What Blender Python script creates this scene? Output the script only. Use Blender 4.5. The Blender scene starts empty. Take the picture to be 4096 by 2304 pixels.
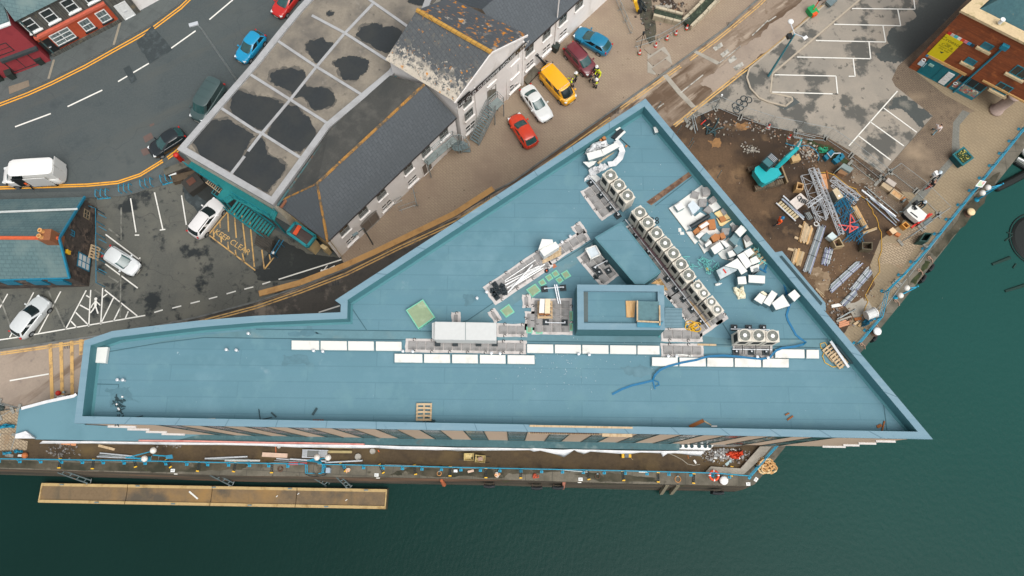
import bpy,math,random
from math import sin,cos,pi,radians,hypot,atan2
from mathutils import Vector,Matrix
R=random.Random(7)
C=bpy.context.scene.collection
S=bpy.context.scene
# ---------------------------------------------------------------- camera, sky, sun, exposure
FP,TILT,CH=3000.0,radians(14.6),64.0
cd=bpy.data.cameras.new('camera');cam=bpy.data.objects.new('camera',cd);C.objects.link(cam)
cd.sensor_width=36.0;cd.lens=FP / 4096.0 * 36.0;cd.clip_end=2000.0;cd.clip_start=0.5
cam.location=(0,0,CH);cam.rotation_euler=(TILT,0,0);S.camera=cam
SUN_EL,SUN_AZ=radians(63),radians(142)
W=bpy.data.worlds.new('World');S.world=W;W.use_nodes=True
wt=W.node_tree;bg=wt.nodes['Background']
sky=wt.nodes.new('ShaderNodeTexSky');sky.sky_type='NISHITA';sky.sun_disc=False
sky.sun_elevation=SUN_EL;sky.sun_rotation=SUN_AZ;sky.dust_density=4.0;sky.air_density=1.0
hs=wt.nodes.new('ShaderNodeHueSaturation');hs.inputs['Saturation'].default_value=0.2
wt.links.new(sky.outputs[0],hs.inputs['Color']);wt.links.new(hs.outputs[0],bg.inputs['Color'])
bg.inputs['Strength'].default_value=0.12
sl=bpy.data.lights.new('sun','SUN');sl.energy=1.5;sl.angle=radians(48);sl.color=(1.0,0.97,0.92)
so=bpy.data.objects.new('sun',sl);C.objects.link(so);so.location=(0,0,90)
so.rotation_euler=(pi/2 - SUN_EL,0,pi - SUN_AZ)
S.view_settings.view_transform='Standard';S.view_settings.look='None'
S.view_settings.exposure=0.50;S.view_settings.gamma=1.0
# ---------------------------------------------------------------- helpers
_c,_s=cos(TILT),sin(TILT)
def P(px,py,z=0.0):
    x=(px-2048)/FP;y=-(py-1152)/FP
    t=(z-CH)/(y*_s-_c)
    return Vector((x*t,(y*_c+_s)*t,z))
def PX(l,z=0.0):return [P(a,b,z) for a,b in l]
def lin(c):
    return tuple(((v/255+.055)/1.055)**2.4 if v > 10 else v/255/12.92 for v in c)
ALB=0.86
_M={}
def mat(name,col,rough=.75,layers=(),metal=0.,obj=True,var=.10,vs=4.,bump=0.,spec=.4,coat=0.,alpha=1.,trans=0.):
    """procedural Principled material; layers are ('n',col,scale,lo,hi) noise patches, ('s',col,scale,lo,hi,(sx,sy,sz),rot)
    stretched noise, ('b',col,bw,bh,rot,amt) brick joints, ('v',col,scale,width) cracks, ('w',col,scale,rot,amt,lo,hi) bands"""
    if name in _M:return _M[name]
    m=bpy.data.materials.new(name);m.use_nodes=True;t=m.node_tree;n=t.nodes;L=t.links
    b=n['Principled BSDF'];b.inputs['Roughness'].default_value=rough;b.inputs['Metallic'].default_value=metal
    b.inputs['Specular IOR Level'].default_value=spec
    if coat:b.inputs['Coat Weight'].default_value=coat;b.inputs['Coat Roughness'].default_value=.08
    if trans:b.inputs['Alpha'].default_value=alpha
    if obj:co=n.new('ShaderNodeTexCoord').outputs['Object']
    else:co=n.new('ShaderNodeNewGeometry').outputs['Position']
    k=ALB
    A=tuple(v*k for v in lin(col))
    def noise(scale,vec=None,detail=6.,rough=.6):
        x=n.new('ShaderNodeTexNoise');x.inputs['Scale'].default_value=scale;x.inputs['Detail'].default_value=detail
        x.inputs['Roughness'].default_value=rough;L.new(vec or co,x.inputs['Vector']);return x.outputs[0]
    def mp(sc=(1,1,1),rot=0.,vt='POINT'):
        x=n.new('ShaderNodeMapping');x.vector_type=vt;x.inputs['Scale'].default_value=sc;x.inputs['Rotation'].default_value=(0,0,rot)
        L.new(co,x.inputs['Vector']);return x.outputs[0]
    def rng(v,lo,hi,a=0.,bb=1.):
        x=n.new('ShaderNodeMapRange');x.inputs[1].default_value=lo;x.inputs[2].default_value=hi
        x.inputs[3].default_value=a;x.inputs[4].default_value=bb;L.new(v,x.inputs[0]);return x.outputs[0]
    def mix(f,a,c2):
        x=n.new('ShaderNodeMix');x.data_type='RGBA';L.new(f,x.inputs[0])
        if isinstance(a,tuple):x.inputs[6].default_value=(*a,1)
        else:L.new(a,x.inputs[6])
        if isinstance(c2,tuple):x.inputs[7].default_value=(*c2,1)
        else:L.new(c2,x.inputs[7])
        return x.outputs[2]
    cur=mix(rng(noise(vs),.3,.7),tuple(v*(1-var) for v in A),tuple(min(1,v*(1+var)) for v in A))
    bsrc=None
    for l in layers:
        B=tuple(v*k for v in lin(l[1]))
        if l[0] == 'n':f=rng(noise(l[2]),l[3],l[4])
        elif l[0] == 'g':
            x=n.new('ShaderNodeVectorMath');x.operation='DOT_PRODUCT';L.new(co,x.inputs[0]);x.inputs[1].default_value=l[5]
            y=n.new('ShaderNodeMath');y.operation='MULTIPLY_ADD';L.new(x.outputs['Value'],y.inputs[0]);y.inputs[1].default_value=1.;L.new(noise(l[2]),y.inputs[2]);f=rng(y.outputs[0],l[3],l[4])
        elif l[0] == 's':f=rng(noise(l[2],mp(tuple(1/v for v in l[5]),-l[6],'TEXTURE')),l[3],l[4])
        elif l[0] == 'b':
            x=n.new('ShaderNodeTexBrick');x.inputs['Scale'].default_value=1.;x.inputs['Brick Width'].default_value=l[2]
            x.inputs['Row Height'].default_value=l[3];x.inputs['Mortar Size'].default_value=l[6] if len(l) > 6 else l[3]*.12
            x.inputs['Mortar Smooth'].default_value=.2;x.inputs['Color1'].default_value=(0,0,0,1);x.inputs['Color2'].default_value=(.35,.35,.35,1)
            x.inputs['Mortar'].default_value=(1,1,1,1);L.new(mp((1,1,1),l[4]),x.inputs['Vector'])
            f=rng(x.outputs[0],0,1,0,l[5])
        elif l[0] == 'v':
            x=n.new('ShaderNodeTexVoronoi');x.feature='DISTANCE_TO_EDGE';x.inputs['Scale'].default_value=l[2]
            d=n.new('ShaderNodeVectorMath');d.operation='MULTIPLY_ADD';nn=n.new('ShaderNodeTexNoise');nn.inputs['Scale'].default_value=l[2]*3
            L.new(co,nn.inputs['Vector']);L.new(nn.outputs[1],d.inputs[0]);d.inputs[1].default_value=(.5/l[2],)*3;L.new(co,d.inputs[2])
            L.new(d.outputs[0],x.inputs['Vector']);f=rng(x.outputs[0],0,l[3],.8,0)
        elif l[0] == 'w':
            x=n.new('ShaderNodeTexWave');x.inputs['Scale'].default_value=l[2];x.inputs['Distortion'].default_value=.15
            L.new(mp((1,1,1),l[3]),x.inputs['Vector']);f=rng(x.outputs[1],l[5],l[6],0,l[4])
        cur=mix(f,cur,B)
    L.new(cur,b.inputs['Base Color'])
    if bump:
        bp=n.new('ShaderNodeBump');bp.inputs['Strength'].default_value=bump;bp.inputs['Distance'].default_value=.05
        L.new(noise(vs*4),bp.inputs['Height']);L.new(bp.outputs[0],b.inputs['Normal'])
    _M[name]=m;return m
def props(o,label=None,cat=None,group=None,kind=None):
    if label:o['label']=label
    if cat:o['category']=cat
    if group:o['group']=group
    if kind:o['kind']=kind
    return o
def thing(name,label,cat,loc=(0,0,0),rz=0.,group=None):
    o=bpy.data.objects.new(name,None);C.objects.link(o);o.empty_display_size=.3
    o.location=loc;o.rotation_euler=(0,0,rz);return props(o,label,cat,group)
def dup(root,loc,rz=0.,label=None,group=None,sc=None):
    def cp(o,par):
        c=o.copy();C.objects.link(c);c.parent=par
        for ch in o.children:cp(ch,c)
        return c
    r=cp(root,None);r.location=loc;r.rotation_euler=(0,0,rz)
    if label:r['label']=label
    if group:r['group']=group
    if sc:r.scale=sc
    return r
class G:
    """collects shapes and links them as ONE mesh object; o is the local origin that is subtracted"""
    def __init__(s,o=(0,0,0)):s.v=[];s.f=[];s.m=[];s.o=Vector(o)
    def add(s,vs,fs,m=0):
        k=len(s.v);s.v+=[Vector(v)-s.o for v in vs];s.f+=[tuple(i+k for i in f) for f in fs];s.m+=[m]*len(fs);return s
    def poly(s,pts,m=0):
        a=sum(pts[i][0]*pts[(i+1)%len(pts)][1]-pts[(i+1)%len(pts)][0]*pts[i][1] for i in range(len(pts)))
        if abs(a) > 1e-9 and a < 0:pts=pts[::-1]
        return s.add(pts,[tuple(range(len(pts)))],m)
    def quad(s,a,b,c,d,m=0):return s.add([a,b,c,d],[(0,1,2,3)],m)
    def prism(s,pts,z0,z1,m=0,top=None,bottom=True,cap=True):
        a=sum(pts[i][0]*pts[(i+1)%len(pts)][1]-pts[(i+1)%len(pts)][0]*pts[i][1] for i in range(len(pts)))
        if a < 0:pts=pts[::-1]
        n=len(pts);vs=[(p[0],p[1],z0) for p in pts]+[(p[0],p[1],z1) for p in pts]
        s.add(vs,[(i,(i+1)%n,n+(i+1)%n,n+i) for i in range(n)],m)
        if cap:s.add(vs[n:],[tuple(range(n))],m if top is None else top)
        if bottom:s.add(vs[:n],[tuple(range(n-1,-1,-1))],m)
        return s
    def box(s,c,d,rz=0.,m=0,top=None):
        x,y,z=c;a,b,h=d[0]/2,d[1]/2,d[2]/2;cr,sr=cos(rz),sin(rz)
        return s.prism([(x+u*cr-v*sr,y+u*sr+v*cr) for u,v in ((-a,-b),(a,-b),(a,b),(-a,b))],z-h,z+h,m,top)
    def beam(s,p,q,w,h,m=0,up=(0,0,1)):
        p,q=Vector(p),Vector(q);d=(q-p).normalized();u=Vector(up)
        if abs(d.dot(u)) > .98:u=Vector((1,0,0))
        r=d.cross(u).normalized();u=r.cross(d)
        o=[r*(-w/2)+u*(-h/2),r*(w/2)+u*(-h/2),r*(w/2)+u*(h/2),r*(-w/2)+u*(h/2)]
        return s.add([p+k for k in o]+[q+k for k in o],[(0,3,2,1),(4,5,6,7),(0,1,5,4),(1,2,6,5),(2,3,7,6),(3,0,4,7)],m)
    def tube(s,pts,r,n=6,m=0,closed=False):
        pts=[Vector(p) for p in pts];N=len(pts);vs=[]
        for i,p in enumerate(pts):
            a=pts[i-1] if (i or closed) else p;b=pts[(i+1)%N] if (i < N-1 or closed) else p
            d=(b-a).normalized();u=Vector((0,0,1)) if abs(d.z) < .95 else Vector((1,0,0))
            x=d.cross(u).normalized();y=x.cross(d);rr=r[i] if isinstance(r,(list,tuple)) else r
            vs+=[p+x*rr*cos(2*pi*k/n)+y*rr*sin(2*pi*k/n) for k in range(n)]
        fs=[(i*n+k,i*n+(k+1)%n,((i+1)%N)*n+(k+1)%n,((i+1)%N)*n+k) for i in range(N if closed else N-1) for k in range(n)]
        if not closed:fs+=[tuple(range(n-1,-1,-1)),tuple((N-1)*n+k for k in range(n))]
        return s.add(vs,fs,m)
    def lathe(s,prof,c=(0,0,0),n=16,m=0,cap=True):
        vs=[(c[0]+r*cos(2*pi*k/n),c[1]+r*sin(2*pi*k/n),c[2]+z) for r,z in prof for k in range(n)]
        fs=[(i*n+k,i*n+(k+1)%n,(i+1)*n+(k+1)%n,(i+1)*n+k) for i in range(len(prof)-1) for k in range(n)]
        if cap:fs+=[tuple(range(n-1,-1,-1)),tuple((len(prof)-1)*n+k for k in range(n))]
        return s.add(vs,fs,m)
    def sphere(s,c,r,n=12,m=0,sz=1.):
        return s.lathe([(max(.001,r*sin(pi*i/8)),-r*sz*cos(pi*i/8)) for i in range(9)],c,n,m)
    def ring(s,c,R0,r,n=20,m=0,tilt=None):
        c=Vector(c);M=tilt or Matrix.Identity(3)
        return s.tube([c+M@Vector((R0*cos(2*pi*k/n),R0*sin(2*pi*k/n),0)) for k in range(n)],r,6,m,True)
    def obj(s,name,mats,parent=None,smooth=False,bevel=0.,label=None,cat=None,group=None,kind=None):
        me=bpy.data.meshes.new(name);me.from_pydata(s.v,[],s.f)
        for q in (mats if isinstance(mats,(list,tuple)) else [mats]):me.materials.append(q)
        me.polygons.foreach_set('material_index',s.m)
        if smooth:me.polygons.foreach_set('use_smooth',[True]*len(s.f))
        me.update();o=bpy.data.objects.new(name,me);C.objects.link(o)
        if parent:o.parent=parent
        else:o.location=s.o
        if bevel:
            b=o.modifiers.new('bevel','BEVEL');b.width=bevel;b.segments=1;b.limit_method='ANGLE'
        return props(o,label,cat,group,kind)
def ribbon(g,pts,w,m=0,z=None):
    pts=[Vector(p) for p in pts];n=len(pts);L_,R_=[],[]
    for i,p in enumerate(pts):
        d=(pts[min(i+1,n-1)]-pts[max(i-1,0)]);d.z=0;d.normalize();q=Vector((-d.y,d.x,0))*(w/2)
        L_.append(p+q);R_.append(p-q)
    g.add(L_+R_,[(n+i,n+i+1,i+1,i) for i in range(n-1)],m);return g
def offset(pts,d):
    n=len(pts);out=[]
    for i in range(n):
        a,b,c=pts[i-1],pts[i],pts[(i+1)%n]
        d1=Vector((b[0]-a[0],b[1]-a[1])).normalized();d2=Vector((c[0]-b[0],c[1]-b[1])).normalized()
        n1,n2=Vector((-d1.y,d1.x)),Vector((-d2.y,d2.x));k=n1+n2;k=k/max(.25,k.dot(k))*2
        out.append(Vector((b[0]+k.x*d,b[1]+k.y*d,b[2] if len(b) > 2 else 0)))
    return out
def ccw(pts):
    a=sum(pts[i][0]*pts[(i+1)%len(pts)][1]-pts[(i+1)%len(pts)][0]*pts[i][1] for i in range(len(pts)))
    return pts if a > 0 else pts[::-1]
def wob(pts,k=4,amp=.15,seed=1):
    r=random.Random(seed);out=[Vector(p) for p in pts]
    lv=max(1,int(k/2)+1)
    for l in range(lv):
        nx=[]
        for i,a in enumerate(out):
            b=out[(i+1)%len(out)];e=min(amp,(b-a).length*.28);nx+=[a,a.lerp(b,.5)+Vector((r.uniform(-e,e),r.uniform(-e,e),0))]
        out=nx;amp *=.7
    return out
# ---------------------------------------------------------------- materials
asph=mat('main_road_asphalt',(75,83,84),.85,[('n',(88,93,91),.12,.45,.75),('n',(60,69,72),.5,.58,.8),('s',(84,88,85),.5,.54,.7,(.12,1,1),-.5),('v',(70,76,78),.07,.004)],obj=False,var=.14,vs=6,bump=.1)
asph_d=mat('dark_asphalt_patch',(58,66,68),.9,[('n',(80,88,90),1.6,.5,.7)],obj=False,var=.1,vs=5)
pave=mat('grey_footway',(92,98,97),.9,[('n',(78,84,84),.8,.5,.75),('b',(66,72,72),1.8,1.6,.5,.5,.02)],obj=False,var=.1,vs=8)
kerb_m=mat('kerb_stone',(120,122,118),.9,[('n',(92,94,92),2.,.4,.7)],obj=False)
carpk=mat('car_park_asphalt',(92,93,87),.85,[('n',(108,107,98),.3,.45,.7),('n',(42,47,48),.42,.55,.62),('n',(56,60,60),1.1,.6,.68),('v',(66,68,66),.16,.006)],obj=False,var=.12,vs=7)
carpk_d=mat('damp_black_asphalt',(44,48,47),.75,[('n',(84,86,80),.5,.58,.7)],obj=False,var=.15,vs=4)
yard=mat('yard_brick_paving',(159,142,122),.9,[('b',(126,109,92),.42,.21,.72,.45,.028),('n',(140,122,106),.25,.45,.7),('n',(92,76,64),.7,.66,.76),('n',(74,62,54),2.6,.67,.73)],obj=False,var=.13,vs=9,bump=.15)
qroad=mat('quay_road_mud',(146,129,112),.85,[('s',(98,79,62),.42,.45,.56,(.16,1,1),-.66),('s',(168,152,134),.9,.55,.63,(.2,1,1),-.66),('n',(112,93,76),.8,.55,.66)],obj=False,var=.1,vs=5,bump=.08)
qroad_p=mat('quay_road_pale',(160,145,130),.85,[('s',(124,106,90),.5,.55,.64,(.16,1,1),-.66),('n',(142,128,116),.3,.5,.75),('n',(126,116,106),1.2,.62,.75)],obj=False,var=.08,vs=5)
qroad_d=mat('quay_road_damp',(76,72,66),.7,[('n',(128,118,106),.3,.55,.62),('n',(56,54,52),.8,.5,.7)],obj=False,var=.12,vs=6)
cpr=mat('pale_car_park_asphalt',(158,149,136),.85,[('n',(140,134,124),.25,.4,.65),('n',(92,91,86),.34,.52,.58),('n',(100,97,90),1.1,.60,.66)],obj=False,var=.08,vs=7)
cpr_d=mat('wet_asphalt',(74,79,77),.7,[('n',(118,116,108),.5,.58,.68)],obj=False,var=.1,vs=5)
plaza_b=mat('beige_block_paving',(154,138,112),.9,[('b',(122,106,84),.5,.25,.7,.5,.03),('n',(138,124,102),.3,.5,.75)],obj=False,var=.1,vs=10)
plaza_d=mat('brown_block_paving',(122,107,90),.9,[('b',(86,74,64),.34,.17,.7,.7,.025),('n',(150,132,110),.25,.5,.7),('n',(86,72,60),1.4,.62,.72)],obj=False,var=.14,vs=9)
plaza_p=mat('pale_block_paving',(176,158,132),.9,[('b',(112,96,78),.4,.2,.6,.8,.03),('n',(150,126,98),.6,.55,.7)],obj=False,var=.1,vs=9)
band=mat('grey_sett_band',(124,124,116),.9,[('b',(96,96,92),.3,.3,.7,.5,.02)],obj=False)
dirt=mat('site_soil',(100,79,59),.95,[('n',(66,53,42),.14,.44,.58),('n',(134,108,80),.35,.56,.7),('n',(58,48,40),.8,.6,.72),('n',(150,130,108),3.,.72,.8)],obj=False,var=.2,vs=6,bump=.5)
dirt_d=mat('dark_dug_soil',(66,54,45),.95,[('n',(92,74,58),.6,.5,.7),('n',(130,112,94),3.4,.7,.78)],obj=False,var=.2,vs=6,bump=.6)
dirt_o=mat('ochre_soil',(150,112,72),.95,[('n',(110,84,60),1.2,.5,.7)],obj=False,var=.15,bump=.4)
soil=mat('quay_strip_soil',(84,70,52),.95,[('n',(106,88,58),.3,.48,.68),('n',(60,50,40),.5,.52,.7),('n',(96,80,62),3,.65,.75)],obj=False,var=.16,vs=5,bump=.3)
grass_m=mat('rough_grass',(62,70,40),.95,[('n',(44,52,32),1.4,.45,.6),('n',(96,92,52),2.5,.6,.7)],obj=False,var=.25,vs=14,bump=.5)
conc=mat('quay_coping_concrete',(118,112,99),.9,[('n',(92,88,76),.6,.42,.62),('n',(70,66,52),.9,.58,.68),('b',(70,68,62),2.2,4.,.05,.7,.03)],obj=False,var=.12,vs=8,bump=.15)
conc_d=mat('weedy_coping_concrete',(86,80,66),.95,[('n',(54,54,42),.5,.42,.58),('n',(120,114,100),.7,.58,.68),('n',(72,78,44),1.1,.66,.74)],obj=False,var=.2,vs=8,bump=.3)
conc_n=mat('clean_concrete',(166,160,148),.85,[('n',(140,134,122),.7,.5,.75)],obj=False,var=.06)
qwall=mat('quay_wall_stone',(92,82,68),.9,[('s',(62,58,50),.4,.4,.6,(.3,1,2),0),('s',(132,98,74),.3,.55,.68,(.2,1,3),0),('n',(70,74,46),.7,.6,.7)],obj=False,var=.2,vs=5,bump=.4)
white_l=mat('white_line_paint',(232,230,222),.8,[('n',(170,170,164),2.2,.62,.74)],obj=False,var=.04)
white_w=mat('worn_white_paint',(190,186,176),.85,[('n',(120,118,110),2.,.45,.62)],obj=False,var=.06)
yel_l=mat('yellow_line_paint',(236,168,58),.8,[('n',(196,138,56),1.6,.55,.75)],obj=False,var=.05)
yel_w=mat('worn_yellow_paint',(208,168,106),.85,[('n',(146,122,92),1.8,.5,.66)],obj=False,var=.06)
tan_k=mat('tan_granite_kerb',(196,152,96),.85,[('n',(170,128,80),1.5,.5,.7)],obj=False,var=.06)
roofm=mat('blue_roof_membrane',(101,139,152),.8,[('n',(92,131,143),.10,.42,.66),('n',(111,148,160),.5,.52,.78),('s',(97,137,150),.25,.5,.7,(.15,6,1),0),('b',(80,118,131),9.,1.05,.01,.42,.04),('n',(160,180,187),2.6,.71,.76),('n',(104,142,152),.6,.55,.7),('n',(160,178,184),.35,.70,.9)],obj=False,var=.09,vs=22,spec=.3)
roofc=mat('coping_membrane',(118,149,163),.75,[('n',(132,158,168),.4,.55,.7),('n',(98,130,144),1.4,.62,.74),('s',(108,141,156),.5,.45,.7,(.3,4,1),0)],obj=False,var=.04,vs=14)
roofu=mat('upstand_shade_tint',(78,131,138),.75,[('n',(70,122,130),.3,.4,.7)],obj=False,var=.05,vs=8)  # roof membrane tinted darker: shade on the parapet's inner faces put into the colour
roofs=mat('gutter_membrane',(98,136,146),.7,[('n',(124,146,148),.6,.55,.75),('n',(88,122,130),.25,.45,.65)],obj=False,var=.06,vs=6)
seam=mat('membrane_seam',(62,98,108),.8,obj=False)
membdark=mat('dark_membrane',(46,72,78),.7,obj=False)
clad=mat('beige_cladding',(209,184,160),.7,[('w',(186,164,142),1.6,pi/2,.35,.7,1.)],obj=False,var=.04)
glassd=mat('facade_glass',(38,68,70),.15,[('s',(24,44,48),.6,.5,.6,(1,1,3),0)],obj=False,spec=.6,var=.2,vs=1)
reveal=mat('window_reveal',(66,84,82),.7,obj=False)
ledge_m=mat('ledge_membrane',(68,104,110),.75,[('n',(104,128,130),.9,.58,.68),('n',(96,82,72),.35,.62,.7)],obj=False,var=.15,vs=5)
whitep=mat('white_sheeting',(226,226,226),.6,[('n',(196,202,206),1.2,.45,.7)],var=.05,bump=.4)
pinkp=mat('pink_membrane_edge',(214,150,140),.7,[('n',(190,110,104),1.4,.5,.7)],obj=False)
wpaint=mat('white_wall_paint',(246,242,238),.85,[('s',(200,192,182),.6,.56,.8,(1,1,.4),0)],obj=False,var=.03,vs=2)
cream=mat('cream_render',(214,192,146),.85,[('n',(188,166,124),1.,.5,.75)],obj=False,var=.05)
slate=mat('slate_roof',(84,90,95),.7,[('b',(60,66,70),.48,.26,.88,.6,.025),('n',(78,84,88),.4,.45,.7)],obj=False,var=.12,vs=5)
slate_l=mat('mossy_slate',(84,84,80),.85,[('s',(104,102,96),.8,.5,.66,(1,.25,1),-.72),('n',(136,130,120),1.1,.66,.78),('n',(72,74,72),.35,.5,.7)],obj=False,var=.15,vs=7)
slate_t=mat('teal_slate',(92,118,120),.75,[('b',(70,94,98),.5,.28,0,.8,.03),('n',(108,128,126),.4,.5,.72)],obj=False,var=.12,vs=5)
lichen_w=mat('lichened_slate',(92,96,98),.85,[('b',(66,70,74),.5,.3,.86,.5,.03),('g',(206,196,180),3.2,-2.80,-2.68,(-.0658,-.1126,0)),('g',(198,188,172),.9,-2.76,-2.60,(-.0658,-.1126,0)),('n',(206,138,48),2.4,.63,.69),('n',(104,104,100),1.6,.56,.66)],obj=False,var=.16,vs=7)
lichen_o=mat('orange_lichened_slate',(84,88,92),.85,[('b',(62,66,70),.5,.3,.86,.5,.03),('n',(196,186,172),1.2,.58,.64),('n',(84,88,92),.3,.5,.6),('n',(208,134,36),1.8,.56,.62)],obj=False,var=.14,vs=7)
ridge_o=mat('lichened_ridge_tile',(164,122,64),.9,[('n',(98,88,74),1.3,.46,.56),('n',(206,142,54),2.5,.58,.68)],obj=False,var=.15)
ridge_y=mat('ochre_ridge_tile',(190,146,70),.9,[('b',(120,92,48),.45,2.,.88,.7,.03)],obj=False,var=.1)
gutter_t=mat('teal_gutter_metal',(70,104,106),.5,[('n',(120,84,62),1.2,.5,.65)],obj=False)
teal_p=mat('teal_paint',(24,128,138),.5,[('n',(40,140,146),1.2,.5,.7)],var=.06)
teal_d=mat('teal_deck',(28,126,128),.7,[('n',(96,150,146),.9,.62,.74),('n',(80,96,86),2.2,.68,.74)],obj=False,var=.08)
cyan_p=mat('cyan_rail_paint',(34,152,186),.5,var=.06)
blue_p=mat('blue_paint',(24,112,146),.5,var=.06)
oldroof=mat('old_concrete_roof',(138,130,117),.95,[('n',(108,103,96),.35,.42,.62),('n',(150,144,132),.6,.62,.75),('n',(92,88,82),1.6,.62,.74)],obj=False,var=.1,vs=6)
oldridge=mat('pale_concrete_rib',(168,169,170),.9,[('n',(156,156,156),.9,.45,.65),('n',(104,92,82),.6,.68,.76)],obj=False,var=.08,vs=5)
puddle=mat('standing_rainwater',(54,58,60),.4,[('n',(62,64,63),.5,.4,.7)],obj=False,var=.08,spec=.2)
stone=mat('grey_rubble_stone',(96,96,90),.95,[('b',(66,66,62),.55,.28,.3,.8,.03),('n',(132,120,96),1.,.58,.72)],obj=False,var=.25,vs=3)
stone_d=mat('dark_rubble_stone',(78,70,64),.95,[('n',(116,100,88),1.4,.52,.62),('n',(54,50,48),2.2,.52,.62)],obj=False,var=.2,vs=4,bump=.3)
redwall=mat('crimson_painted_wall',(158,60,66),.8,[('n',(142,52,60),.7,.5,.7)],obj=False,var=.05)
orwall=mat('orange_painted_render',(186,82,50),.8,[('n',(168,72,44),.7,.5,.75)],obj=False,var=.05)
cornice=mat('salmon_cornice',(206,104,82),.8,obj=False)
blackp=mat('black_paint',(34,38,40),.4)
black_r=mat('black_rubber',(30,34,36),.8)
upvc=mat('white_upvc',(236,238,236),.4)
pane=mat('dark_window_pane',(52,58,58),.12,spec=.6,var=.25,vs=1.5)
pane_c=mat('curtained_pane',(128,142,142),.25,[('s',(80,92,94),2.,.45,.6,(4,4,.4),0)],var=.15)
brick_r=mat('red_brown_brick',(151,82,47),.9,[('b',(124,70,44),.24,.085,0,.5,.012),('n',(132,70,42),.5,.45,.65),('n',(166,96,54),1.1,.55,.7)],obj=False,var=.14,vs=8)
sand=mat('sandstone_coping',(206,184,146),.9,[('n',(160,148,104),1.2,.55,.68)],obj=False,var=.1)
lintel=mat('buff_stone',(204,162,104),.9,obj=False)
col_s=mat('column_stone',(172,152,142),.85)
galv=mat('galvanised_steel',(156,164,164),.45,metal=.35,var=.12)
galv_d=mat('dull_galvanised_steel',(118,134,136),.5,metal=.3,var=.12)
alu=mat('bright_aluminium',(214,218,222),.35,metal=.3,var=.08)
tubes=mat('scaffold_tube_steel',(150,164,172),.4,[('n',(150,150,178),1.2,.5,.65)],metal=.35,var=.12)
timber=mat('pale_timber',(200,176,142),.85,[('s',(172,142,104),1.5,.5,.65,(6,1,1),0)],var=.12)
timber_o=mat('weathered_plank',(184,164,134),.9,[('n',(150,128,100),1.4,.5,.7)],var=.12)
timber_b=mat('brown_timber',(148,92,50),.9,var=.15)
ply=mat('plywood',(210,172,122),.8,[('s',(196,150,92),1.2,.5,.6,(8,1,1),0)],var=.05)
card=mat('brown_cardboard',(182,122,76),.9,[('n',(160,102,62),1.5,.5,.7)],var=.08)
acw=mat('ivory_casing',(217,210,196),.5,[('n',(192,184,168),1.8,.55,.75)],obj=False,var=.05)
acg=mat('fan_guard_metal',(176,178,168),.6)
acd=mat('fan_well',(104,108,102),.8)
acb=mat('condenser_coil',(30,36,36),.8)
foil=mat('duct_foil_white',(226,226,221),.45,var=.03)
ductm=mat('duct_side_metal',(118,146,152),.4,metal=.3,var=.1)
grey_u=mat('pale_grey_panel',(203,205,203),.6,var=.03)
slab_m=mat('grey_paver',(154,152,150),.9,[('n',(118,117,115),1.8,.45,.65)],var=.12,vs=3)
fleece=mat('white_fleece_mat',(206,200,196),.9,[('n',(170,164,160),1.4,.5,.7)],var=.05)
lite=mat('rooflight_polycarbonate',(226,225,219),.35,[('n',(206,204,194),1.1,.56,.74),('n',(186,184,174),3.,.68,.76)],obj=False,var=.02)
film=mat('green_film_glass',(142,160,128),.3,[('n',(164,180,150),1.4,.55,.7)],var=.08)
filme=mat('green_glass_edge',(120,196,166),.3)
blk_f=mat('black_plastic_foot',(36,46,50),.5,var=.2)
hose_m=mat('blue_layflat_hose',(12,108,152),.5)
yelp=mat('yellow_plastic',(236,184,40),.5,var=.1)
orangep=mat('hi_vis_orange',(236,92,34),.7)
limep=mat('hi_vis_yellow',(214,224,40),.7)
whiteh=mat('white_plastic',(238,238,236),.4,var=.02)
redp=mat('red_paint',(206,52,38),.5)
pinkr=mat('faded_red_paint',(222,98,92),.6)
navy=mat('dark_workwear',(38,44,52),.85)
skin=mat('skin',(206,160,134),.6,var=.03)
hair=mat('brown_hair',(62,46,36),.8)
denim=mat('pale_denim',(128,158,166),.85)
tyre=mat('tyre_rubber',(34,36,38),.85)
rim=mat('wheel_alloy',(160,164,166),.35,metal=.4)
cglass=mat('car_glass',(48,84,84),.1,spec=.7,var=.25,vs=1.2)
cglass_d=mat('tinted_car_glass',(34,46,48),.1,spec=.7,var=.2,vs=1.2)
lamp_c=mat('headlight_lens',(226,230,230),.15,spec=.7)
lamp_r=mat('tail_light_lens',(190,34,30),.3)
plate_w=mat('number_plate',(232,228,214),.5)
def paint(n,c,r=.3):return mat(n,c,r,coat=.35,var=.03,spec=.5)
globe=mat('opal_globe',(226,222,214),.3,var=.02)
globe_y=mat('yellowed_globe',(240,212,140),.4,var=.05)
rub_m=mat('mixed_rubble',(140,134,128),.95,[('n',(90,84,78),2.2,.45,.6)],obj=False,var=.3,vs=9)
deck_p=mat('pontoon_boards',(120,101,76),.85,[('n',(148,117,72),.18,.5,.66),('n',(88,80,68),.3,.5,.64),('s',(92,84,68),.6,.55,.7,(1,.2,1),.0)],obj=False,var=.12,vs=5)
pale_w=mat('pale_pontoon_edge',(186,160,112),.85,[('n',(150,122,76),1.2,.55,.7)],obj=False)
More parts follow.
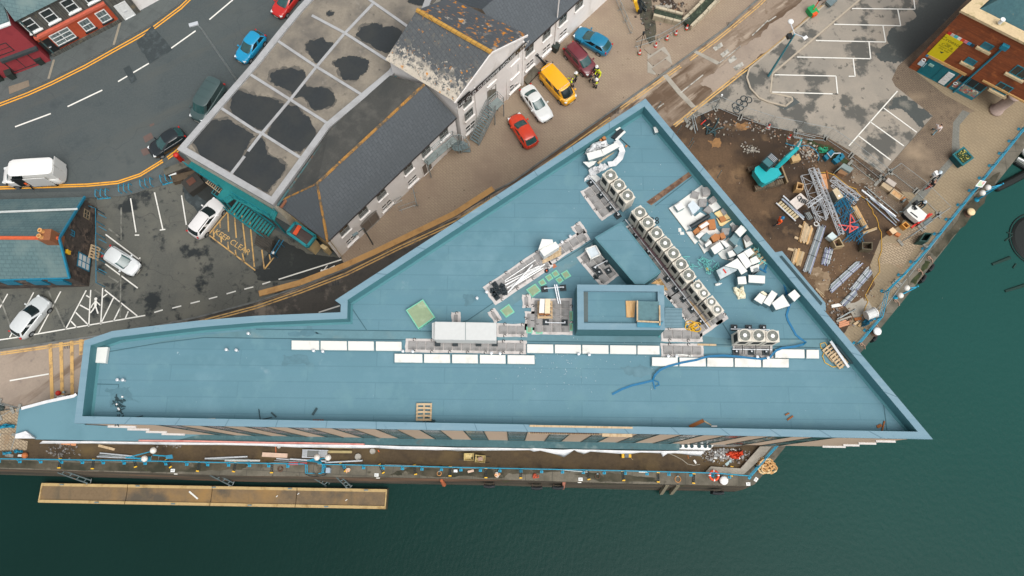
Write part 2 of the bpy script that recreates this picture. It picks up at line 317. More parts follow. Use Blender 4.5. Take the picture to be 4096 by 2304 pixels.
# ---------------------------------------------------------------- setting: ground sheets, water, quay
_sn=[0]
def sheet(name,px,z,m,wobk=0,amp=.2,seed=1):
    _sn[0]+=1;z+=.0006*_sn[0]
    pts=PX(px,0);pts=ccw(pts)
    if wobk:pts=wob(pts,wobk,amp,seed)
    pts=[(p[0],p[1],z) for p in pts]
    return G().poly(pts).obj(name,m,kind='structure')
WATER=-4.0
QE=PX([(0,1875),(1000,1904),(1500,1909),(2000,1918),(2500,1934),(2990,1944),(3017,1938),(3031,1924),(3064,1883),(3139,1790),(3448,1404),(3655,1150),(3957,768),(4074,622)])
dne=(QE[-1]-QE[-2]).normalized();qfar=QE[-1]+dne*140
dw=(QE[0]-QE[1]).normalized();qwest=QE[0]+dw*140
land=[qwest]+QE+[qfar,Vector((230,260,0)),Vector((-200,260,0))]
G().poly([tuple(p) for p in land]).obj('ground',asph,kind='structure')
ql=[qwest]+QE+[qfar];lo=[]
for i,p in enumerate(ql):
    d=ql[min(i+1,len(ql)-1)]-ql[max(i-1,0)];d.normalize();lo.append(p+Vector((d.y,-d.x,0))*.75+Vector((0,0,-6)))
g=G();n=len(ql);mid=[a.lerp(b,.18)+Vector((0,0,.0)) for a,b in zip(ql,lo)]
g.add([p+Vector((0,0,0)) for p in ql]+lo,[(n+i,n+i+1,i+1,i) for i in range(n-1)])
g.obj('quay_wall',qwall,kind='structure')
wm=bpy.data.materials.new('harbour_water');wm.use_nodes=True;t=wm.node_tree;L=t.links;b=t.nodes['Principled BSDF']
geo=t.nodes.new('ShaderNodeNewGeometry')
def _n(sc,det=4):
    x=t.nodes.new('ShaderNodeTexNoise');x.inputs['Scale'].default_value=sc;x.inputs['Detail'].default_value=det
    L.new(geo.outputs['Position'],x.inputs['Vector']);return x
sep=t.nodes.new('ShaderNodeSeparateXYZ');L.new(geo.outputs['Position'],sep.inputs[0])
ad=t.nodes.new('ShaderNodeMath');ad.operation='MULTIPLY_ADD';L.new(sep.outputs[0],ad.inputs[0]);ad.inputs[1].default_value=.55;L.new(sep.outputs[1],ad.inputs[2])
mr=t.nodes.new('ShaderNodeMapRange');L.new(ad.outputs[0],mr.inputs[0]);mr.inputs[1].default_value=-22;mr.inputs[2].default_value=50;mr.interpolation_type='SMOOTHSTEP'
n1=_n(.05);ad2=t.nodes.new('ShaderNodeMath');ad2.operation='MULTIPLY_ADD';L.new(n1.outputs[0],ad2.inputs[0]);ad2.inputs[1].default_value=.25;L.new(mr.outputs[0],ad2.inputs[2])
mx=t.nodes.new('ShaderNodeMix');mx.data_type='RGBA';L.new(ad2.outputs[0],mx.inputs[0])
mx.inputs[6].default_value=(*[v*.55 for v in lin((22,50,45))],1);mx.inputs[7].default_value=(*[v*.6 for v in lin((42,92,86))],1)
L.new(mx.outputs[2],b.inputs['Base Color']);b.inputs['Roughness'].default_value=.3;b.inputs['Specular IOR Level'].default_value=.12;b.inputs['IOR'].default_value=1.33
wv=t.nodes.new('ShaderNodeTexWave');wv.inputs['Scale'].default_value=.8;wv.inputs['Distortion'].default_value=6;wv.inputs['Detail'].default_value=3
mpn=t.nodes.new('ShaderNodeMapping');mpn.inputs['Rotation'].default_value=(0,0,.25);L.new(geo.outputs['Position'],mpn.inputs[0]);L.new(mpn.outputs[0],wv.inputs[0])
n2=_n(2.2,6);am=t.nodes.new('ShaderNodeMath');am.operation='MULTIPLY_ADD';L.new(wv.outputs[1],am.inputs[0]);am.inputs[1].default_value=.07;L.new(n2.outputs[0],am.inputs[2])
bp=t.nodes.new('ShaderNodeBump');bp.inputs['Strength'].default_value=.22;bp.inputs['Distance'].default_value=.12
L.new(am.outputs[0],bp.inputs['Height']);L.new(bp.outputs[0],b.inputs['Normal'])
G().quad((-300,-300,WATER),(330,-300,WATER),(330,300,WATER),(-300,300,WATER)).obj('harbour_water',wm,kind='structure')
K=.12
def slab(name,px,m,z=K,side=kerb_m):
    pts=ccw(PX(px));G().prism([tuple(p) for p in pts],0,z,1,0,bottom=False).obj(name,[m,side],kind='structure')
slab('pavement',[(-260,500),(0,410),(100,365),(201,320),(330,255),(456,184),(530,142),(610,96),(716,18),(742,-4),(860,-110),(500,-110),(480,60),(215,225),(-60,330),(-300,400)],pave)
slab('pavement',[(-200,792),(0,775),(340,768),(470,753),(560,722),(640,672),(735,602),(770,640),(700,690),(640,745),(500,785),(400,790),(-200,830)],pave)
sheet('car_park',[(0,1401),(328,1354),(583,1314),(795,1269),(1024,1208),(1384,1075),(1365,1030),(1150,950),(1000,850),(760,690),(640,742),(400,788),(-150,800),(-200,1430)],.004,carpk)
sheet('car_park_patch',[(1030,1120),(1010,1075),(1130,1065),(1200,1010),(1366,1032),(1384,1072),(1230,1115)],.008,carpk_d,4,.15)
sheet('car_park_patch',[(1105,945),(1230,1020),(1366,1032),(1290,1062),(1130,1078),(1040,1080),(1075,1000)],.008,carpk_d,4,.2,3)
sheet('car_park_patch',[(740,700),(860,740),(1000,850),(960,880),(880,800),(800,850),(730,770)],.008,carpk_d,4,.25,2)
sheet('car_park_patch',[(730,745),(775,765),(868,850),(800,860),(742,800)],.012,asph_d,2,.1,2)
sheet('yard',[(1365,1030),(1384,1075),(1819,869),(1973,768),(2048,731),(2589,344),(2907,111),(3018,11),(3150,-110),(2500,-420),(1900,-100),(1500,700)],.004,yard)
sheet('road',[(-200,1430),(0,1401),(328,1354),(583,1314),(795,1269),(1024,1208),(1384,1075),(1819,869),(2048,731),(2589,344),(2907,111),(3018,11),(3150,-110),(3440,-110),(3321,0),(3072,212),(2965,291),(2689,503),(2640,545),(295,1579),(85,1625),(0,1643),(-200,1690)],.004,qroad)
sheet('road_patch',[(-200,1434),(0,1405),(300,1362),(460,1340),(420,1540),(295,1576),(85,1622),(0,1640),(-200,1686)],.008,qroad_p)
sheet('road_patch',[(460,1338),(795,1273),(1024,1212),(1384,1079),(1819,873),(1900,830),(1700,1010),(1340,1220),(1200,1290),(600,1400)],.008,qroad_d,3,.2)
sheet('road_patch',[(2800,335),(2885,262),(2990,178),(3100,84),(3230,-40),(3400,-60),(3321,-4),(3072,208),(2965,287),(2860,372)],.008,qroad_p,6,.3,5)
sheet('car_park',[(3438,0),(3088,297),(3080,374),(3170,385),(3200,410),(3141,440),(3072,410),(3000,365),(2965,291),(2689,503),(2730,490),(2870,430),(2960,460),(3072,505),(3300,545),(3395,600),(3528,694),(3671,530),(3732,464),(3581,345),(3567,318),(3591,265),(3708,159),(3867,0),(3970,-110),(3570,-110)],.004,cpr)
sheet('car_park_patch',[(3700,-60),(3960,-100),(3867,0),(3708,159),(3600,255),(3560,250),(3500,215),(3560,120),(3650,40)],.008,cpr_d,8,.9,4)
sheet('car_park_patch',[(3600,380),(3732,466),(3690,510),(3640,470),(3560,440)],.008,cpr_d,8,.9,6)
slab('pavement',[(3321,2),(3072,213),(2998,275),(2987,310),(3000,350),(3040,392),(3072,408),(3141,427),(3168,405),(3166,390),(3080,374),(3088,297),(3438,0),(3550,-100),(3440,-100)],cpr)
sheet('plaza',[(3867,0),(3708,159),(3591,265),(3567,318),(3581,345),(3732,464),(3528,694),(3600,760),(3420,1000),(3200,1250),(3300,1500),(3422,1377),(3507,1277),(3697,1001),(3883,768),(4081,522),(4500,0),(4500,-110),(3970,-110)],.004,plaza_b)
sheet('plaza_band',[(3870,-4),(3708,159),(3591,265),(3567,318),(3581,345),(3732,464),(3528,694),(3600,765),(3690,775),(3760,705),(3830,620),(3826,520),(3840,470),(3900,445),(3780,380),(3640,270),(3850,40),(3950,-60)],.008,plaza_d)
sheet('plaza_band',[(3880,452),(3838,500),(3836,560),(3842,620),(3760,715),(3640,860),(3600,850),(3720,720),(3806,625),(3808,560),(3812,490),(3850,440)],.012,band)
sheet('construction_ground',[(2689,503),(2730,490),(2870,430),(2960,460),(3072,505),(3300,545),(3395,600),(3528,694),(3600,760),(3650,830),(3600,900),(3520,960),(3480,1060),(3500,1140),(3440,1220),(3380,1330),(3290,1400),(2640,560)],.008,dirt)
sheet('construction_ground_patch',[(2740,500),(2840,450),(2960,470),(3050,520),(3190,560),(3240,620),(3230,690),(3150,680),(3060,640),(2980,600),(2880,580),(2800,560)],.012,dirt,5,.35,3)
sheet('construction_ground_patch',[(2830,560),(2880,555),(2875,590),(2845,595)],.016,dirt_o,7,.4)
sheet('construction_ground_patch',[(2930,480),(3010,500),(2990,515),(2935,500)],.016,dirt_o,7,.4,4)
sheet('construction_ground_patch',[(3230,560),(3330,590),(3400,650),(3380,665),(3300,620),(3225,580)],.012,grass_m,4,.25,8)
sheet('construction_ground_patch',[(3407,645),(3510,725),(3490,740),(3395,660)],.012,grass_m,3,.15,9)
sheet('construction_ground_patch',[(3240,1060),(3310,1085),(3320,1140),(3290,1190),(3260,1150),(3230,1110)],.012,mat('pale_dust_soil',(142,122,98),.95,[('n',(112,92,70),.7,.45,.6),('n',(168,150,126),1.6,.56,.66)],obj=False),8,.5,2)
sheet('construction_ground_patch',[(3380,1225),(3450,1190),(3490,1230),(3480,1270),(3430,1290)],.012,conc_n,3,.2,2)
sheet('plaza_band',[(3530,975),(3600,960),(3690,880),(3720,850),(3690,960),(3600,1080),(3520,1060)],.012,plaza_p,3,.25,2)
sheet('plaza_band',[(3425,640),(3545,720),(3640,800),(3620,870),(3540,820),(3480,760),(3400,680)],.012,plaza_d,8,.6,7)
sheet('quay_strip',[(-300,1690),(0,1650),(85,1627),(300,1570),(3100,1650),(3139,1790),(2990,1890),(2000,1868),(1000,1850),(0,1836),(-300,1832)],.004,soil)
sheet('quay_strip',[(-300,1640),(0,1645),(85,1632),(75,1757),(112,1765),(108,1800),(0,1802),(-300,1802)],.008,plaza_p)
sheet('quay_coping',[(-300,1836),(0,1838),(1000,1853),(2000,1871),(2500,1879),(2850,1889),(2930,1892),(2975,1888),(3078,1763),(3145,1775),(3139,1790),(3064,1883),(3031,1924),(3017,1938),(2990,1944),(2500,1934),(2000,1918),(1500,1909),(1000,1904),(0,1875),(-300,1867)],.012,conc)
sheet('quay_coping_patch',[(-300,1838),(0,1840),(600,1849),(1000,1855),(960,1880),(700,1890),(600,1886),(0,1870),(-300,1866)],.016,conc_d,6,.12)
sheet('quay_coping_patch',[(1640,1866),(2000,1872),(2300,1878),(2280,1890),(2050,1897),(2000,1914),(1700,1905),(1560,1900)],.016,conc_d,6,.15,5)
sheet('quay_coping_patch',[(2290,1895),(2400,1890),(2500,1900),(2640,1915),(2640,1932),(2400,1928)],.016,conc_d,5,.12,6)
sheet('quay_coping',[(3422,1372),(3507,1274),(3697,998),(3883,765),(4081,519),(4110,500),(4500,20),(4520,60),(4074,622),(3957,768),(3655,1150),(3448,1404)],.012,conc)
sheet('quay_coping_patch',[(3720,1010),(3800,920),(3930,740),(4000,690),(3957,768),(3840,915),(3745,1030)],.016,conc_d,5,.2,7)
sheet('quay_coping_patch',[(3640,1130),(3700,1040),(3720,1050),(3660,1140)],.016,grass_m,4,.2,3)
slab('pavement',[(2840,1866),(2815,1893),(2972,1897),(3048,1826),(3082,1786),(3036,1786),(2958,1874)],conc_n,.3,conc_n)
sheet('trench',[(2552,-20),(2600,-20),(2610,50),(2625,120),(2622,160),(2600,180),(2585,150),(2570,90),(2556,40)],.008,mat('wet_trench_fill',(84,80,66),.8,[('n',(60,62,54),1.2,.45,.65)],obj=False,bump=.4),3,.12)
sheet('yard_patch',[(2630,-20),(2700,-20),(2720,40),(2730,70),(2700,75),(2640,30)],.008,dirt_d,4,.3,5)
sheet('yard_patch',[(2590,205),(2622,175),(2660,190),(2680,220),(2690,260),(2620,300),(2590,290)],.008,conc_n)
# ------------------------------------------------ kerbs and painted markings
def marks(name,segs,w,z,m):
    g=G();_sn[0]+=1;z+=.026+.0006*(_sn[0]-40)
    for s in segs:ribbon(g,[Vector((p.x,p.y,z)) for p in PX(s)],w)
    return g.obj(name,m,kind='structure')
nk=[(-200,1430),(0,1401),(328,1354),(583,1314),(795,1269),(1024,1208),(1200,1148),(1384,1075),(1600,970),(1819,866),(1973,767),(2048,730),(2589,343),(2907,110),(3018,10),(3100,-60)]
g=G();kp=PX(nk)
for i in range(len(kp)-1):g.beam(kp[i]+Vector((0,0,.03)),kp[i+1]+Vector((0,0,.03)),.16,.14)
g.obj('kerb',kerb_m,kind='structure')
g=G();tk=PX([(1037,1187),(1200,1143),(1384,1072),(1500,1020),(1819,866),(1973,766)])
for i in range(len(tk)-1):g.beam(tk[i]+Vector((0,.25,.06)),tk[i+1]+Vector((0,.25,.06)),.52,.16)
g.obj('kerb',tan_k,kind='structure')
g=G();k2=PX([(3438,0),(3088,297),(3080,374),(3130,384),(3166,392),(3168,405),(3141,427),(3072,410),(3036,394),(3000,355),(2986,312),(2996,276),(3072,213),(3321,2)])
for i in range(len(k2)-1):g.beam(k2[i]+Vector((0,0,.07)),k2[i+1]+Vector((0,0,.07)),.15,.16)
g.obj('kerb',mat('pale_kerb',(178,166,148),.9,obj=False),kind='structure')
def off(l,d):return [(a+d*.45,b+d) for a,b in l]
yl=[(-60,432),(0,414),(110,372),(206,329),(340,262),(464,192),(540,150),(618,104),(722,26),(800,-50)]
marks('road_marking',[yl,[(a+4,b+9) for a,b in yl]],.13,.008,yel_l)
y2=[(-60,749),(0,748),(200,742),(350,737),(470,726),(560,696),(650,640)];y3=[(668,630),(700,606),(750,560)]
marks('road_marking',[y2,[(a+3,b+8) for a,b in y2],y3,[(a+5,b+7) for a,b in y3]],.13,.008,yel_l)
marks('road_marking',[[(61,508),(204,455)],[(271,427),(410,361)],[(473,327),(596,254)],[(665,208),(783,124)],[(838,79),(932,0)],[(985,-45),(1060,-110)]],.14,.008,white_l)
marks('road_marking',[[(a+3,b+10) for a,b in nk[1:4]]+[(500,1345)],[(a+3,b+18) for a,b in nk[1:3]]+[(440,1358)]],.12,.012,yel_w)
y4=[(620,1322),(795,1285),(1024,1224),(1200,1163),(1384,1092),(1600,985),(1819,885),(1973,790),(2048,752),(2440,470)]
marks('road_marking',[y4,[(a+4,b+9) for a,b in y4]],.12,.012,yel_w)
y5=[(2480,432),(2640,318),(2720,262)];y6=[(2756,236),(2860,160),(2940,95),(3030,20),(3090,-40)]
marks('road_marking',[y5,[(a+5,b+7) for a,b in y5],y6,[(a+5,b+7) for a,b in y6]],.1,.012,yel_w)
y7=[(2700,508),(2830,405),(2965,298),(3072,218),(3200,112),(3321,6),(3400,-60)]
marks('road_marking',[y7,[(a-6,b-7) for a,b in y7]],.13,.012,yel_w)
marks('road_marking',[[(40,1523),(196,1496)],[(1275,1250),(1360,1223)]],.12,.012,white_l)
g=G()
for x0,x1,y0,y1 in ((202,210,1372,1600),(245,250,1365,1590),(288,290,1360,1580),(325,325,1350,1420)):ribbon(g,[Vector((p.x,p.y,.055)) for p in PX([(x0,y0),(x1,y1)])],.3)
g.obj('road_marking',yel_w,kind='structure')
marks('road_marking',[[(2872,257),(2962,185)],[(3008,143),(3072,82)],[(2722,372),(2812,300)],[(2630,432),(2655,415)],[(3072,88),(3104,66)]],.11,.012,white_w)
g=G()
for q in ([(2850,192),(2885,170),(2892,185),(2862,205)],[(2880,218),(2910,196),(2918,210),(2890,232)],[(2910,240),(2935,222),(2948,237),(2920,256)],[(2932,270),(2968,248),(2975,262),(2945,284)]):g.poly([(p.x,p.y,.055) for p in PX(q)])
g.obj('road_marking',white_w,kind='structure')
sheet('road_patch',[(2773,210),(2785,203),(2860,240),(2880,250),(2868,260),(2820,235)],.012,conc_n)
sheet('road_patch',[(2650,303),(2668,297),(2725,365),(2785,428),(2765,432),(2712,378)],.012,conc_n)
sheet('road_patch',[(2960,310),(3040,270),(3050,310),(2990,330)],.012,cpr)
cw=[[(523,794),(545,930)],[(540,941),(558,941)],[(619,770),(652,917)],[(640,921),(662,918)],[(727,782),(746,900)],[(423,938),(562,1042)],[(560,1030),(560,1054)],[(422,1056),(552,1153)],
  [(0,1360),(100,1345),(582,1262)],[(0,1232),(32,1176)],[(40,1350),(136,1170)],[(155,1333),(244,1166)],[(263,1318),(346,1162)],[(356,1306),(364,1160)],[(346,1182),(362,1192)],[(320,1220),(357,1240)],[(304,1250),(354,1300)],[(285,1285),(308,1310)],
  [(404,1298),(412,1152)],[(420,1160),(550,1264)],[(412,1190),(430,1176)],[(408,1288),(455,1192)],[(455,1285),(486,1222)],[(502,1275),(514,1246)],
  [(618,1250),(652,1240)],[(690,1233),(726,1224)],[(763,1214),(800,1205)],[(836,1196),(870,1187)],[(907,1176),(944,1165)],[(978,1157),(1014,1148)],[(1050,1137),(1082,1127)],[(1115,1118),(1366,1039)]]
marks('parking_marking',cw,.11,.012,white_l)
marks('parking_marking',[[(486,830),(485,960)],[(484,1085),(482,1270)],[(435,1105),(475,1130)],[(435,915),(480,950)],[(0,1190),(45,1310)],[(195,1165),(260,1310)],[(380,1160),(405,1178)]],.14,.012,mat('faded_white_paint',(136,136,128),.9,[('n',(96,96,90),1.4,.4,.6)],obj=False))
yc=[[(925,830),(838,936)],[(838,942),(1022,1082)],[(912,852),(915,928)],[(937,845),(946,952)],[(968,862),(985,1010)],[(1000,885),(1018,1068)],[(880,888),(882,912)],[(855,918),(856,950)],[(885,945),(886,970)],[(912,968),(915,1000)],[(942,1000),(945,1025)],[(970,1012),(978,1050)],[(1048,1000),(1058,1078)],[(1058,1078),(1096,1030)],[(1078,1018),(1082,1042)]]
marks('parking_marking',yc,.12,.012,yel_w)
def text(name,body,p,rz,size,m,z=.056,M4=None,ext=0.,align='CENTER',kind='structure',parent=None):
    c=bpy.data.curves.new(name,'FONT');c.body=body;c.size=size;c.align_x=align;c.align_y='CENTER';c.extrude=ext;c.materials.append(m)
    o=bpy.data.objects.new(name,c);C.objects.link(o)
    if M4 is not None:o.matrix_world=M4
    else:o.location=(p[0],p[1],z);o.rotation_euler=(0,0,rz)
    bpy.context.view_layer.update();dg_=bpy.context.evaluated_depsgraph_get()
    me=bpy.data.meshes.new_from_object(o.evaluated_get(dg_));mw=o.matrix_world.copy();me.transform(mw)
    bpy.data.objects.remove(o);q=bpy.data.objects.new(name,me);C.objects.link(q)
    if parent:q.parent=parent;me.transform(Matrix.Translation(-(Vector(parent.location)+(Vector(parent.parent.location) if parent.parent else Vector()))))
    return props(q,kind=kind)
a,b2=P(860,925),P(1000,1015);dd=b2-a
text('road_lettering','KEEP CLEAR',(a+b2)/2,atan2(dd.y,dd.x),.72,mat('yellow_lettering',(214,176,112),.8,[('n',(160,130,84),2.,.55,.7)],obj=False))
def walker(px,py,rz,s):
    o=P(px,py);g=G();cr,sr=cos(rz),sin(rz)
    def q(l):return [Vector((o.x+(x*cr-y*sr)*s,o.y+(x*sr+y*cr)*s,.012)) for x,y in l]
    g.poly([tuple(v) for v in q([(.16*cos(k*pi/5),.85+.16*sin(k*pi/5)) for k in range(10)])])
    for l,w in (([(0,.68),(0,.1)],.26),([(0,.12),(.3,-.75)],.15),([(0,.12),(-.25,-.3),(-.5,-.6)],.15),([(0,.62),(-.35,.2),(-.45,-.05)],.11),([(0,.62),(.32,.3),(.5,.1)],.11)):ribbon(g,q(l),w*s)
    for i in range(len(g.v)):g.v[i].z=.055+.0004*(i//4)
    g.obj('walking_figure_marking',white_l,kind='structure')
walker(383,1228,.1,.85);walker(1316,1078,pi/2+.2,.75)
pw=[[(3407,35),(3659,38)],[(3652,-20),(3659,38)],[(3335,98),(3602,104)],[(3590,38),(3602,104)],[(3263,163),(3542,169)],[(3531,104),(3542,169)],[(3188,229),(3482,236)],[(3475,169),(3482,236)],[(3412,236),(3420,307)],[(3394,306),(3421,306)],[(3098,300),(3343,305)],[(3088,369),(3350,377)],[(3343,305),(3350,377)],[(3330,377),(3350,377)],
  [(3589,365),(3395,584)],[(3534,433),(3666,530)],[(3480,488),(3615,585)],[(3432,543),(3562,641)]]
marks('parking_marking',pw,.11,.012,white_l)
g=G()
for k in range(7):
    o=P(*[(2976,396),(2994,400),(2958,410),(2976,416),(2942,424),(2960,430),(2946,440)][k]);g.ring((o.x,o.y,.02),.32,.05,12)
g.obj('tyre_scuff_marking',asph_d,kind='structure')
marks('kerb_joint',[[(1046,260),(470,160)]][:0] or [[(484,93),(458,183)],[(220,242),(198,318)]],.22,K+.004,mat('pale_setts',(150,142,126),.9,obj=False))
sheet('pavement_patch',[(38,350),(118,324),(122,348),(42,380)],K+.004,mat('buff_tactile_paving',(132,120,104),.9,obj=False))
sheet('road_patch',[(545,170),(610,100),(690,200),(600,255)],.008,asph_d,4,.15,3)
sheet('road_patch',[(494,275),(518,262),(550,320),(526,336)],.008,asph_d)
g=G()
for q in ([(572,548),(605,530),(615,552),(582,572)],[(562,600),(595,588),(605,612),(575,625)],[(598,500),(616,492),(619,500),(601,508)]):g.poly([(p.x,p.y,.03) for p in PX(q)])
g.obj('drain_cover',mat('rusty_drain_cover',(104,86,80),.8,obj=False),kind='structure')
for q in ([(3060,1300),(3060,1300)],):pass
for px,py in ((2920,98),(2463,445),(1945,795),(1342,1130),(265,1382)):
    o=P(px,py,.016);g=G()
    for k in range(5):g.box((o.x-.28+.14*k,o.y,.02),(.05,.55,.012),.0)
    g.obj('road_gully',blk_f,kind='structure')
# ---------------------------------------------------------------- the new blue-roofed building
ZT,ZD=16.0,14.9
nb=PX([(297,1693),(337,1362),(450,1324),(583,1307),(795,1282),(1024,1263),(1362,1249),(1363,1217),(1340,1201),(2582,394),(3732,1757)],ZT)
nb=ccw(nb)
B1=thing('waterfront_building','large angular new building with a pale blue membrane roof inside a raised parapet','building',(0,0,0))
inn=offset(nb,.45);i2=offset(nb,.47);fac=offset(nb,.14)
n=len(nb);g=G()
g.add([(p.x,p.y,ZT) for p in nb]+[(p.x,p.y,ZT) for p in inn]+[(p.x,p.y,ZT-.32) for p in nb]+[(p.x,p.y,ZT-.32) for p in fac],
  [(i,(i+1)%n,n+(i+1)%n,n+i) for i in range(n)]+[(2*n+i,2*n+(i+1)%n,(i+1)%n,i) for i in range(n)]+[(3*n+i,3*n+(i+1)%n,2*n+(i+1)%n,2*n+i) for i in range(n)])
g.obj('parapet_coping',roofc,B1)
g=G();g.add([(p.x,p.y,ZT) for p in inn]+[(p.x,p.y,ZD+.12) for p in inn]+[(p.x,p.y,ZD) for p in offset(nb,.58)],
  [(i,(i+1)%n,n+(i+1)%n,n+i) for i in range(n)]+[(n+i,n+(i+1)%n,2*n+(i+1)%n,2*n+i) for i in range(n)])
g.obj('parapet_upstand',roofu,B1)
G().poly([(p.x,p.y,ZD) for p in i2]).obj('roof',roofm,B1)
g=G();ZS=3.0;g.add([(p.x,p.y,ZT-.32) for p in fac]+[(p.x,p.y,ZS) for p in fac],[(n+i,n+(i+1)%n,(i+1)%n,i) for i in range(n)]);g.poly([(p.x,p.y,ZS) for p in fac])
g.obj('wall',clad,B1)
gl=offset(nb,2.0);gl=[p for p in gl]
g=G();g.prism([tuple(p) for p in ccw([Vector((p.x,p.y,0)) for p in PX([(330,1700),(360,1390),(1380,1270),(2560,420),(3030,1000),(3120,1700),(2980,1780),(330,1770)],3)])],0,2.98,0,bottom=False)
g.obj('ground_floor',mat('ground_floor_render',(150,146,140),.9,obj=False),B1)
SW,SE=[p for p in fac if p.y < 5 and p.x < 0][0],max(fac,key=lambda p:p.x)
ed=(SE-SW).normalized();ed.z=0;nd=Vector((ed.y,-ed.x,0))
def onf(px,z):
    y=P(px,1720,z);return (y-SW).dot(ed)
for k in range(-8,8):
    a=onf(2028+180*k,15.2);w=1.36
    p0=SW+ed*a;p1=SW+ed*(a+w)
    if a+w > (SE-SW).length-.8 or a < 1:continue
    fr=G();gz=G();o=nd*.012
    for z0,z1 in ((ZS+.15,15.2),):
        for q in (p0,p1-ed*.07):fr.prism([tuple(v) for v in (q+o,q+ed*.07+o,q+ed*.07+o*3.2,q+o*3.2)],z0,z1)
        fr.prism([tuple(v) for v in (p0+o,p1+o,p1+o*3.2,p0+o*3.2)],z0,z0+.07);fr.prism([tuple(v) for v in (p0+o,p1+o,p1+o*3.2,p0+o*3.2)],z1-.07,z1)
        for zz in (6.0,7.0,10.0,11.0):fr.prism([tuple(v) for v in (p0+ed*.07+o,p1-ed*.07+o,p1-ed*.07+o*2.6,p0+ed*.07+o*2.6)],zz,zz+.06)
        gz.quad(*[Vector((v.x,v.y,zz)) for v,zz in ((p0+ed*.02+o,z0+.02),(p1-ed*.02+o,z0+.02),(p1-ed*.02+o,z1-.02),(p0+ed*.02+o,z1-.02))])
    f=fr.obj('window',reveal,B1);gz.obj('pane',glassd,f)
a0,a1=onf(2118,16),onf(2530,16);g=G();h=G()
for zz,d in ((15.62,.02),(16.03,-.38)):g.beam(SW+ed*a0+nd*(d+.16)+Vector((0,0,zz-SW.z)),SW+ed*a1+nd*(d+.16)+Vector((0,0,zz-SW.z)),.12,.07)
g.beam(SW+ed*(a1-1.9)+nd*.25+Vector((0,0,15.86-SW.z)),SW+ed*a1+nd*.25+Vector((0,0,15.86-SW.z)),.2,.05)
for k in range(int((a1-a0-2)/.11)):h.box(tuple(SW+ed*(a0+.1+k*.11)+nd*.19+Vector((0,0,15.78-SW.z))),(.05,.08,.16),0)
g.obj('exposed_batten',timber,B1);h.obj('exposed_stud',mat('dark_stud',(96,70,58),.9),B1)
for e,s,xs in ((SE,-1,((11.8,2.2),(9.,2.1),(6.3,2.),(3.9,3.))),(SW,1,((12.2,3.2),(9.5,2.6),(6.7,2.6),(4.1,3.)))):
    for z,l in xs:
        G().box(tuple(e+ed*(s*(l*.3+.02))+nd*.07+Vector((0,0,z-e.z))),(l*.6,.14,.14),atan2(ed.y,ed.x)).obj('corner_louvre',mat('pale_louvre',(206,204,202),.6,obj=False),B1)
lp=PX([(690,1767),(1000,1771),(1400,1777),(2000,1790),(2716,1801),(2716,1720),(690,1700)],ZS)
G().prism([tuple(p) for p in ccw(lp)],.4,ZS+.2,0).obj('lower_roof',ledge_m,B1)
wl=PX([(85,1637),(180,1612),(295,1589),(345,1575),(345,1700),(845,1730),(688,1766),(400,1763),(153,1758),(70,1737)],ZS)
G().prism([tuple(p) for p in ccw(wl)],.1,ZS+.25,0).obj('lower_roof',mat('west_roof_membrane',(100,140,152),.8,[('n',(90,130,142),.3,.45,.7)],obj=False,var=.04,vs=20),B1)
g=G();tp=PX([(85,1634),(190,1606),(295,1584),(305,1576)],ZS+.3);ribbon(g,tp,.25);g.obj('roof_edge_trim',whitep,B1)
g=G();q=PX([(70,1737),(110,1725),(146,1754),(68,1754)],ZS+.3);g.prism([tuple(v) for v in ccw(q)],ZS+.26,ZS+.55);q=PX([(88,1750),(106,1738),(140,1752)],ZS+.6);g.prism([tuple(v) for v in ccw(q)],ZS+.56,ZS+.62)
g.obj('loose_roof_flap',whitep,B1)
vp=PX([(2716,1779),(2853,1781),(2838,1800),(2716,1797)],ZS);g=G();g.prism([tuple(p) for p in ccw(vp)],.3,ZS+.12)
vb=g.obj('vent_board',whiteh,B1)
for x in (2720,2744,2767,2796,2821,2839):p=P(x,1785,ZS+.1);G().lathe([(.15,.0),(.15,.05),(.11,.05),(.11,.02)],(p.x,p.y,ZS+.11),14).obj('vent',membdark,B1)
g=G();rr=random.Random(3);pts=[]
edge=[(170,1762,8),(400,1764,7),(700,1768,8),(900,1770,9),(1050,1773,10),(1200,1776,8),(1460,1778,9),(1520,1780,14),(1600,1783,12),(1750,1786,12),(1830,1789,16),(1990,1790,10),(2120,1793,8),(2135,1791,16),(2160,1792,10),(2215,1796,20),(2256,1797,32),(2295,1795,4),(2310,1796,12),(2335,1797,20),(2360,1797,8),(2480,1800,10),(2520,1801,16),(2560,1802,4),(2640,1802,6),(2650,1802,26),(2668,1802,14),(2690,1802,8),(2756,1803,18),(2800,1803,22),(2812,1803,4)]
top=[P(x,y+2,ZS+.16) for x,y,d in edge];bot=[P(x,y+d,1.9) for x,y,d in edge]
m=len(top);mid=[a.lerp(b,.5)+Vector((0,-.12+rr.uniform(-.08,.08),.35)) for a,b in zip(top,bot)]
g.add(top+mid+bot,[(m+i,m+i+1,i+1,i) for i in range(m-1)]+[(2*m+i,2*m+i+1,m+i+1,m+i) for i in range(m-1)])
hs_=g.obj('hanging_sheet',whitep,smooth=True,label='long torn white plastic sheet hanging under the ledge along the south wall',cat='sheeting')
so2=hs_.modifiers.new('solid','SOLIDIFY');so2.thickness=.02
g=G();pe=PX([(560,1763),(780,1765),(960,1769),(1100,1772),(1190,1772),(1460,1778)],ZS+.1)
for i in range(len(pe)-1):g.beam(pe[i],pe[i+1],.12,.5)
g.obj('membrane_flashing',pinkp,B1)
def rz_strip(name,px,w,z,m):g=G();ribbon(g,[Vector((p.x,p.y,z)) for p in PX(px,ZD)],w);return g.obj(name,m,B1)
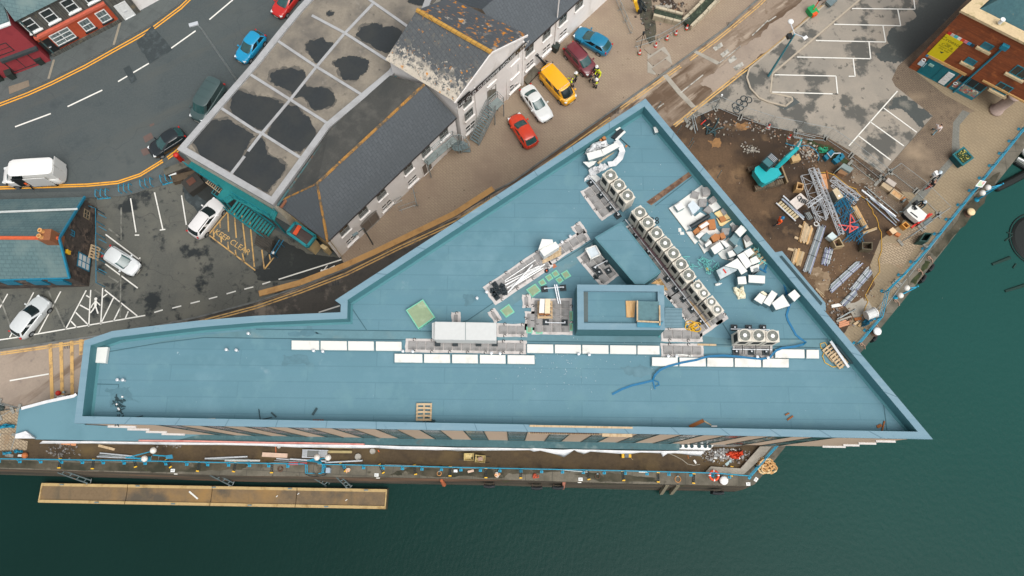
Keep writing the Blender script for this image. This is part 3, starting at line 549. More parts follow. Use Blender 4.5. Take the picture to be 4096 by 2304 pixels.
g=G();g.poly([(p.x,p.y,ZD+.004) for p in PX([(435,1407),(640,1370),(819,1348),(1024,1351),(1729,1359),(2300,1365),(2660,1366),(3230,1365),(3320,1390),(3240,1392),(2640,1372),(1729,1362),(1024,1330),(900,1330)],ZD)])
G().poly([(p.x,p.y,ZD+.006) for p in PX([(435,1407),(640,1366),(819,1340),(1024,1318),(1400,1321),(1729,1325),(2060,1340),(2470,1345),(2780,1340),(2920,1357),(3340,1356),(3345,1392),(2900,1388),(1729,1360),(1024,1353),(819,1350),(640,1372)],ZD)]).obj('roof_gutter',roofs,B1)
G().poly([(p.x,p.y,ZD+.010) for p in PX([(1729,1325),(1870,1280),(2060,1150),(2290,1010),(2550,850),(2610,810),(2630,825),(2560,880),(2300,1060),(2080,1200),(1900,1325)],ZD)]).obj('roof_gutter',roofs,B1)
g=G()
for px in ([(435,1407),(640,1372),(819,1350),(1024,1353),(1729,1360),(2640,1372),(3340,1393)],[(1024,1317),(1400,1321),(1729,1325),(1870,1282),(2060,1153),(2300,1008),(2560,842)],[(1397,1217),(1467,1321)],[(2910,1357),(3335,1356)],[(2870,1260),(2925,1350)],[(380,1536),(475,1538),(470,1640)],[(3530,1590),(3540,1660),(3548,1728)],[(2620,824),(2780,700)]):
    ribbon(g,[Vector((p.x,p.y,ZD+.016)) for p in PX(px,ZD)],.06)
g.obj('roof_seam',seam,B1)
g=G();g.poly([(p.x,p.y,ZD+.02) for p in PX([(2585,808),(2755,688),(2775,697),(2605,822)],ZD)]);g.obj('gravel_strip',mat('brown_debris',(132,104,84),.9,[('n',(96,72,58),2.,.45,.6),('n',(190,176,160),3.,.66,.72)],obj=False,bump=.4),B1)
tr=[(1165,1278),(1281,1389),(1391,1497),(1502,1608)]
sk=[(a,b,1363,1400) for a,b in tr]+[(2107,2215),(2218,2326),(2328,2436),(2439,2547),(2549,2640)]
SKY=[(a,b,1362+.012*(a-1165),1398+.012*(a-1165)) for a,b in tr]+[(a,b,1377+.012*(a-2107),1411+.012*(a-2107)) for a,b in sk[4:]]
SKY+=[(a,b,1415+.012*(a-1577),1449+.012*(a-1577)) for a,b in ((1577,1691),(1695,1802),(1807,1913),(1918,2024),(2029,2140))]
SKY+=[(a,b,1429+.012*(a-2607),1463+.012*(a-2607)) for a,b in ((2607,2713),(2717,2825),(2828,2935),(2938,3046),(3050,3157))]+[(3100,3220,1397,1431),(3225,3278,1399,1433)]
for a,b,y0,y1 in SKY:
    a+=1.5;b-=1.5;dy=.012*(b-a);q=PX([(a,y1),(b,y1+dy),(b-1,y0+dy),(a,y0)],ZD+.2)
    sk_o=G().prism([tuple(v) for v in ccw(q)],ZD-.02,ZD+.2).obj('skylight',lite,B1,bevel=.03);kb=offset(ccw(q),-.05);G().prism([tuple(v) for v in kb],ZD-.01,ZD+.1).obj('kerb_frame',roofs,sk_o)
for k,l in enumerate(([(1150,1332),(1240,1300),(1290,1338)],[(1130,1420),(1230,1423),(1262,1470),(1140,1466)],[(1850,1180),(1890,1178),(1886,1215),(1858,1225)],[(2480,1470),(2560,1455),(2640,1490),(2540,1510)],[(420,1560),(520,1545),(560,1610),(440,1630)])):
    q=wob(PX(l,ZD),6,.25,70+k);G().poly([(p.x,p.y,ZD+.013+.0008*k) for p in q]).obj('damp_patch',mat('damp_membrane',(84,122,134),.55,[('n',(96,134,146),.8,.5,.7)],obj=False),B1)
g=G()
for i in range(n):
    a,b,c_,d_=nb[i],nb[(i+1)%n],inn[i],inn[(i+1)%n];L_=(b-a).length;k_=int(L_/3.1)
    for k in range(1,k_):p,q=a.lerp(b,k/k_),c_.lerp(d_,k/k_);g=G();ribbon(g,[Vector((p.x,p.y,ZT+.006)),Vector((q.x,q.y,ZT+.006))],.05);g.obj('coping_joint',mat('coping_joint_line',(92,122,136),.8,obj=False),B1)
for px,py in ((904,1398),(944,1400),(1253,1402),(1290,1405),(1611,1404),(1650,1405),(1965,1412),(2000,1413),(2315,1415),(2357,1418),(2673,1424),(2707,1424),(3030,1426),(3073,1430),(1908,1192),(1946,1167),(2248,967),(2281,944),(490,1520),(468,1519),(992,1333),(2613,910),(2616,883)):
    p=P(px,py,ZD+.35);g=G();g.lathe([(.07,0),(.07,.28),(.1,.28),(.1,.36),(.03,.38)],(p.x,p.y,ZD),10);g.obj('vent_pipe',alu,B1,smooth=False)
def core(name,px,z0,z1,par,w,mt,mw):
    q=ccw(PX(px,z1));h=offset(q,w);n=len(q);g=G()
    g.add([(p.x,p.y,z0) for p in q]+[(p.x,p.y,z1) for p in q]+[(p.x,p.y,z1) for p in h]+[(p.x,p.y,z1-par) for p in h],
      [(n+i,n+(i+1)%n,2*n+(i+1)%n,2*n+i) for i in range(n)]+[(2*n+i,2*n+(i+1)%n,3*n+(i+1)%n,3*n+i) for i in range(n)])
    o=g.obj(name,mw,B1);g=G();g.add([(p.x,p.y,z0) for p in q]+[(p.x,p.y,z1-.004) for p in offset(q,.01)],[(i,(i+1)%n,n+(i+1)%n,n+i) for i in range(n)]);g.obj('side_wall',mat('core_side_shade_tint',(64,112,120),.8,obj=False),o);G().poly([(p.x,p.y,z1-par) for p in h]).obj('roof',mt,o);return o  # upright sides get a darker membrane tint that paints in their shade
sc=core('stair_core',[(2308,1138),(2656,1141),(2660,1320),(2310,1318)],ZD,17.0,.28,.42,roofm,roofc)
G().poly([(p.x,p.y,16.728) for p in PX([(2334,1164),(2352,1164),(2352,1288),(2334,1288)],16.72)]).obj('core_edge_strip',mat('grey_edge_strip',(84,98,98),.6,obj=False),sc)  # darker grey strip along the left inner edge of the core roof
hz=core('duct_housing',[(2378,950),(2488,886),(2645,1088),(2578,1137),(2540,1137)],ZD,16.4,.02,.1,roofm,mat('housing_membrane',(84,128,138),.8,obj=False))
q=ccw(PX([(3098,1010),(3128,1004),(3302,1212),(3304,1244),(3268,1222)],15.2));h=PX([(3118,1026),(3128,1022),(3290,1212),(3284,1222)],15.24)
g=G();g.prism([tuple(p) for p in q],9.,15.2);o=g.obj('side_canopy',roofc,B1);G().poly([tuple(p) for p in ccw(h)]).obj('canopy_slot',membdark,o)
# ---------------------------------------------------------------- old concrete-roofed warehouse
ZO=6.0
B2=thing('warehouse','old flat concrete roofed building covered with dark rain puddles and pale ribs','building')
fo=ccw(PX([(716,595),(1024,241),(1119,122),(1194,32),(1300,-80),(1750,-80),(1660,150),(1570,292),(1313,506),(1090,812)],ZO))
g=G();g.prism([tuple(p) for p in fo],0,ZO-.2,0,bottom=False,cap=False);g.obj('wall',mat('warehouse_render',(206,200,186),.9,[('n',(180,172,158),.8,.5,.7)],obj=False),B2)
G().poly([(p.x,p.y,ZO-.2) for p in fo]).obj('roof',oldroof,B2)
fi=offset(fo,.42);n=len(fo);g=G()
g.add([(p.x,p.y,ZO-.5) for p in offset(fo,-.12)]+[(p.x,p.y,ZO) for p in offset(fo,-.12)]+[(p.x,p.y,ZO) for p in fi]+[(p.x,p.y,ZO-.202) for p in fi],[(k*n+i,k*n+(i+1)%n,(k+1)*n+(i+1)%n,(k+1)*n+i) for k in range(3) for i in range(n)])
g.obj('parapet',oldridge,B2)
for k,l in enumerate(([(1490,11),(1374,133),(1265,262),(1159,395),(1045,530),(990,602)],[(976,622),(922,692)],[(875,424),(1024,522),(1045,530),(1204,631)],[(991,289),(1159,395),(1313,493)],[(1108,159),(1262,262),(1453,380)],[(1246,58),(1374,126),(1549,238)],[(1400,-60),(1484,0),(1628,101)])):
    g=G();q=[v-Vector((0,0,.22)) for v in PX(l,ZO)]
    for i in range(len(q)-1):g.beam(q[i]+Vector((0,0,.05+.004*k)),q[i+1]+Vector((0,0,.05+.004*k)),.24,.08)
    g.obj('roof_rib',oldridge,B2)
pud=[[(771,572),(800,510),(860,478),(915,478),(950,500),(990,530),(1025,545),(1040,590),(1000,650),(960,705),(930,670),(905,690),(935,730),(1000,745),(1020,640),(1070,630),(1145,658),(1125,700),(1090,740),(1075,770),(1010,750),(960,730),(880,680),(820,635)],
 [(925,372),(960,362),(1000,375),(1040,385),(1110,400),(1135,412),(1120,460),(1085,500),(1050,520),(1000,512),(950,470),(918,430)],
 [(1070,530),(1085,480),(1150,420),(1195,430),(1212,460),(1240,472),(1265,530),(1245,580),(1200,610),(1160,600),(1110,570)],
 [(1081,300),(1105,280),(1170,272),(1215,282),(1223,300),(1215,335),(1225,345),(1260,350),(1285,345),(1330,370),(1340,395),(1325,425),(1275,440),(1240,425),(1220,395),(1175,390),(1150,360),(1105,345),(1080,325)],
 [(1220,180),(1240,160),(1290,150),(1325,170),(1332,190),(1300,225),(1270,252),(1255,240),(1235,215),(1222,200)],
 [(1332,250),(1360,235),(1385,230),(1440,228),(1470,240),(1472,270),(1450,300),(1425,322),(1390,320),(1362,305),(1357,270),(1340,265)],
 [(1425,145),(1440,110),(1490,92),(1528,98),(1530,110),(1580,108),(1608,125),(1600,165),(1570,205),(1550,212),(1495,190),(1450,165)],
 [(1306,50),(1320,41),(1338,48),(1330,62),(1316,67)],[(1632,5),(1650,-30),(1740,-30),(1720,15),(1690,25),(1660,20)]]
pud[0]=[(771,572),(800,510),(860,478),(915,478),(950,500),(990,525),(1020,545),(1000,570),(975,610),(950,650),(925,685),(880,672),(820,635)]
pud.append([(935,692),(960,660),(1000,600),(1022,560),(1038,545),(1062,570),(1080,620),(1145,658),(1125,700),(1090,740),(1075,770),(1010,752),(985,742)])
for k,l in enumerate(pud):
    q0_=PX(l,ZO-.2);c0_=sum(q0_,Vector())/len(q0_);q=wob([c0_.lerp(v,1.07) for v in q0_],5,.3,k+40);G().poly([(p.x,p.y,ZO-.193+.0004*k) for p in q]).obj('damp_margin',mat('damp_concrete',(102,97,89),.8,[('n',(84,82,77),1.2,.45,.65)],obj=False),B2)
    q=wob(q0_,5,.16,k);G().poly([(p.x,p.y,ZO-.188+.001*k) for p in q]).obj('puddle',puddle,B2)
g=G();q=PX([(1096,818),(1140,756),(1320,510),(1400,440),(1572,300)],ZO-.1);g.tube([v+Vector((.28,-.12,0)) for v in q],.09,6);g.obj('gutter_pipe',gutter_t,B2)
g=G();g.tube([v+Vector((.55,-.25,-.1)) for v in q],.12,6);g.obj('gutter_pipe',mat('rust_brown_pipe',(130,84,60),.8,obj=False),B2)
# ---------------------------------------------------------------- customs house
B3=thing('customs_house','long white walled customs house with slate roofs and a lichened gable block','building')
def V3(px,py,z):return P(px,py,z)
ZE,ZR=5.2,8.2
eS,eW,eN=P(1310,967,ZE),P(1103,812,ZE),P(1826,470,ZE)
rS,rN=P(1268,734,ZR),P(1696,338,ZR);nw0,nw1=P(1140,772,ZE+.4),P(1560,302,ZE+.9)
g=G();g.add([eS,eN,rN,rS],[(0,1,2,3)]);g.add([eW,eS,rS],[(0,1,2)]);g.obj('roof',slate,B3)
g=G();g.add([rS,rN,nw1,P(1320,512,ZE+.6),nw0,eW],[(0,1,2,3),(0,3,4,5)]);g.obj('roof',slate_l,B3)
g=G();g.tube([rN,rS,eS],.13,6);g.tube([rS,eW],.08,6);g.obj('ridge_tile',ridge_o,B3)
def wallq(g,a,b,z0=0.,inset=.25,m=0):
    d=(b-a);d.z=0;d.normalize();nn=Vector((d.y,-d.x,0));a2,b2=a-nn*inset,b-nn*inset
    g.add([(a2.x,a2.y,z0),(b2.x,b2.y,z0),(b2.x,b2.y,b.z),(a2.x,a2.y,a.z)],[(0,1,2,3)],m);return a2,b2,d,nn
g=G();a2,b2,wd,wn=wallq(g,eS,eN);g.obj('wall',wpaint,B3)
g=G();wallq(g,eW,eS);g.obj('wall',cream,B3)
g=G();g.beam(eS+Vector((0,0,-.08)),eN+Vector((0,0,-.08)),.12,.1);g.beam(eW+Vector((0,0,-.08)),eS+Vector((0,0,-.08)),.1,.1);g.obj('gutter',mat('dark_gutter',(48,44,44),.6,obj=False),B3)
def wwin(name,base,d,nn,t,z0,w,h,mf=upvc,mp=pane,parent=None,arch=False,bars=1,sill=None,door=False,trans=1):
    p=base+d*t;p.z=0;f=G();o=nn*.03;Z=Vector((0,0,1))
    def b(a0,a1,y0,y1,mm=0,dd=.06):f.prism([tuple(v) for v in (p+d*a0+o*.3,p+d*a1+o*.3,p+d*a1+nn*dd,p+d*a0+nn*dd)],z0+y0,z0+y1,mm)
    e=.08;b(-w/2,-w/2+e,0,h);b(w/2-e,w/2,0,h);b(-w/2+e,w/2-e,0,e);b(-w/2+e,w/2-e,h-e,h)
    for k in range(bars):x=-w/2+w*(k+1)/(bars+1);b(x-.03,x+.03,e,h-e,0,.05)
    for k in range(trans):y=h*(k+1)/(trans+1);b(-w/2+e,w/2-e,y-.03,y+.03,0,.052)
    if arch:
        pts=[(w/2*1.1*cos(pi*k/8),h+w*.22*sin(pi*k/8)) for k in range(9)]
        f.add([p+d*x+Z*(z0+y)+nn*.05 for x,y in pts],[tuple(range(9))])
    fo_=f.obj(name,mf,parent);q=p+nn*.015
    G().add([q-d*(w/2-.02)+Z*(z0+.02),q+d*(w/2-.02)+Z*(z0+.02),q+d*(w/2-.02)+Z*(z0+h-.02),q-d*(w/2-.02)+Z*(z0+h-.02)],[(0,1,2,3)]).obj('pane',mp,fo_)
    if sill:f=G();f.prism([tuple(v) for v in (p-d*(w/2+.1)+nn*.02,p+d*(w/2+.1)+nn*.02,p+d*(w/2+.1)+nn*.2,p-d*(w/2+.1)+nn*.2)],z0-.12,z0-.01);f.obj('sill',sill,fo_)
    return fo_
gfr=mat('grey_window_frame',(136,140,136),.6,obj=False)
Lw=(b2-a2).length;base=Vector((a2.x,a2.y,0))
def tw(px,py,z):
    return (P(px,py,z)-base).dot(wd)
for px,py in ((1378,920),(1457,852),(1532,783),(1636,676),(1705,605),(1775,535)):wwin('window',base,wd,wn,tw(px,py,4.),3.3,1.0,1.35,gfr,pane,B3,sill=wpaint)
for px,py in ((1410,962),(1550,822),(1652,723)):wwin('window',base,wd,wn,tw(px,py,1.4),.8,1.2,1.1,wpaint,pane,B3,arch=True,sill=wpaint)
wwin('door',base,wd,wn,tw(1484,890,1.2),0,1.9,2.1,mat('grey_door_frame',(150,146,140),.7,obj=False),mat('grey_door',(128,118,108),.7,obj=False),B3,arch=True,trans=0)
wwin('door',base,wd,wn,tw(1722,680,1.2),0,1.2,2.1,wpaint,mat('grey_door',(128,118,108)),B3,arch=True,trans=0)
ZG,ZA=8.0,11.0
gl0,gl1,ga,gb=P(1819,408,ZG),P(2109,139,ZG),P(1965,209,ZA),P(1668,40,ZA);gl2,gl3=P(1541,239,ZG),P(1800,-10,ZG)
g=G();g.add([gl0,ga,gb,gl2],[(0,1,2,3)]);g.obj('roof',lichen_w,B3)
g=G();g.add([ga,gl1,gl3,gb],[(0,1,2,3)]);g.obj('roof',lichen_o,B3)
g=G();g.tube([ga,gb],.2,6);g.obj('ridge_tile',ridge_y,B3)
dg=gl1-gl0;dg.z=0;Lg=dg.length;dg.normalize();ng=Vector((dg.y,-dg.x,0));q0,q1,q2,q3=[v.copy() for v in (gl0,gl1,gl3,gl2)]
q0=gl0+dg*.25-ng*.15;q1=gl1-dg*.25-ng*.15;qa=ga-ng*.15-Vector((0,0,.12))
g=G();g.add([(q0.x,q0.y,0),(q1.x,q1.y,0),(q1.x,q1.y,ZG-.05),tuple(qa),(q0.x,q0.y,ZG-.05)],[(0,1,2,3,4)])
q2=gl2+dg*.25+ng*.2;q3=gl3-dg*.25+ng*.2
g.add([(q0.x,q0.y,0),(q0.x,q0.y,ZG-.05),(q2.x,q2.y,ZG-.05),(q2.x,q2.y,0)],[(0,1,2,3)]);g.add([(q1.x,q1.y,0),(q3.x,q3.y,0),(q3.x,q3.y,ZG-.05),(q1.x,q1.y,ZG-.05)],[(0,1,2,3)])
qb=gb+ng*.2-Vector((0,0,.12));g.add([(q2.x,q2.y,0),(q2.x,q2.y,ZG-.05),tuple(qb),(q3.x,q3.y,ZG-.05),(q3.x,q3.y,0)],[(0,1,2,3,4)])
g.obj('wall',wpaint,B3)
g=G();g.beam(gl0+ng*.02-Vector((0,0,.12)),ga+ng*.02-Vector((0,0,.12)),.1,.2);g.beam(ga+ng*.02-Vector((0,0,.12)),gl1+ng*.02-Vector((0,0,.12)),.1,.2);g.obj('bargeboard',wpaint,B3)
gbase=Vector((q0.x,q0.y,0))
c0=gbase+ng*.24;g=G();zb=6.72
g.prism([tuple(v) for v in (c0,c0+dg*(Lg-.5),c0+dg*(Lg-.5)+ng*.05,c0+ng*.05)],zb,zb+.62);sgn=g.obj('sign_board',blackp,B3);g=G();w_=c0-ng*.08;g.prism([tuple(v) for v in (w_,w_+dg*1.5,w_+dg*1.5+ng*.03,w_+ng*.03)],zb+.62,zb+.9);g.obj('sign_backing',blackp,B3)
M4=Matrix(((dg.x,0,ng.x,0),(dg.y,0,ng.y,0),(0,1,0,0),(0,0,0,1)));cc=c0+dg*((Lg-.5)/2)+ng*.056;M4.translation=Vector((cc.x,cc.y,zb+.3))
text('sign_lettering','THE OLD CUSTOMS HOUSE - 1797',None,0,.58,upvc,M4=M4,ext=.004,parent=sgn,kind=None)
g=G()
for t in (.0,2.05,Lg-2.7,Lg-.65):g.prism([tuple(v) for v in (gbase+dg*t+ng*.01,gbase+dg*(t+.16)+ng*.01,gbase+dg*(t+.16)+ng*.1,gbase+dg*t+ng*.1)],0,7.2)
g.obj('pilaster',wpaint,B3)
for t,z in ((1.2,5.4),(1.2,3.1),(Lg/2-.25,5.5),(Lg-1.7,5.4),(Lg-1.7,3.1)):wwin('window',gbase,dg,ng,t,z,1.0,1.3,gfr,pane,B3,sill=wpaint)
for t in (1.2,Lg-1.7):wwin('window',gbase,dg,ng,t,.7,1.3,1.3,wpaint,pane,B3,arch=True,sill=wpaint)
wwin('door',gbase,dg,ng,Lg/2-.25,2.55,1.1,2.1,mat('grey_door_frame',(150,146,140)),mat('olive_door',(120,116,104),.7),B3,trans=0)
rw0,rw1=P(2101,197,ZE),P(2480,-150,ZE);rr0,rr1=P(1990,66,ZR),P(2330,-260,ZR)
dr=(rw1-rw0);dr.z=0;dr.normalize();nr=Vector((dr.y,-dr.x,0));rr0=rw0-nr*4.0+Vector((0,0,3));rr1=rw1-nr*4.0+Vector((0,0,3));bk0=rw0-nr*8;bk1=rw1-nr*8
rr0-=dr*1.2;bk0-=dr*1.2;rw00=rw0-dr*1.2
g=G();g.add([rw00,rw1,rr1,rr0],[(0,1,2,3)]);g.add([rr0,rr1,bk1,bk0],[(0,1,2,3)]);g.obj('roof',slate,B3)
g=G();ra,rb,_,_=wallq(g,rw00,rw1);g.obj('wall',wpaint,B3)
rbase=Vector((ra.x,ra.y,0))
g=G();g.beam(rw00+Vector((0,0,-.08)),rw1+Vector((0,0,-.08)),.12,.1);g.obj('gutter',mat('dark_gutter',(48,44,44)),B3)
for px,py in ((2122,200),(2175,125),(2228,55),(2287,-10)):wwin('window',rbase,dr,nr,(P(px,py,4)-rbase).dot(dr),3.3,1.0,1.3,gfr,pane,B3,sill=wpaint)
for px,py in ((2116,255),(2170,183),(2222,110)):wwin('window',rbase,dr,nr,(P(px,py,1.4)-rbase).dot(dr),.9,1.1,1.1,wpaint,pane,B3,arch=True,sill=wpaint)
g=G();p=rbase+dr*((P(2203,190,0)-rbase).dot(dr))+nr*.1;g.tube([(p.x,p.y,0),(p.x,p.y,8.5)],.06);g.obj('downpipe',wpaint,B3)
g=G();g.prism([tuple(v) for v in ccw(PX([(2098,330),(2134,268),(2158,292),(2110,345)]))],0,.35);g.obj('entrance_ramp',conc,B3)
# ---------------------------------------------------------------- porch annex with teal fascia
B4=thing('porch_annex','small cream porch with dark felt roof and teal fascia beside the slate roof corner','building')
pr=ccw(PX([(1149,929),(1181,889),(1261,944),(1228,986)],3.));
G().prism([tuple(p) for p in offset(pr,.12)],0,2.8,0,bottom=False).obj('wall',cream,B4)
G().prism([tuple(p) for p in offset(pr,.12)],2.8,2.95).obj('roof',mat('dark_felt',(74,64,62),.9,[('n',(92,80,74),1.2,.5,.7)],obj=False),B4)
g=G();n=len(pr)
for i in range(n):g.beam(Vector((pr[i].x,pr[i].y,2.85)),Vector((pr[(i+1)%n].x,pr[(i+1)%n].y,2.85)),.22,.35)
g.obj('fascia',teal_p,B4)
g=G();g.beam(P(1178,938,3.05),P(1200,903,3.05),.35,.1);g.obj('roof_patch',mat('orange_flashing',(214,84,46),.8,obj=False),B4)
g=G();q=ccw(PX([(1279,985),(1300,1000),(1312,988),(1290,975)],1.6));g.prism([tuple(p) for p in q],0,1.6);g.obj('meter_cupboard',cream,B4)
# ---------------------------------------------------------------- stone house lower left
B5=thing('stone_house','dark stone house with teal slate roof, orange ridge and a two pot chimney','house')
zr,zs_,zn=5.6,3.3,2.5
A1,A2=P(236,953,zr),P(-260,950,zr);S1,S2=P(277,1113,zs_),P(-260,1128,zs_);N1,N2=P(338,788,zn),P(-260,805,zn)
g=G();g.add([S2,S1,A1,A2],[(0,1,2,3)]);g.add([A2,A1,N1,N2],[(0,1,2,3)]);g.obj('roof',slate_t,B5)
g=G();i_=Vector((-.15,0,0));lo=Vector((0,0,-.06))
g.add([A1+i_+lo,S1+i_+lo+Vector((0,.15,0)),Vector((S1.x-.15,S1.y+.15,0)),Vector((N1.x-.15,N1.y-.15,0)),N1+i_+lo+Vector((0,-.15,0))],[(0,4,3,2,1)])
g.add([Vector((S2.x,S2.y+.15,0)),Vector((S1.x-.15,S1.y+.15,0)),S1+i_+lo+Vector((0,.15,0)),S2+lo+Vector((0,.15,0))],[(0,1,2,3)])
g.obj('wall',stone_d,B5)
g=G();u=Vector((0.04,0,.02));g.beam(A1+u,S1+u,.14,.2);g.beam(A1+u,N1+u,.14,.2);g.beam(S2+u,S1+u,.1,.14);g.obj('verge_board',mat('verge_teal',(22,122,152),.5,obj=False),B5)
g=G();g.tube([A1+Vector((0,0,.05)),A2+Vector((0,0,.05))],.16,6);g.obj('ridge_tile',mat('terracotta_ridge',(206,96,58),.8,obj=False),B5)
g=G();g.beam(P(310,836,zr-1.8),P(-100,852,zr-1.8),.18,.05);g.obj('lead_flashing',mat('pale_lead',(190,196,194),.6,obj=False),B5)
cp_=A1+Vector((-.6,.0,0));g=G();g.box((cp_.x,cp_.y,5.6),(.95,.95,1.9));ch=g.obj('chimney',mat('chimney_brick',(150,98,66),.9,[('b',(120,76,54),.24,.09,0,.6,.015)],obj=False),B5)
for dy in (-.24,.24):G().lathe([(.17,0),(.14,.32),(.18,.34),(.18,.42),(.11,.42),(.11,.2)],(cp_.x-.2,cp_.y+dy,6.55),12).obj('chimney_pot',mat('buff_pot',(222,166,104),.8),ch)
gd=(S1-N1);gd.z=0;gd.normalize();gn=Vector((-gd.y,gd.x,0));gn=gn if gn.x > 0 else -gn
gb0=Vector((N1.x-.15,N1.y-.15,0))
def tg(px,py,z):return (P(px,py,z)-gb0).dot(gd)
wwin('window',gb0,gd,gn,tg(338,1048,1.2),.3,1.3,1.9,mat('verge_teal',(22,122,152)),upvc,B5,trans=2)
wwin('window',gb0,gd,gn,tg(352,855,1.8),1.2,.8,.9,mat('buff_surround',(140,124,100),.9),pane,B5)
wwin('window',gb0,gd,gn,tg(280,930,3.6),3.1,.5,.8,mat('verge_teal',(22,122,152)),pane,B5)
for x in (55,165,250):G().box((P(x,1135,1.5).x,S1.y+.05,1.9),(1.3,.2,1.3)).obj('window',mat('verge_teal',(22,122,152)),B5)
# ---------------------------------------------------------------- terrace, upper left
td=(P(485,90)-P(217,228));td.z=0;td.normalize();tn=Vector((td.y,-td.x,0))
t0=P(217,228)+Vector((0,0,0));T0=Vector((t0.x,t0.y,0));Lt=(P(485,90)-t0).length
B6=thing('orange_house','terraced house with orange rendered ground floor and grey stone upper floor','house')
def face(name,a,b,z0,z1,dep,m,par,over=0.):
    g=G();g.prism([tuple(v) for v in (a+tn*over,b+tn*over,b-tn*dep,a-tn*dep)],z0,z1,0,bottom=False);return g.obj(name,m,par)
face('wall',T0,T0+td*Lt,.55,3.1,7,orwall,B6);face('wall',T0-td*.0,T0+td*Lt,3.1,6.0,7,stone,B6,-.12)
face('plinth',T0,T0+td*Lt,0,.55,1,stone,B6,.12);face('cornice',T0,T0+td*Lt,2.95,3.22,.5,cornice,B6,.18)
g=G();r0=T0+tn*.25;r1=r0+td*Lt;rt=-tn*4+Vector((0,0,3));g.add([r0+Vector((0,0,6.02)),r1+Vector((0,0,6.02)),r1+rt+Vector((0,0,6.02)),r0+rt+Vector((0,0,6.02))],[(0,1,2,3)]);g.obj('roof',slate_t,B6)
g=G();g.box((0,0,0),(0,0,0)) if 0 else g.beam(T0+td*.25+tn*.05+Vector((0,0,.3)),T0+td*.25+tn*.05+Vector((0,0,6)),.1,.1,up=(1,0,0));g.obj('downpipe',gutter_t,B6)
def tt(px,py,z):return (P(px,py,z)-T0).dot(td)
wwin('window',T0,td,tn,tt(247,135,1.6),1.0,1.9,1.6,upvc,pane_c,B6,bars=1,trans=2,sill=blackp)
wwin('window',T0,td,tn,tt(344,92,1.6),1.0,1.0,1.5,upvc,pane_c,B6,bars=0,trans=1,sill=blackp);wwin('window',T0,td,tn,tt(411,58,1.6),1.0,1.0,1.5,upvc,pane_c,B6,bars=0,trans=1,sill=blackp)
dr_=wwin('door',T0,td,tn,tt(198,182,1.3),.35,1.0,2.1,blackp,blackp,B6,bars=0,trans=0);p=T0+td*tt(198,182,1.3)+tn*.08;G().box((p.x,p.y,1.4),(.05,.25,.05),atan2(td.y,td.x)+pi/2).obj('letterbox',alu,dr_)
for px,py in ((112,80),(190,48),(278,18),(355,-20)):wwin('window',T0-tn*.12,td,tn,tt(px,py,4.4),3.75,1.05,1.6,upvc,pane,B6,bars=0,trans=1,sill=upvc)
B7=thing('crimson_house','crimson painted brick house with dark shopfront at the left edge','house')
rd=(P(206,246)-P(-60,345));rd.z=0;rd.normalize();rn=Vector((rd.y,-rd.x,0));R1=P(206,246);R0=P(-320,440);Lr=(R1-R0).length
g=G();g.prism([tuple(v) for v in (R0,R1,R1-rn*6,R0-rn*6)],0,6.0,0,bottom=False);g.obj('wall',redwall,B7)
g=G();g.prism([tuple(v) for v in (R0+rn*.1,R1+rn*.1,R1-rn*6.2,R0-rn*6.2)],6.0,6.15);g.obj('gutter',upvc,B7);g=G();g.prism([tuple(v) for v in (R0-rn*.2,R1-rn*.2,R1-rn*6.2,R0-rn*6.2)],6.16,6.3);g.obj('roof',slate_t,B7)
def tr_(px,py,z):return (P(px,py,z)-R0).dot(rd)
wwin('window',R0,rd,rn,tr_(8,175,3.3),2.95,1.5,1.3,mat('black_surround',(44,50,52)),pane_c,B7,bars=0);
s_=wwin('shopfront',R0,rd,rn,tr_(84,255,1.2),.4,2.3,1.7,mat('black_surround',(44,50,52)),pane,B7,bars=1,trans=0)
g=G();a=R0+rd*(tr_(70,215,2.5)-1.6);g.beam(a+rn*.2+Vector((0,0,2.45)),a+rd*3.4+rn*.2+Vector((0,0,2.45)),.35,.3);g.obj('shop_cornice',mat('dark_slate_paint',(58,66,68),.7),B7)
B8=thing('white_door_house','grey stone house with a white panelled door beside the orange house','house')
U0=T0+td*(Lt+.02);U1=U0+td*2.1
face('wall',U0,U1,0,5.8,6,stone,B8,.05)
d8=wwin('door',U0+tn*.05,td,tn,1.0,.1,1.15,2.2,upvc,upvc,B8,bars=0,trans=0);G().box(tuple(U0+td*1.0+tn*.14+Vector((0,0,1.15))),(.3,.03,.06),atan2(td.y,td.x)).obj('letterbox',alu,d8)
B9=thing('white_gable_house','bright white rendered house end at the top edge past the stone house','house')
w0=P(559,47);w1=P(700,-30);dw2=(w1-w0);dw2.z=0;dw2.normalize();nw2=Vector((dw2.y,-dw2.x,0));dv=Vector((-nw2.x,-nw2.y,0))
g=G();g.prism([tuple(v) for v in (w0,w1,w1+dv*6,w0+dv*6)],0,6,0,bottom=False);g.obj('wall',wpaint,B9)
g=G();g.prism([tuple(v) for v in (w0+nw2*.2,w1+nw2*.2,w1+dv*6,w0+dv*6)],6,6.2);g.obj('roof',slate,B9)
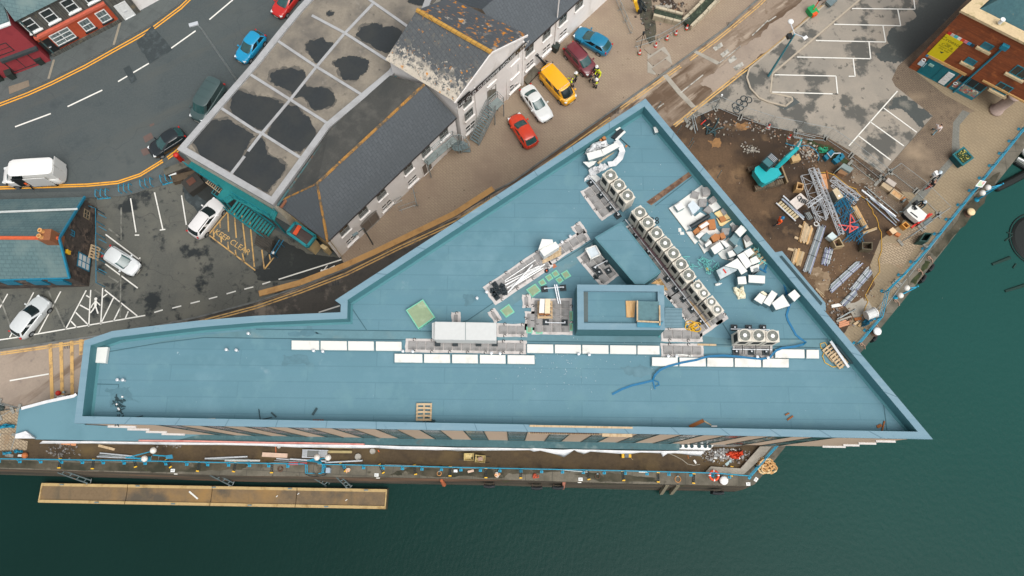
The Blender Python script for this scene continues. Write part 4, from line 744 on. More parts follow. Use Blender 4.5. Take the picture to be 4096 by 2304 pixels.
# ---------------------------------------------------------------- brick gallery building, upper right
BZ=9.1
B10=thing('brick_gallery','red brown brick building with a tall yellow poster and teal doors by the plaza','building')
k0=P(3634,270);k1=P(4021,472);bd=(k1-k0);bd.z=0;bd.normalize();bn=Vector((bd.y,-bd.x,0));Lb=(k1-k0).length;K0=Vector((k0.x,k0.y,0))
if bn.y > 0:bn=-bn
lb=(P(3865,432)-K0).dot(bd)
kk=Vector((-bn.x,-bn.y,0));kl=Matrix.Rotation(radians(-4),3,'Z')@Vector((K0.x,K0.y,0)).normalized();g=G()
g.prism([tuple(v) for v in (K0,K0+bd*lb,K0+bd*lb+kk*16,K0+kl*16)],0,2.9,0,bottom=False);g.obj('wall',brick_r,B10)
brw=mat('gallery_brick',(151,82,47),.9,[('s',(128,68,40),1.,.42,.62,(.5,.5,5),0),('n',(120,68,44),.8,.55,.7),('n',(174,100,56),1.3,.58,.7)],obj=False,var=.16,vs=9)
g=G();g.prism([tuple(v) for v in (K0+bn*.01,K0+bd*Lb+bn*.01,K0+bd*Lb+kk*16,K0+kl*16)],2.9,BZ-.25,0);g.obj('wall',brw,B10)
g=G();g.prism([tuple(v) for v in (K0+bn*.004,K0+bd*lb+bn*.004,K0+bd*lb+bn*.0,K0+bn*.0)],0,2.9,0);g.obj('wall',brw,B10)
cq=ccw([K0+bn*.25-bd*.2,K0+bd*(Lb+.2)+bn*.25,K0+bd*(Lb+.2)+kk*16,K0-bd*.2+kl*16]);ci=offset(cq,.95);g=G();n=4
g.add([(p.x,p.y,BZ-.25) for p in cq]+[(p.x,p.y,BZ) for p in cq]+[(p.x,p.y,BZ+.05) for p in ci],[(k*n+i,k*n+(i+1)%n,(k+1)*n+(i+1)%n,(k+1)*n+i) for k in range(2) for i in range(n)]);g.obj('parapet_coping',sand,B10)
g=G();c4=[Vector((p.x,p.y,BZ-.15)) for p in ci];up=sum(c4,Vector())/4+Vector((0,0,3.2));g.add(c4+[up],[(i,(i+1)%4,4) for i in range(4)])
g.obj('roof',mat('lichen_spotted_slate',(54,92,98),.8,[('n',(176,136,66),2.4,.66,.7),('n',(70,106,108),.5,.5,.7)],obj=False,var=.12),B10)
p=P(4004,86,BZ+.4);G().lathe([(.16,0),(.16,.45),(.2,.45),(.2,.5)],(p.x,p.y,BZ+.2),12).obj('roof_vent',upvc,B10)
Lin=K0
def tk(px,py,z):return (P(px,py,z)-K0).dot(bd)
def facez(px,py):
    best=None
    for i in range(0,90):
        z=i*.1;q=P(px,py,z)-K0;e=abs(q.dot(bn))
        if best is None or e < best[0]:best=(e,z,q.dot(bd))
    return best[2],best[1]
def fpanel(name,t,z,w,h,m,dd=.06,parent=None):
    p=K0+bd*t;g=G();g.prism([tuple(v) for v in (p-bd*w/2+bn*.015,p+bd*w/2+bn*.015,p+bd*w/2+bn*dd,p-bd*w/2+bn*dd)],z-h/2,z+h/2);return g.obj(name,m,parent or B10)
corners=[facez(*c) for c in ((3795,127),(3846,175),(3768,251),(3713,210))]
t_=sum(c[0] for c in corners)/4;z_=sum(c[1] for c in corners)/4
PW=abs(corners[1][0]-corners[0][0]+corners[2][0]-corners[3][0])/2;PH=abs(corners[0][1]-corners[3][1]+corners[1][1]-corners[2][1])/2
pb=fpanel('poster',t_,z_,PW,PH,mat('poster_yellow',(226,206,22),.6,var=.03))
Mb=Matrix(((bd.x,0,bn.x,0),(bd.y,0,bn.y,0),(0,1,0,0),(0,0,0,1)))
def ftext(body,t,z,size,m,dd=.066,parent=pb,align='CENTER'):
    M_=Mb.copy();q=K0+bd*t+bn*dd;M_.translation=Vector((q.x,q.y,z));return text('lettering',body,None,0,size,m,M4=M_,ext=.001,parent=parent,kind=None,align=align)
olive=mat('olive_ink',(120,112,20),.7)
for s_,dz,sz in (('Croeso!',1.05,.55),('Siop',.62,.3),('Caffi &',.36,.4),('Visitor Info',.06,.3),('this way',-.2,.3)):ftext(s_,t_+.05,z_+dz,sz,olive)
q=K0+bd*(t_)+bn*.068;g=G();g.add([q+bd*.22+Vector((0,0,z_-.42)),q-bd*.12+Vector((0,0,z_-.56)),q+bd*.1+Vector((0,0,z_-.72))],[(0,2,1)]);g.obj('arrow',mat('dark_green_ink',(20,66,56)),pb)
cols=[(206,52,44),(240,240,236),(60,150,200),(210,200,190),(230,90,50),(34,70,84),(90,200,210),(226,130,140)]
rr=random.Random(5)
for sgn_ in (1,-1):
    for k in range(8):
        fpanel('picture_tile',t_-PW/2+.16+k*.31,z_+sgn_*(PH/2+.17),.3,.32,mat('tile_%d' % ((k*3+(2 if sgn_ < 0 else 0))%8),cols[(k*3+(2 if sgn_ < 0 else 0))%8],.6),.05,pb)
def gwin(px,py,w,h,fm,pm,bars=1):
    t,z=facez(px,py);f=wwin('window',K0,bd,bn,t,z-h/2,w,h,fm,pm,B10,bars=bars,trans=0);
    g=G();p=K0+bd*t;g.prism([tuple(v) for v in (p-bd*(w/2+.2)+bn*.02,p+bd*(w/2+.2)+bn*.02,p+bd*(w/2+.2)+bn*.24,p-bd*(w/2+.2)+bn*.24)],z-h/2-.24,z-h/2-.01);g.obj('sill',sand,f)
tealw=mat('teal_window_paint',(42,128,146),.5)
gwin(3949,184,.9,.75,tealw,mat('blue_shutter',(52,112,128),.5),0);gwin(3882,246,.9,.75,tealw,mat('blue_shutter',(52,112,128)),0)
gwin(4080,288,1.3,1.25,tealw,pane);gwin(4012,352,1.3,1.25,tealw,pane)
t,z=facez(3738,303);dw_=wwin('door',K0,bd,bn,t,.05,3.0,2.3,mat('teal_door',(22,112,124),.5),mat('teal_door',(22,112,124)),B10,bars=1,trans=0)
for k in range(3):fpanel('notice',t+.95,.45+.62*k,.62,.55,upvc,.09,dw_)
fpanel('notice',t-.95,1.7,.45,.3,mat('pale_notice',(150,190,180)),.09,dw_);fpanel('lintel',t+.1,2.62,3.7,.3,lintel,.1)
t,z=facez(3688,254);fpanel('notice_board',t,z,.6,.6,mat('pale_blue_board',(206,222,230),.6),.06)
for px,py in ((3696,238),(3824,330)):
    t,z=facez(px,py);q=K0+bd*t+bn*.1;g=G();g.ring((q.x,q.y,z),.17,.04,16,tilt=Matrix(((bd.x,0,bn.x),(bd.y,0,bn.y),(0,1,0))));g.obj('round_sign',upvc,B10)
t0_,z0_=facez(4006,200);t1_,z1_=facez(3797,391);q0_=K0+bd*t0_+bn*.12;q1_=K0+bd*t1_+bn*.12;t_m=(t0_+t1_)/2;q0_=K0+bd*t_m+bn*.12
g=G();g.tube([(q0_.x,q0_.y,0.02),(q0_.x,q0_.y,7.4)],.09,8);g.prism([tuple(v) for v in (q0_-bd*.3-bn*.08,q0_+bd*.3-bn*.08,q0_+bd*.3+bn*.22,q0_-bd*.3+bn*.22)],7.4,7.9);g.obj('downpipe',mat('teal_downpipe',(34,128,152),.5),B10)
fpanel('lintel',(lb+Lb)/2-.1,2.98,Lb-lb+1.2,.2,lintel,.12)
q=P(3965,500);G().lathe([(.62,0),(.62,.25),(.5,.35),(.46,2.7),(.55,2.8),(.6,2.9)],(k1.x-.8,k1.y+.75,0),18).obj('corner_column',col_s,B10,smooth=True)
g=G();pw_=K0+bd*(lb+.05)+kk*.0;q=pw_+bd*0.02
for i in range(3):
    for j in range(2):
        z=.5+j*1.1;a=lb-2.2+.75*i;fpanel('shop_poster',a+.35,z+.45,.68,.95,[mat('poster_black',(36,42,44)),mat('poster_collage',(150,150,130),.7,[('n',(200,80,70),3.,.5,.56),('n',(60,150,170),4.,.55,.6),('n',(230,226,200),2.4,.55,.6)])][1-j],.05)
f2=fpanel('window',lb-1.1,1.25,2.4,2.4,mat('teal_window_paint',(42,128,146)),.03)
# ---------------------------------------------------------------- vehicles
def mixm(c):return paint('paint_%d_%d_%d' % c,c)
def rrect(xf,xr,w,n=8,bow=.12,rc=.22,bowr=.08):
    """outline of n*4 points, front edge first; x forward"""
    pts=[]
    for k in range(n):
        u=-1+2*(k+.5)/n;pts.append((xf-bow*u*u-(rc*.5 if abs(u) > .8 else 0),-u*w*(.93 if abs(u) > .8 else 1)))
    for k in range(n):
        u=(k+.5)/n;pts.append((xf-bow-rc-(xf-bow-rc-xr-rc)*u,-w*(1-.03*(2*u-1)**2)))
    for k in range(n):
        u=-1+2*(k+.5)/n;pts.append((xr+bowr*u*u+(rc*.5 if abs(u) > .8 else 0),u*w*(.93 if abs(u) > .8 else 1)))
    for k in range(n):
        u=(k+.5)/n;pts.append((xr+rc+(xf-bow-rc-xr-rc)*u,w*(1-.03*(2*u-1)**2)))
    return pts
def car(label,nose,tail,zc,L,Wd,H,col,style='hatch',group='cars parked around the buildings',glass=None,name='car',cat='car',rails=False,sunroof=False):
    a,b=P(*nose,zc),P(*tail,zc);c=(a+b)/2;d=a-b
    o=thing(name,label,cat,(c.x,c.y,0),atan2(d.y,d.x),group);o.scale=(.97,)*3 if style == 'bigvan' else (.89,)*3
    pm=mixm(col);glass=glass or cglass;h=L/2;w=Wd/2;n=8;N=4*n
    prof={
      'hatch':(.84,.93,.25*L,-.47*L,.04*L,-.36*L,.78,.93),'suv':(.98,1.05,.24*L,-.47*L,.06*L,-.40*L,.80,1.05),
      'saloon':(.80,.90,.20*L,-.33*L,.02*L,-.20*L,.76,.92),'mpv':(.95,1.02,.30*L,-.47*L,.13*L,-.41*L,.80,1.02),
      'van':(1.0,1.1,.36*L,-.49*L,.24*L,-.465*L,.86,1.1),'camper':(1.05,1.1,.41*L,-.49*L,.27*L,-.455*L,.86,1.1),'bigvan':(1.1,1.25,.40*L,-.49*L,.25*L,-.475*L,.84,1.25)}[style]
    hh,bh,cf,cr,rf,rr_,rw,dh=prof
    def ring(pts,zf):return [Vector((x,y,zf(x) if callable(zf) else zf)) for x,y in pts]
    def deck(x,up=0.):
        t=(x+h)/(2*h)
        if x > cf:z=bh-.02+(hh-.1-bh)*((x-cf)/(h-cf))**1.4
        elif x < cr+.15:z=dh-.06*((cr+.15-x)/(cr+.15+h+.01))
        else:z=bh
        return z+up
    R_=[ring(rrect(h-.06,-h+.06,w*.93,n),.22),ring(rrect(h,-h,w*.985,n),.42),ring(rrect(h-.01,-h+.02,w,n),lambda x:min(.68,deck(x)-.12)),ring(rrect(h-.10,-h+.08,w*.95,n,.16),lambda x:deck(x,-.03)),
          ring(rrect((h-.1)*.55+cf*.45+.06,(-h+.08)*.5+cr*.5,w*.90,n,.14),lambda x:deck(x,.015)),ring(rrect(cf,cr,w*.86,n,.16,.12),lambda x:deck(x,.02)),
          ring(rrect(rf,rr_,w*rw,n,.10,.1),lambda x:H-.05-.03*abs(x)/h),ring(rrect(rf-.12,rr_+.12,w*rw*.84,n,.08,.1),H)]
    kind_g={'van':(1,0,1),'bigvan':(1,0,1)}.get(style,(1,1,2))
    bd_,gls=G(),{}
    V=[v for r in R_ for v in r];faces=[]
    for i in range(len(R_)-1):
        for k in range(N):
            k2=(k+1)%N;q=(i*N+k,(i+1)*N+k,(i+1)*N+k2,i*N+k2)
            zone=None
            if i == 5:
                e,j=divmod(k,n)
                if e == 0 and j < n-1:zone='windscreen'
                elif e == 2 and j < n-1 and style not in ('bigvan',):zone='rear_window'
                elif e in (1,3):
                    jj=j if e == 1 else n-2-j
                    if style == 'bigvan':zone='side_window' if jj in (0,1) and j < n-1 else None
                    elif style in ('van',):zone='side_window' if jj in (0,1) and j < n-1 else None
                    elif style == 'camper':zone='side_window' if jj in (0,1,3,4) and j < n-1 else None
                    elif j < n-1:zone='side_window' if jj != 3 else None
                if zone:zone=(zone,e,(jj > 2) if zone == 'side_window' else 0)
            if zone:gls.setdefault(zone,[]).append(q)
            else:faces.append(q)
    top=len(R_)-1;faces.append(tuple(top*N+k for k in range(N-1,-1,-1)));faces.append(tuple(range(N)))
    bd_.add(V,faces);bo=bd_.obj('body',pm,o,smooth=True)
    es=bo.modifiers.new('es','EDGE_SPLIT');es.split_angle=radians(38)
    for z,fs in gls.items():
        g=G()
        for q in fs:
            vs=[V[i] for i in q];ce=sum(vs,Vector())/4;nrm=(vs[2]-vs[0]).cross(vs[1]-vs[3]);nrm.normalize()
            g.add(vs,[(0,1,2,3)])
        g.obj(z[0],glass if z[0] != 'side_window' else cglass_d,o,smooth=True)
    for sx in (.31,-.30):
        for sy in (1,-1):
            r=.33 if style in ('suv','bigvan','van','camper') else .31;g=G()
            M_=lambda p:(p[0]+sx*L,p[1]+sy*(w-.09),p[2]+r)
            vs=[];nn=14
            for y in (-.11,.11):vs+=[M_((r*cos(2*pi*k/nn),y,r*sin(2*pi*k/nn))) for k in range(nn)]
            g.add(vs,[(k,(k+1)%nn,nn+(k+1)%nn,nn+k) for k in range(nn)]+[tuple(range(nn)),tuple(range(2*nn-1,nn-1,-1))]);wh=g.obj('wheel',tyre,o)
            g=G();g.add([M_((.2*cos(2*pi*k/10),sy*.125,.2*sin(2*pi*k/10))) for k in range(10)],[tuple(range(10))]);g.obj('rim',rim,wh)
    for sy in (1,-1):
        z=deck(h-.15);G().box((h-.24,sy*w*.66,z-.075),(.26,.3,.12),-sy*.35).obj('headlight',lamp_c,o,bevel=.03)
        G().box((-h+.13,sy*w*.74,bh-.10),(.12,.2,.16),sy*.3).obj('tail_light',lamp_r,o)
        G().box((cf-.28*(1 if style != 'bigvan' else .6),sy*(w+.07),bh+.06),(.14,.2,.13)).obj('mirror',pm if style != 'bigvan' else blackp,o,bevel=.03)
    G().box((h+.0,0,.45),(.03,.52,.12)).obj('number_plate',plate_w,o)
    G().box((h-.03,0,.52),(.08,w*1.2,.14)).obj('grille',blackp,o)
    if style in ('hatch','suv','mpv','saloon'):
        for y in (.32,-.3):G().beam((cf-.02,y+.26,bh+.02),(cf-.14,y-.28,bh+.08),.03,.03).obj('wiper',blackp,o)
    if rails:
        for sy in (1,-1):G().beam((rf-.25,sy*w*rw*.86,H+.03),(rr_+.2,sy*w*rw*.86,H+.03),.05,.05).obj('roof_rail',blackp,o)
    if sunroof:G().box(((rf+rr_)/2+.25,0,H+.006),(.75,.8,.016)).obj('sunroof',cglass_d,o)
    return o
v1=car('white high roof panel van with its side door open beside a worker',(6,708),(270,690),.7,5.6,2.0,2.5,(236,236,232),'bigvan',None,name='panel_van',cat='van')
G().box((-.85,1.06,1.3),(2.0,.05,1.7)).obj('sliding_door',mixm((236,236,232)),v1);G().box((.75,1.0,1.35),(1.0,.06,1.6)).obj('door_opening',blackp,v1)
for y in (-.95,.95):G().box((-2.77,y*.5,1.5),(.04,.85,1.9)).obj('rear_door',mixm((228,228,224)),v1)
car('glossy black hatchback at the kerb by the double yellow lines',(600,612),(735,527),.6,4.0,1.75,1.48,(30,38,42))
v2=car('dark grey green panel van parked tight against the warehouse',(775,476),(876,318),1.0,4.9,1.95,1.95,(66,86,86),'van',None,name='panel_van',cat='van')
for x in (-1.6,-.7,.2):G().box((x,0,1.955),(.03,1.4,.02)).obj('roof_seam',mixm((52,70,70)),v2)
car('bright cyan hatchback parked on the main road',(955,243),(1048,130),.6,4.0,1.72,1.5,(22,150,196))
car('glossy red car cut off by the top edge of the picture',(1098,66),(1195,-58),.6,4.2,1.75,1.45,(196,40,34))
car('orange red hatchback nosed toward the metal stair',(2057,466),(2128,578),.6,4.1,1.78,1.45,(216,62,30))
car('silver saloon parked between the red hatchback and the orange camper',(2192,478),(2100,348),.6,4.55,1.78,1.42,(222,224,222),'saloon')
cv=car('bright orange camper van with a roof rack on the brick yard',(2286,398),(2176,276),.9,4.75,1.86,1.92,(246,176,24),'camper',None,glass=cglass_d,name='camper_van',cat='van')
for sx in (1.0,-1.9):
    G().tube([(sx,-.82,1.97),(sx,.82,1.97)],.025).obj('roof_bar',alu,cv)
    for sy in (.8,-.8):G().box((sx,sy,1.95),(.12,.1,.1)).obj('bar_foot',blackp,cv)
G().box((1.98,0,1.12),(.05,1.3,.02)).obj('bonnet_vent',blackp,cv)
car('dark maroon people carrier facing the group of hard hatted men',(2366,284),(2276,188),.7,4.25,1.78,1.62,(112,46,54),'mpv',rails=True)
car('teal blue hatchback near the black anchor',(2312,128),(2430,196),.6,4.3,1.8,1.48,(22,120,156))
car('white estate car with black roof rails beside the teal stair',(872,812),(778,932),.7,4.5,1.82,1.55,(232,230,228),'suv',rails=True,glass=cglass_d)
car('small silver white hatchback in the angled bay by the stone house',(542,1078),(432,1008),.6,3.95,1.72,1.5,(216,220,220))
car('silver crossover in the lower left bay by the hatched lines',(174,1200),(68,1336),.7,4.45,1.85,1.55,(206,210,210),'suv',glass=cglass_d)
# ---------------------------------------------------------------- people
def skinmesh(name,chains,mats_,parent,root=0,lev=1):
    """chains: list of [(x,y,z,r),...]; a chain may start with an int = index of an existing vertex"""
    vs,es,rs=[],[],[]
    for ch in chains:
        prev=None
        for q in ch:
            if isinstance(q,int):prev=q;continue
            vs.append(q[:3]);rs.append(q[3]);i=len(vs)-1
            if prev is not None:es.append((prev,i))
            prev=i
    me=bpy.data.meshes.new(name);me.from_pydata(vs,es,[]);me.materials.append(mats_);o=bpy.data.objects.new(name,me);C.objects.link(o);o.parent=parent
    sk_=o.modifiers.new('skin','SKIN');sk_.use_smooth_shade=True
    if not me.skin_vertices:me.attributes
    for i,r in enumerate(rs):
        d_=me.skin_vertices[0].data[i];d_.radius=(r,r);d_.use_root=(i == root)
    sb=o.modifiers.new('sub','SUBSURF');sb.levels=lev;sb.render_levels=lev
    return o
def person(label,px,py,face,legs=.18,armL=(.25,.2),armR=(.25,.2),lean=0.,top=navy,bot=navy,vest=None,hat=None,hood=None,hairm=hair,scale=.95,group=None,z=0.):
    p=P(px,py,z);o=thing('person',label,'person',tuple(p),face,group);o.scale=(scale,)*3
    lx=lambda zz:lean*(zz-.95)
    hip,knee,ank=.95,.50,.08
    T=[(0,0,.95,.13),(lx(1.15),0,1.15,.125),(lx(1.38),0,1.38,.13),(lx(1.5),0,1.5,.06)]
    head=[(lx(1.55)+.01,0,1.56,.055),(lx(1.62)+.02,0,1.63,.085),(lx(1.7)+.02,0,1.72,.09),(lx(1.75)+.01,0,1.78,.06)]
    fr=[(0,.1,.86,.085),(legs*.5,.1,knee,.06),(legs*.9,.1,ank+.03,.045),(legs*.9+.05,.1,.05,.045),(legs*.9+.2,.11,.04,.04)]
    bk=[(0,-.1,.86,.085),(-legs*.2,-.1,knee,.06),(-legs,-.1,ank+.03,.045),(-legs+.05,-.1,.05,.045),(-legs+.2,-.11,.04,.04)]
    def arm(s,a):
        f,out=a;sh=(lx(1.4),s*.19,1.4,.06);el=(lx(1.15)+f*.45,s*(.25+out*.2),1.13,.045);wr=(el[0]+f*.75+.02,s*(.24+out*.1),1.13-.24+abs(f)*.35,.032)
        dv=Vector((wr[0]-el[0],wr[1]-el[1],wr[2]-el[2])).normalized();sd=dv.cross(Vector((0,s,0))).normalized() if abs(dv.y) < .9 else Vector((1,0,0))
        w3=Vector(wr[:3]);palm=w3+dv*.07
        return sh,el,wr,dv,sd,w3,palm
    AL,AR=arm(1,armL),arm(-1,armR);ch=[T+head,[0]+fr,[0]+bk]
    cnt=8+5+5;hands=[]
    for A in (AL,AR):
        sh,el,wr,dv,sd,w3,palm=A
        ch.append([2,sh,el,wr,(*palm,.03)]);cnt+=4;pi_=cnt-1
        for k,ln in enumerate((.075,.085,.08,.06)):
            q=palm+sd*((k-1.5)*.022);e1=q+dv*ln*.55;e2=q+dv*ln*.9+Vector((0,-.02 if A is AL else .02,-.012));ch.append([pi_,(*e1,.009),(*e2,.008)]);cnt+=2
        th=palm-dv*.03-sd*.045;ch.append([pi_,(*th,.011),(*(th+dv*.035-sd*.01),.009)]);cnt+=2
    body=skinmesh('body',ch,skin,o)
    k1=1.16
    J=[[(lx(.98),0,.93,.16),(lx(1.15),0,1.15,.165),(lx(1.38),0,1.39,.165),(lx(1.47),0,1.47,.09)],[2,(*AL[0][:3],.085),(*AL[1][:3],.065),(*AL[2][:3],.05)],[2,(*AR[0][:3],.085),(*AR[1][:3],.065),(*AR[2][:3],.05)]]
    skinmesh('jacket',J,top,o)
    tr2=[[(0,0,.97,.145),(0,0,.9,.14)],[1]+[(x,y,zz,r*1.25) for x,y,zz,r in fr[:3]],[1]+[(x,y,zz,r*1.25) for x,y,zz,r in bk[:3]]]
    skinmesh('trousers',tr2,bot,o)
    for L_ in (fr,bk):skinmesh('boot',[[(L_[3][0]-.04,L_[3][1],.06,.058),(L_[3][0]+.06,L_[3][1],.055,.055),(L_[4][0]+.03,L_[4][1],.045,.045)]],black_r,o)
    if vest:
        skinmesh('vest',[[(lx(1.0),0,.98,.178),(lx(1.15),0,1.15,.182),(lx(1.36),0,1.38,.185),(lx(1.45),0,1.45,.11)],[2,(lx(1.41),.13,1.42,.11)],[2,(lx(1.41),-.13,1.42,.11)]],vest,o)
        for zz in (1.08,1.22):G().lathe([(.205,-.025),(.208,0),(.205,.025)],(lx(zz),0,zz),14,cap=False).obj('reflective_band',alu,o)
    hx,hzz=lx(1.7)+.02,1.72
    if hat:
        g=G();g.lathe([(.17,.0),(.165,.012),(.135,.015),(.132,.07),(.1,.13),(.04,.155),(.001,.16)],(hx,0,hzz+.02),14,cap=False);g.box((hx+.15,0,hzz+.028),(.1,.16,.012));g.obj('hard_hat',hat,o,smooth=True)
    elif hood:skinmesh('hood',[[(hx-.03,0,hzz-.1,.12),(hx-.02,0,hzz+.03,.125),(hx-.02,0,hzz+.08,.08)]],hood,o)
    else:skinmesh('hair',[[(hx-.05,0,hzz-.06,.085),(hx-.03,0,hzz+.02,.1),(hx-.02,0,hzz+.06,.085)]],hairm,o)
    g=G();g.tube([(hx+.085,0,hzz+.0),(hx+.118,0,hzz-.05)],[.012,.02],6);g.obj('nose',skin,o)
    for s in (.035,-.035):G().sphere((hx+.085,s,hzz+.012),.014,8).obj('eye',blackp,o)
    for s in (.1,-.1):G().sphere((hx,s,hzz-.02),.028,8).obj('ear',skin,o)
    G().box((hx+.09,0,hzz-.085),(.012,.05,.012)).obj('mouth',mat('lips',(170,96,88),.6),o)
    return o
GR='men in high visibility vests on the brick yard'
person('person in white hard hat and yellow vest standing behind the camper van bonnet',2302,327,radians(200),.12,(.3,.1),(.1,.2),.08,navy,navy,limep,whiteh,group=GR)
person('person in dark jacket with yellow sleeves leaning at the camper van door',2288,352,radians(160),.15,(.55,.3),(.5,.3),.3,limep,navy,navy,group=GR)
person('person in white hard hat and yellow vest at the corner of the maroon car bonnet',2381,300,radians(250),.12,(.35,.1),(.3,.1),.1,navy,navy,limep,whiteh,group=GR)
person('person with yellow hood bending over beside the maroon car',2392,312,radians(240),.14,(.45,.1),(.35,.1),.25,limep,navy,None,None,limep,group=GR)
person('person in black jacket with a striped vest stepping forward without a hat',2364,330,radians(300),.26,(.3,.2),(-.2,.2),.1,navy,navy,mat('striped_vest',(190,170,120)),group=GR)
person('person in white hard hat and yellow vest standing apart in the yard facing the group',2380,355,radians(110),.08,(.4,.1),(.4,.1),.0,navy,navy,limep,whiteh,group=GR)
person('person in orange coat leaning into the side door of the white van',133,754,radians(95),.2,(.6,.1),(.6,.1),.45,orangep,navy)
person('person in orange jacket and blue helmet walking across the site soil',3101,898,radians(20),.34,(.35,.2),(-.25,.2),.12,orangep,navy,None,mat('blue_helmet',(40,120,170),.4))
person('person in pale top and light jeans walking on the plaza past the gallery',3728,532,radians(60),.3,(.3,.1),(-.2,.1),.06,mat('pale_pink_top',(220,206,200),.9),denim,None,None,None,blackp)
person('person in a black coat and red trousers walking beside the pale cobbles',3706,752,radians(200),.3,(.3,.2),(-.2,.2),.05,mat('black_coat',(40,44,48),.9),mat('red_trousers',(210,64,44),.8),None,None,None,hair)
pb_=person('person with pale cap carrying a white backpack following the black coat',3724,716,radians(230),.26,(.3,.1),(-.1,.1),.05,mat('black_coat',(40,44,48)),navy,None,mat('pale_blue_cap',(206,222,232),.7))
k=thing('backpack','white square backpack worn by the person with the pale cap','backpack',(P(3737,699,1.1).x,P(3737,699,1.1).y,1.05),.4)
G().box((0,0,.25),(.3,.42,.5)).obj('bag',whiteh,k,bevel=.05);G().box((-.18,0,.18),(.08,.32,.28)).obj('pocket',mat('grey_pocket',(180,184,186)),k,bevel=.03)
person('person in dark clothes working at the back of the white mini digger',3670,828,radians(215),.15,(.5,.2),(.4,.2),.3,mat('dark_teal_coat',(46,66,70),.9),navy,None,mat('grey_cap',(190,200,206),.7))
# ---------------------------------------------------------------- street furniture, upper half
lp_=thing('street_lamp','tall grey street lamp leaning over the main road with a flat head','street lamp',tuple(P(950,326)))
b0=P(950,326);hd=P(775,98,9.3)-b0;g=G();g.tube([(0,0,0),(0,0,4),(0,0,8.6)],[.11,.08,.06],8);g.tube([(0,0,8.6),(hd.x*.4,hd.y*.4,9.15),(hd.x,hd.y,9.3)],.05);g.obj('pole',galv,lp_)
g=G();g.box((hd.x,hd.y,9.32),(.75,.32,.12),atan2(hd.y,hd.x));g.obj('lamp_head',alu,lp_,bevel=.03)
tp_=thing('cctv_mast','teal mast with lamps and a camera at the car park corner','mast',tuple(P(3072,306)))
b0=P(3072,306);g=G();g.tube([(0,0,0),(0,0,3),(0,0,6.9)],[.12,.1,.08],8);g.lathe([(.3,0),(.3,.05),(.14,.08)],(0,0,0),10);g.obj('pole',mat('teal_pole',(64,132,144),.5),tp_)
g=G();g.tube([(-.3,.9,7.1),(0,.1,6.9),(.75,-.35,7.0)],.05);g.obj('lamp_arm',alu,tp_);G().sphere((-.3,1.1,7.15),.26,12,sz=.6).obj('lamp_head',whiteh,tp_);G().box((.85,-.4,7.0),(.4,.26,.14),.6).obj('lamp_head',whiteh,tp_);G().box((-.42,-.1,6.8),(.42,.4,.36),.3).obj('camera_box',blackp,tp_,bevel=.03)
tl=thing('traffic_light','portable traffic light on a green and orange stand by the kerb','traffic light',tuple(P(3243,55)),.5)
g=G();g.box((0,0,.35),(.75,.95,.6));g.obj('battery_box',mat('green_plastic',(30,160,88),.5),tl,bevel=.06);G().box((-.1,-.45,.5),(.5,.25,.4)).obj('counterweight',orangep,tl);g=G();g.tube([(0,0,.6),(0,.0,2.2)],.05);g.obj('pole',orangep,tl);G().box((.0,0,2.7),(.38,.3,1.0)).obj('signal_head',blackp,tl,bevel=.05)
for z in (2.4,2.7,3.0):G().lathe([(.1,0),(.12,.02),(.001,.03)],(.0,0,0),8,cap=False).obj('lens',mat('dark_lens',(60,70,60)),tl).location=(.0,-.16,z)
dp=thing('barrow','grey metal barrow left by the kerb near the portable traffic light','barrow',tuple(P(3318,18)),.7)
g=G();g.prism([(-.5,-.35),(.5,-.3),(.5,.3),(-.5,.35)],.3,.6);g.obj('tray',galv_d,dp);G().tube([(.6,-.06,.2),(.6,.06,.2)],.2,12).obj('wheel',tyre,dp)
for y in (.3,-.3):G().tube([(.55,0,.2),(-.4,y,.35),(-1.1,y,.6)],.025).obj('handle',galv_d,dp)
pb=thing('post_box','red round pillar post box at the warehouse corner','post box',tuple(P(730,645)))
g=G();g.lathe([(.24,0),(.24,.2),(.21,.22),(.21,1.35)],(0,0,0),16);g.obj('pillar',redp,pb);g=G();g.lathe([(.25,1.35),(.26,1.42),(.2,1.52),(.001,1.58)],(0,0,0),16,cap=False);g.obj('cap',redp,pb,smooth=True);G().box((0,-.215,1.2),(.2,.03,.05)).obj('slot',blackp,pb)
rk=thing('bicycle_rack','','bicycle rack',(0,0,0))
for k in range(3):
    g=G();g.tube([(k*.45,-.35,0),(k*.45,-.35,.65),(k*.45,-.25,.75),(k*.45,.25,.75),(k*.45,.35,.65),(k*.45,.35,0)],.035);g.obj('hoop',cyan_p,rk)
G().box((.45,-.35,.03),(1.2,.08,.06)).obj('base_rail',cyan_p,rk);G().box((.45,.35,.03),(1.2,.08,.06)).obj('base_rail',cyan_p,rk)
rl=['blue bicycle rack nearest the stone boundary wall','blue bicycle rack above the car park bays, third from the wall','blue bicycle rack beside the iron gully, second from the wall','blue bicycle rack at the north corner of the stone house']
for i,(px,py,rz) in enumerate(((655,725,.3),(490,762,.15),(575,742,.2),(398,782,.1))):
    q=rk if i == 0 else dup(rk,(0,0,0));q.location=tuple(P(px,py,.0));q.rotation_euler.z=rz;q['label']=rl[i];q['group']='blue bicycle racks on the footway'
bw=thing('boundary_wall','mossy stone boundary wall below the post box','wall',tuple(P(720,680)))
o_=P(720,680);w0,w1=P(657,690,1.)-o_,P(790,640,1.)-o_;g=G();g.beam((w0.x,w0.y,.5),(w1.x,w1.y,.5),.55,1.0);g.obj('wall',stone_d,bw);g=G();g.beam((w0.x,w0.y,1.04),(w1.x,w1.y,1.04),.65,.1);g.obj('coping',mat('mossy_coping',(100,98,88),.95,[('n',(66,68,58),1.2,.5,.62)]),bw)
wp=thing('retaining_wall','rough earth bank wall between the boundary wall and the car park','wall',tuple(P(740,705)))
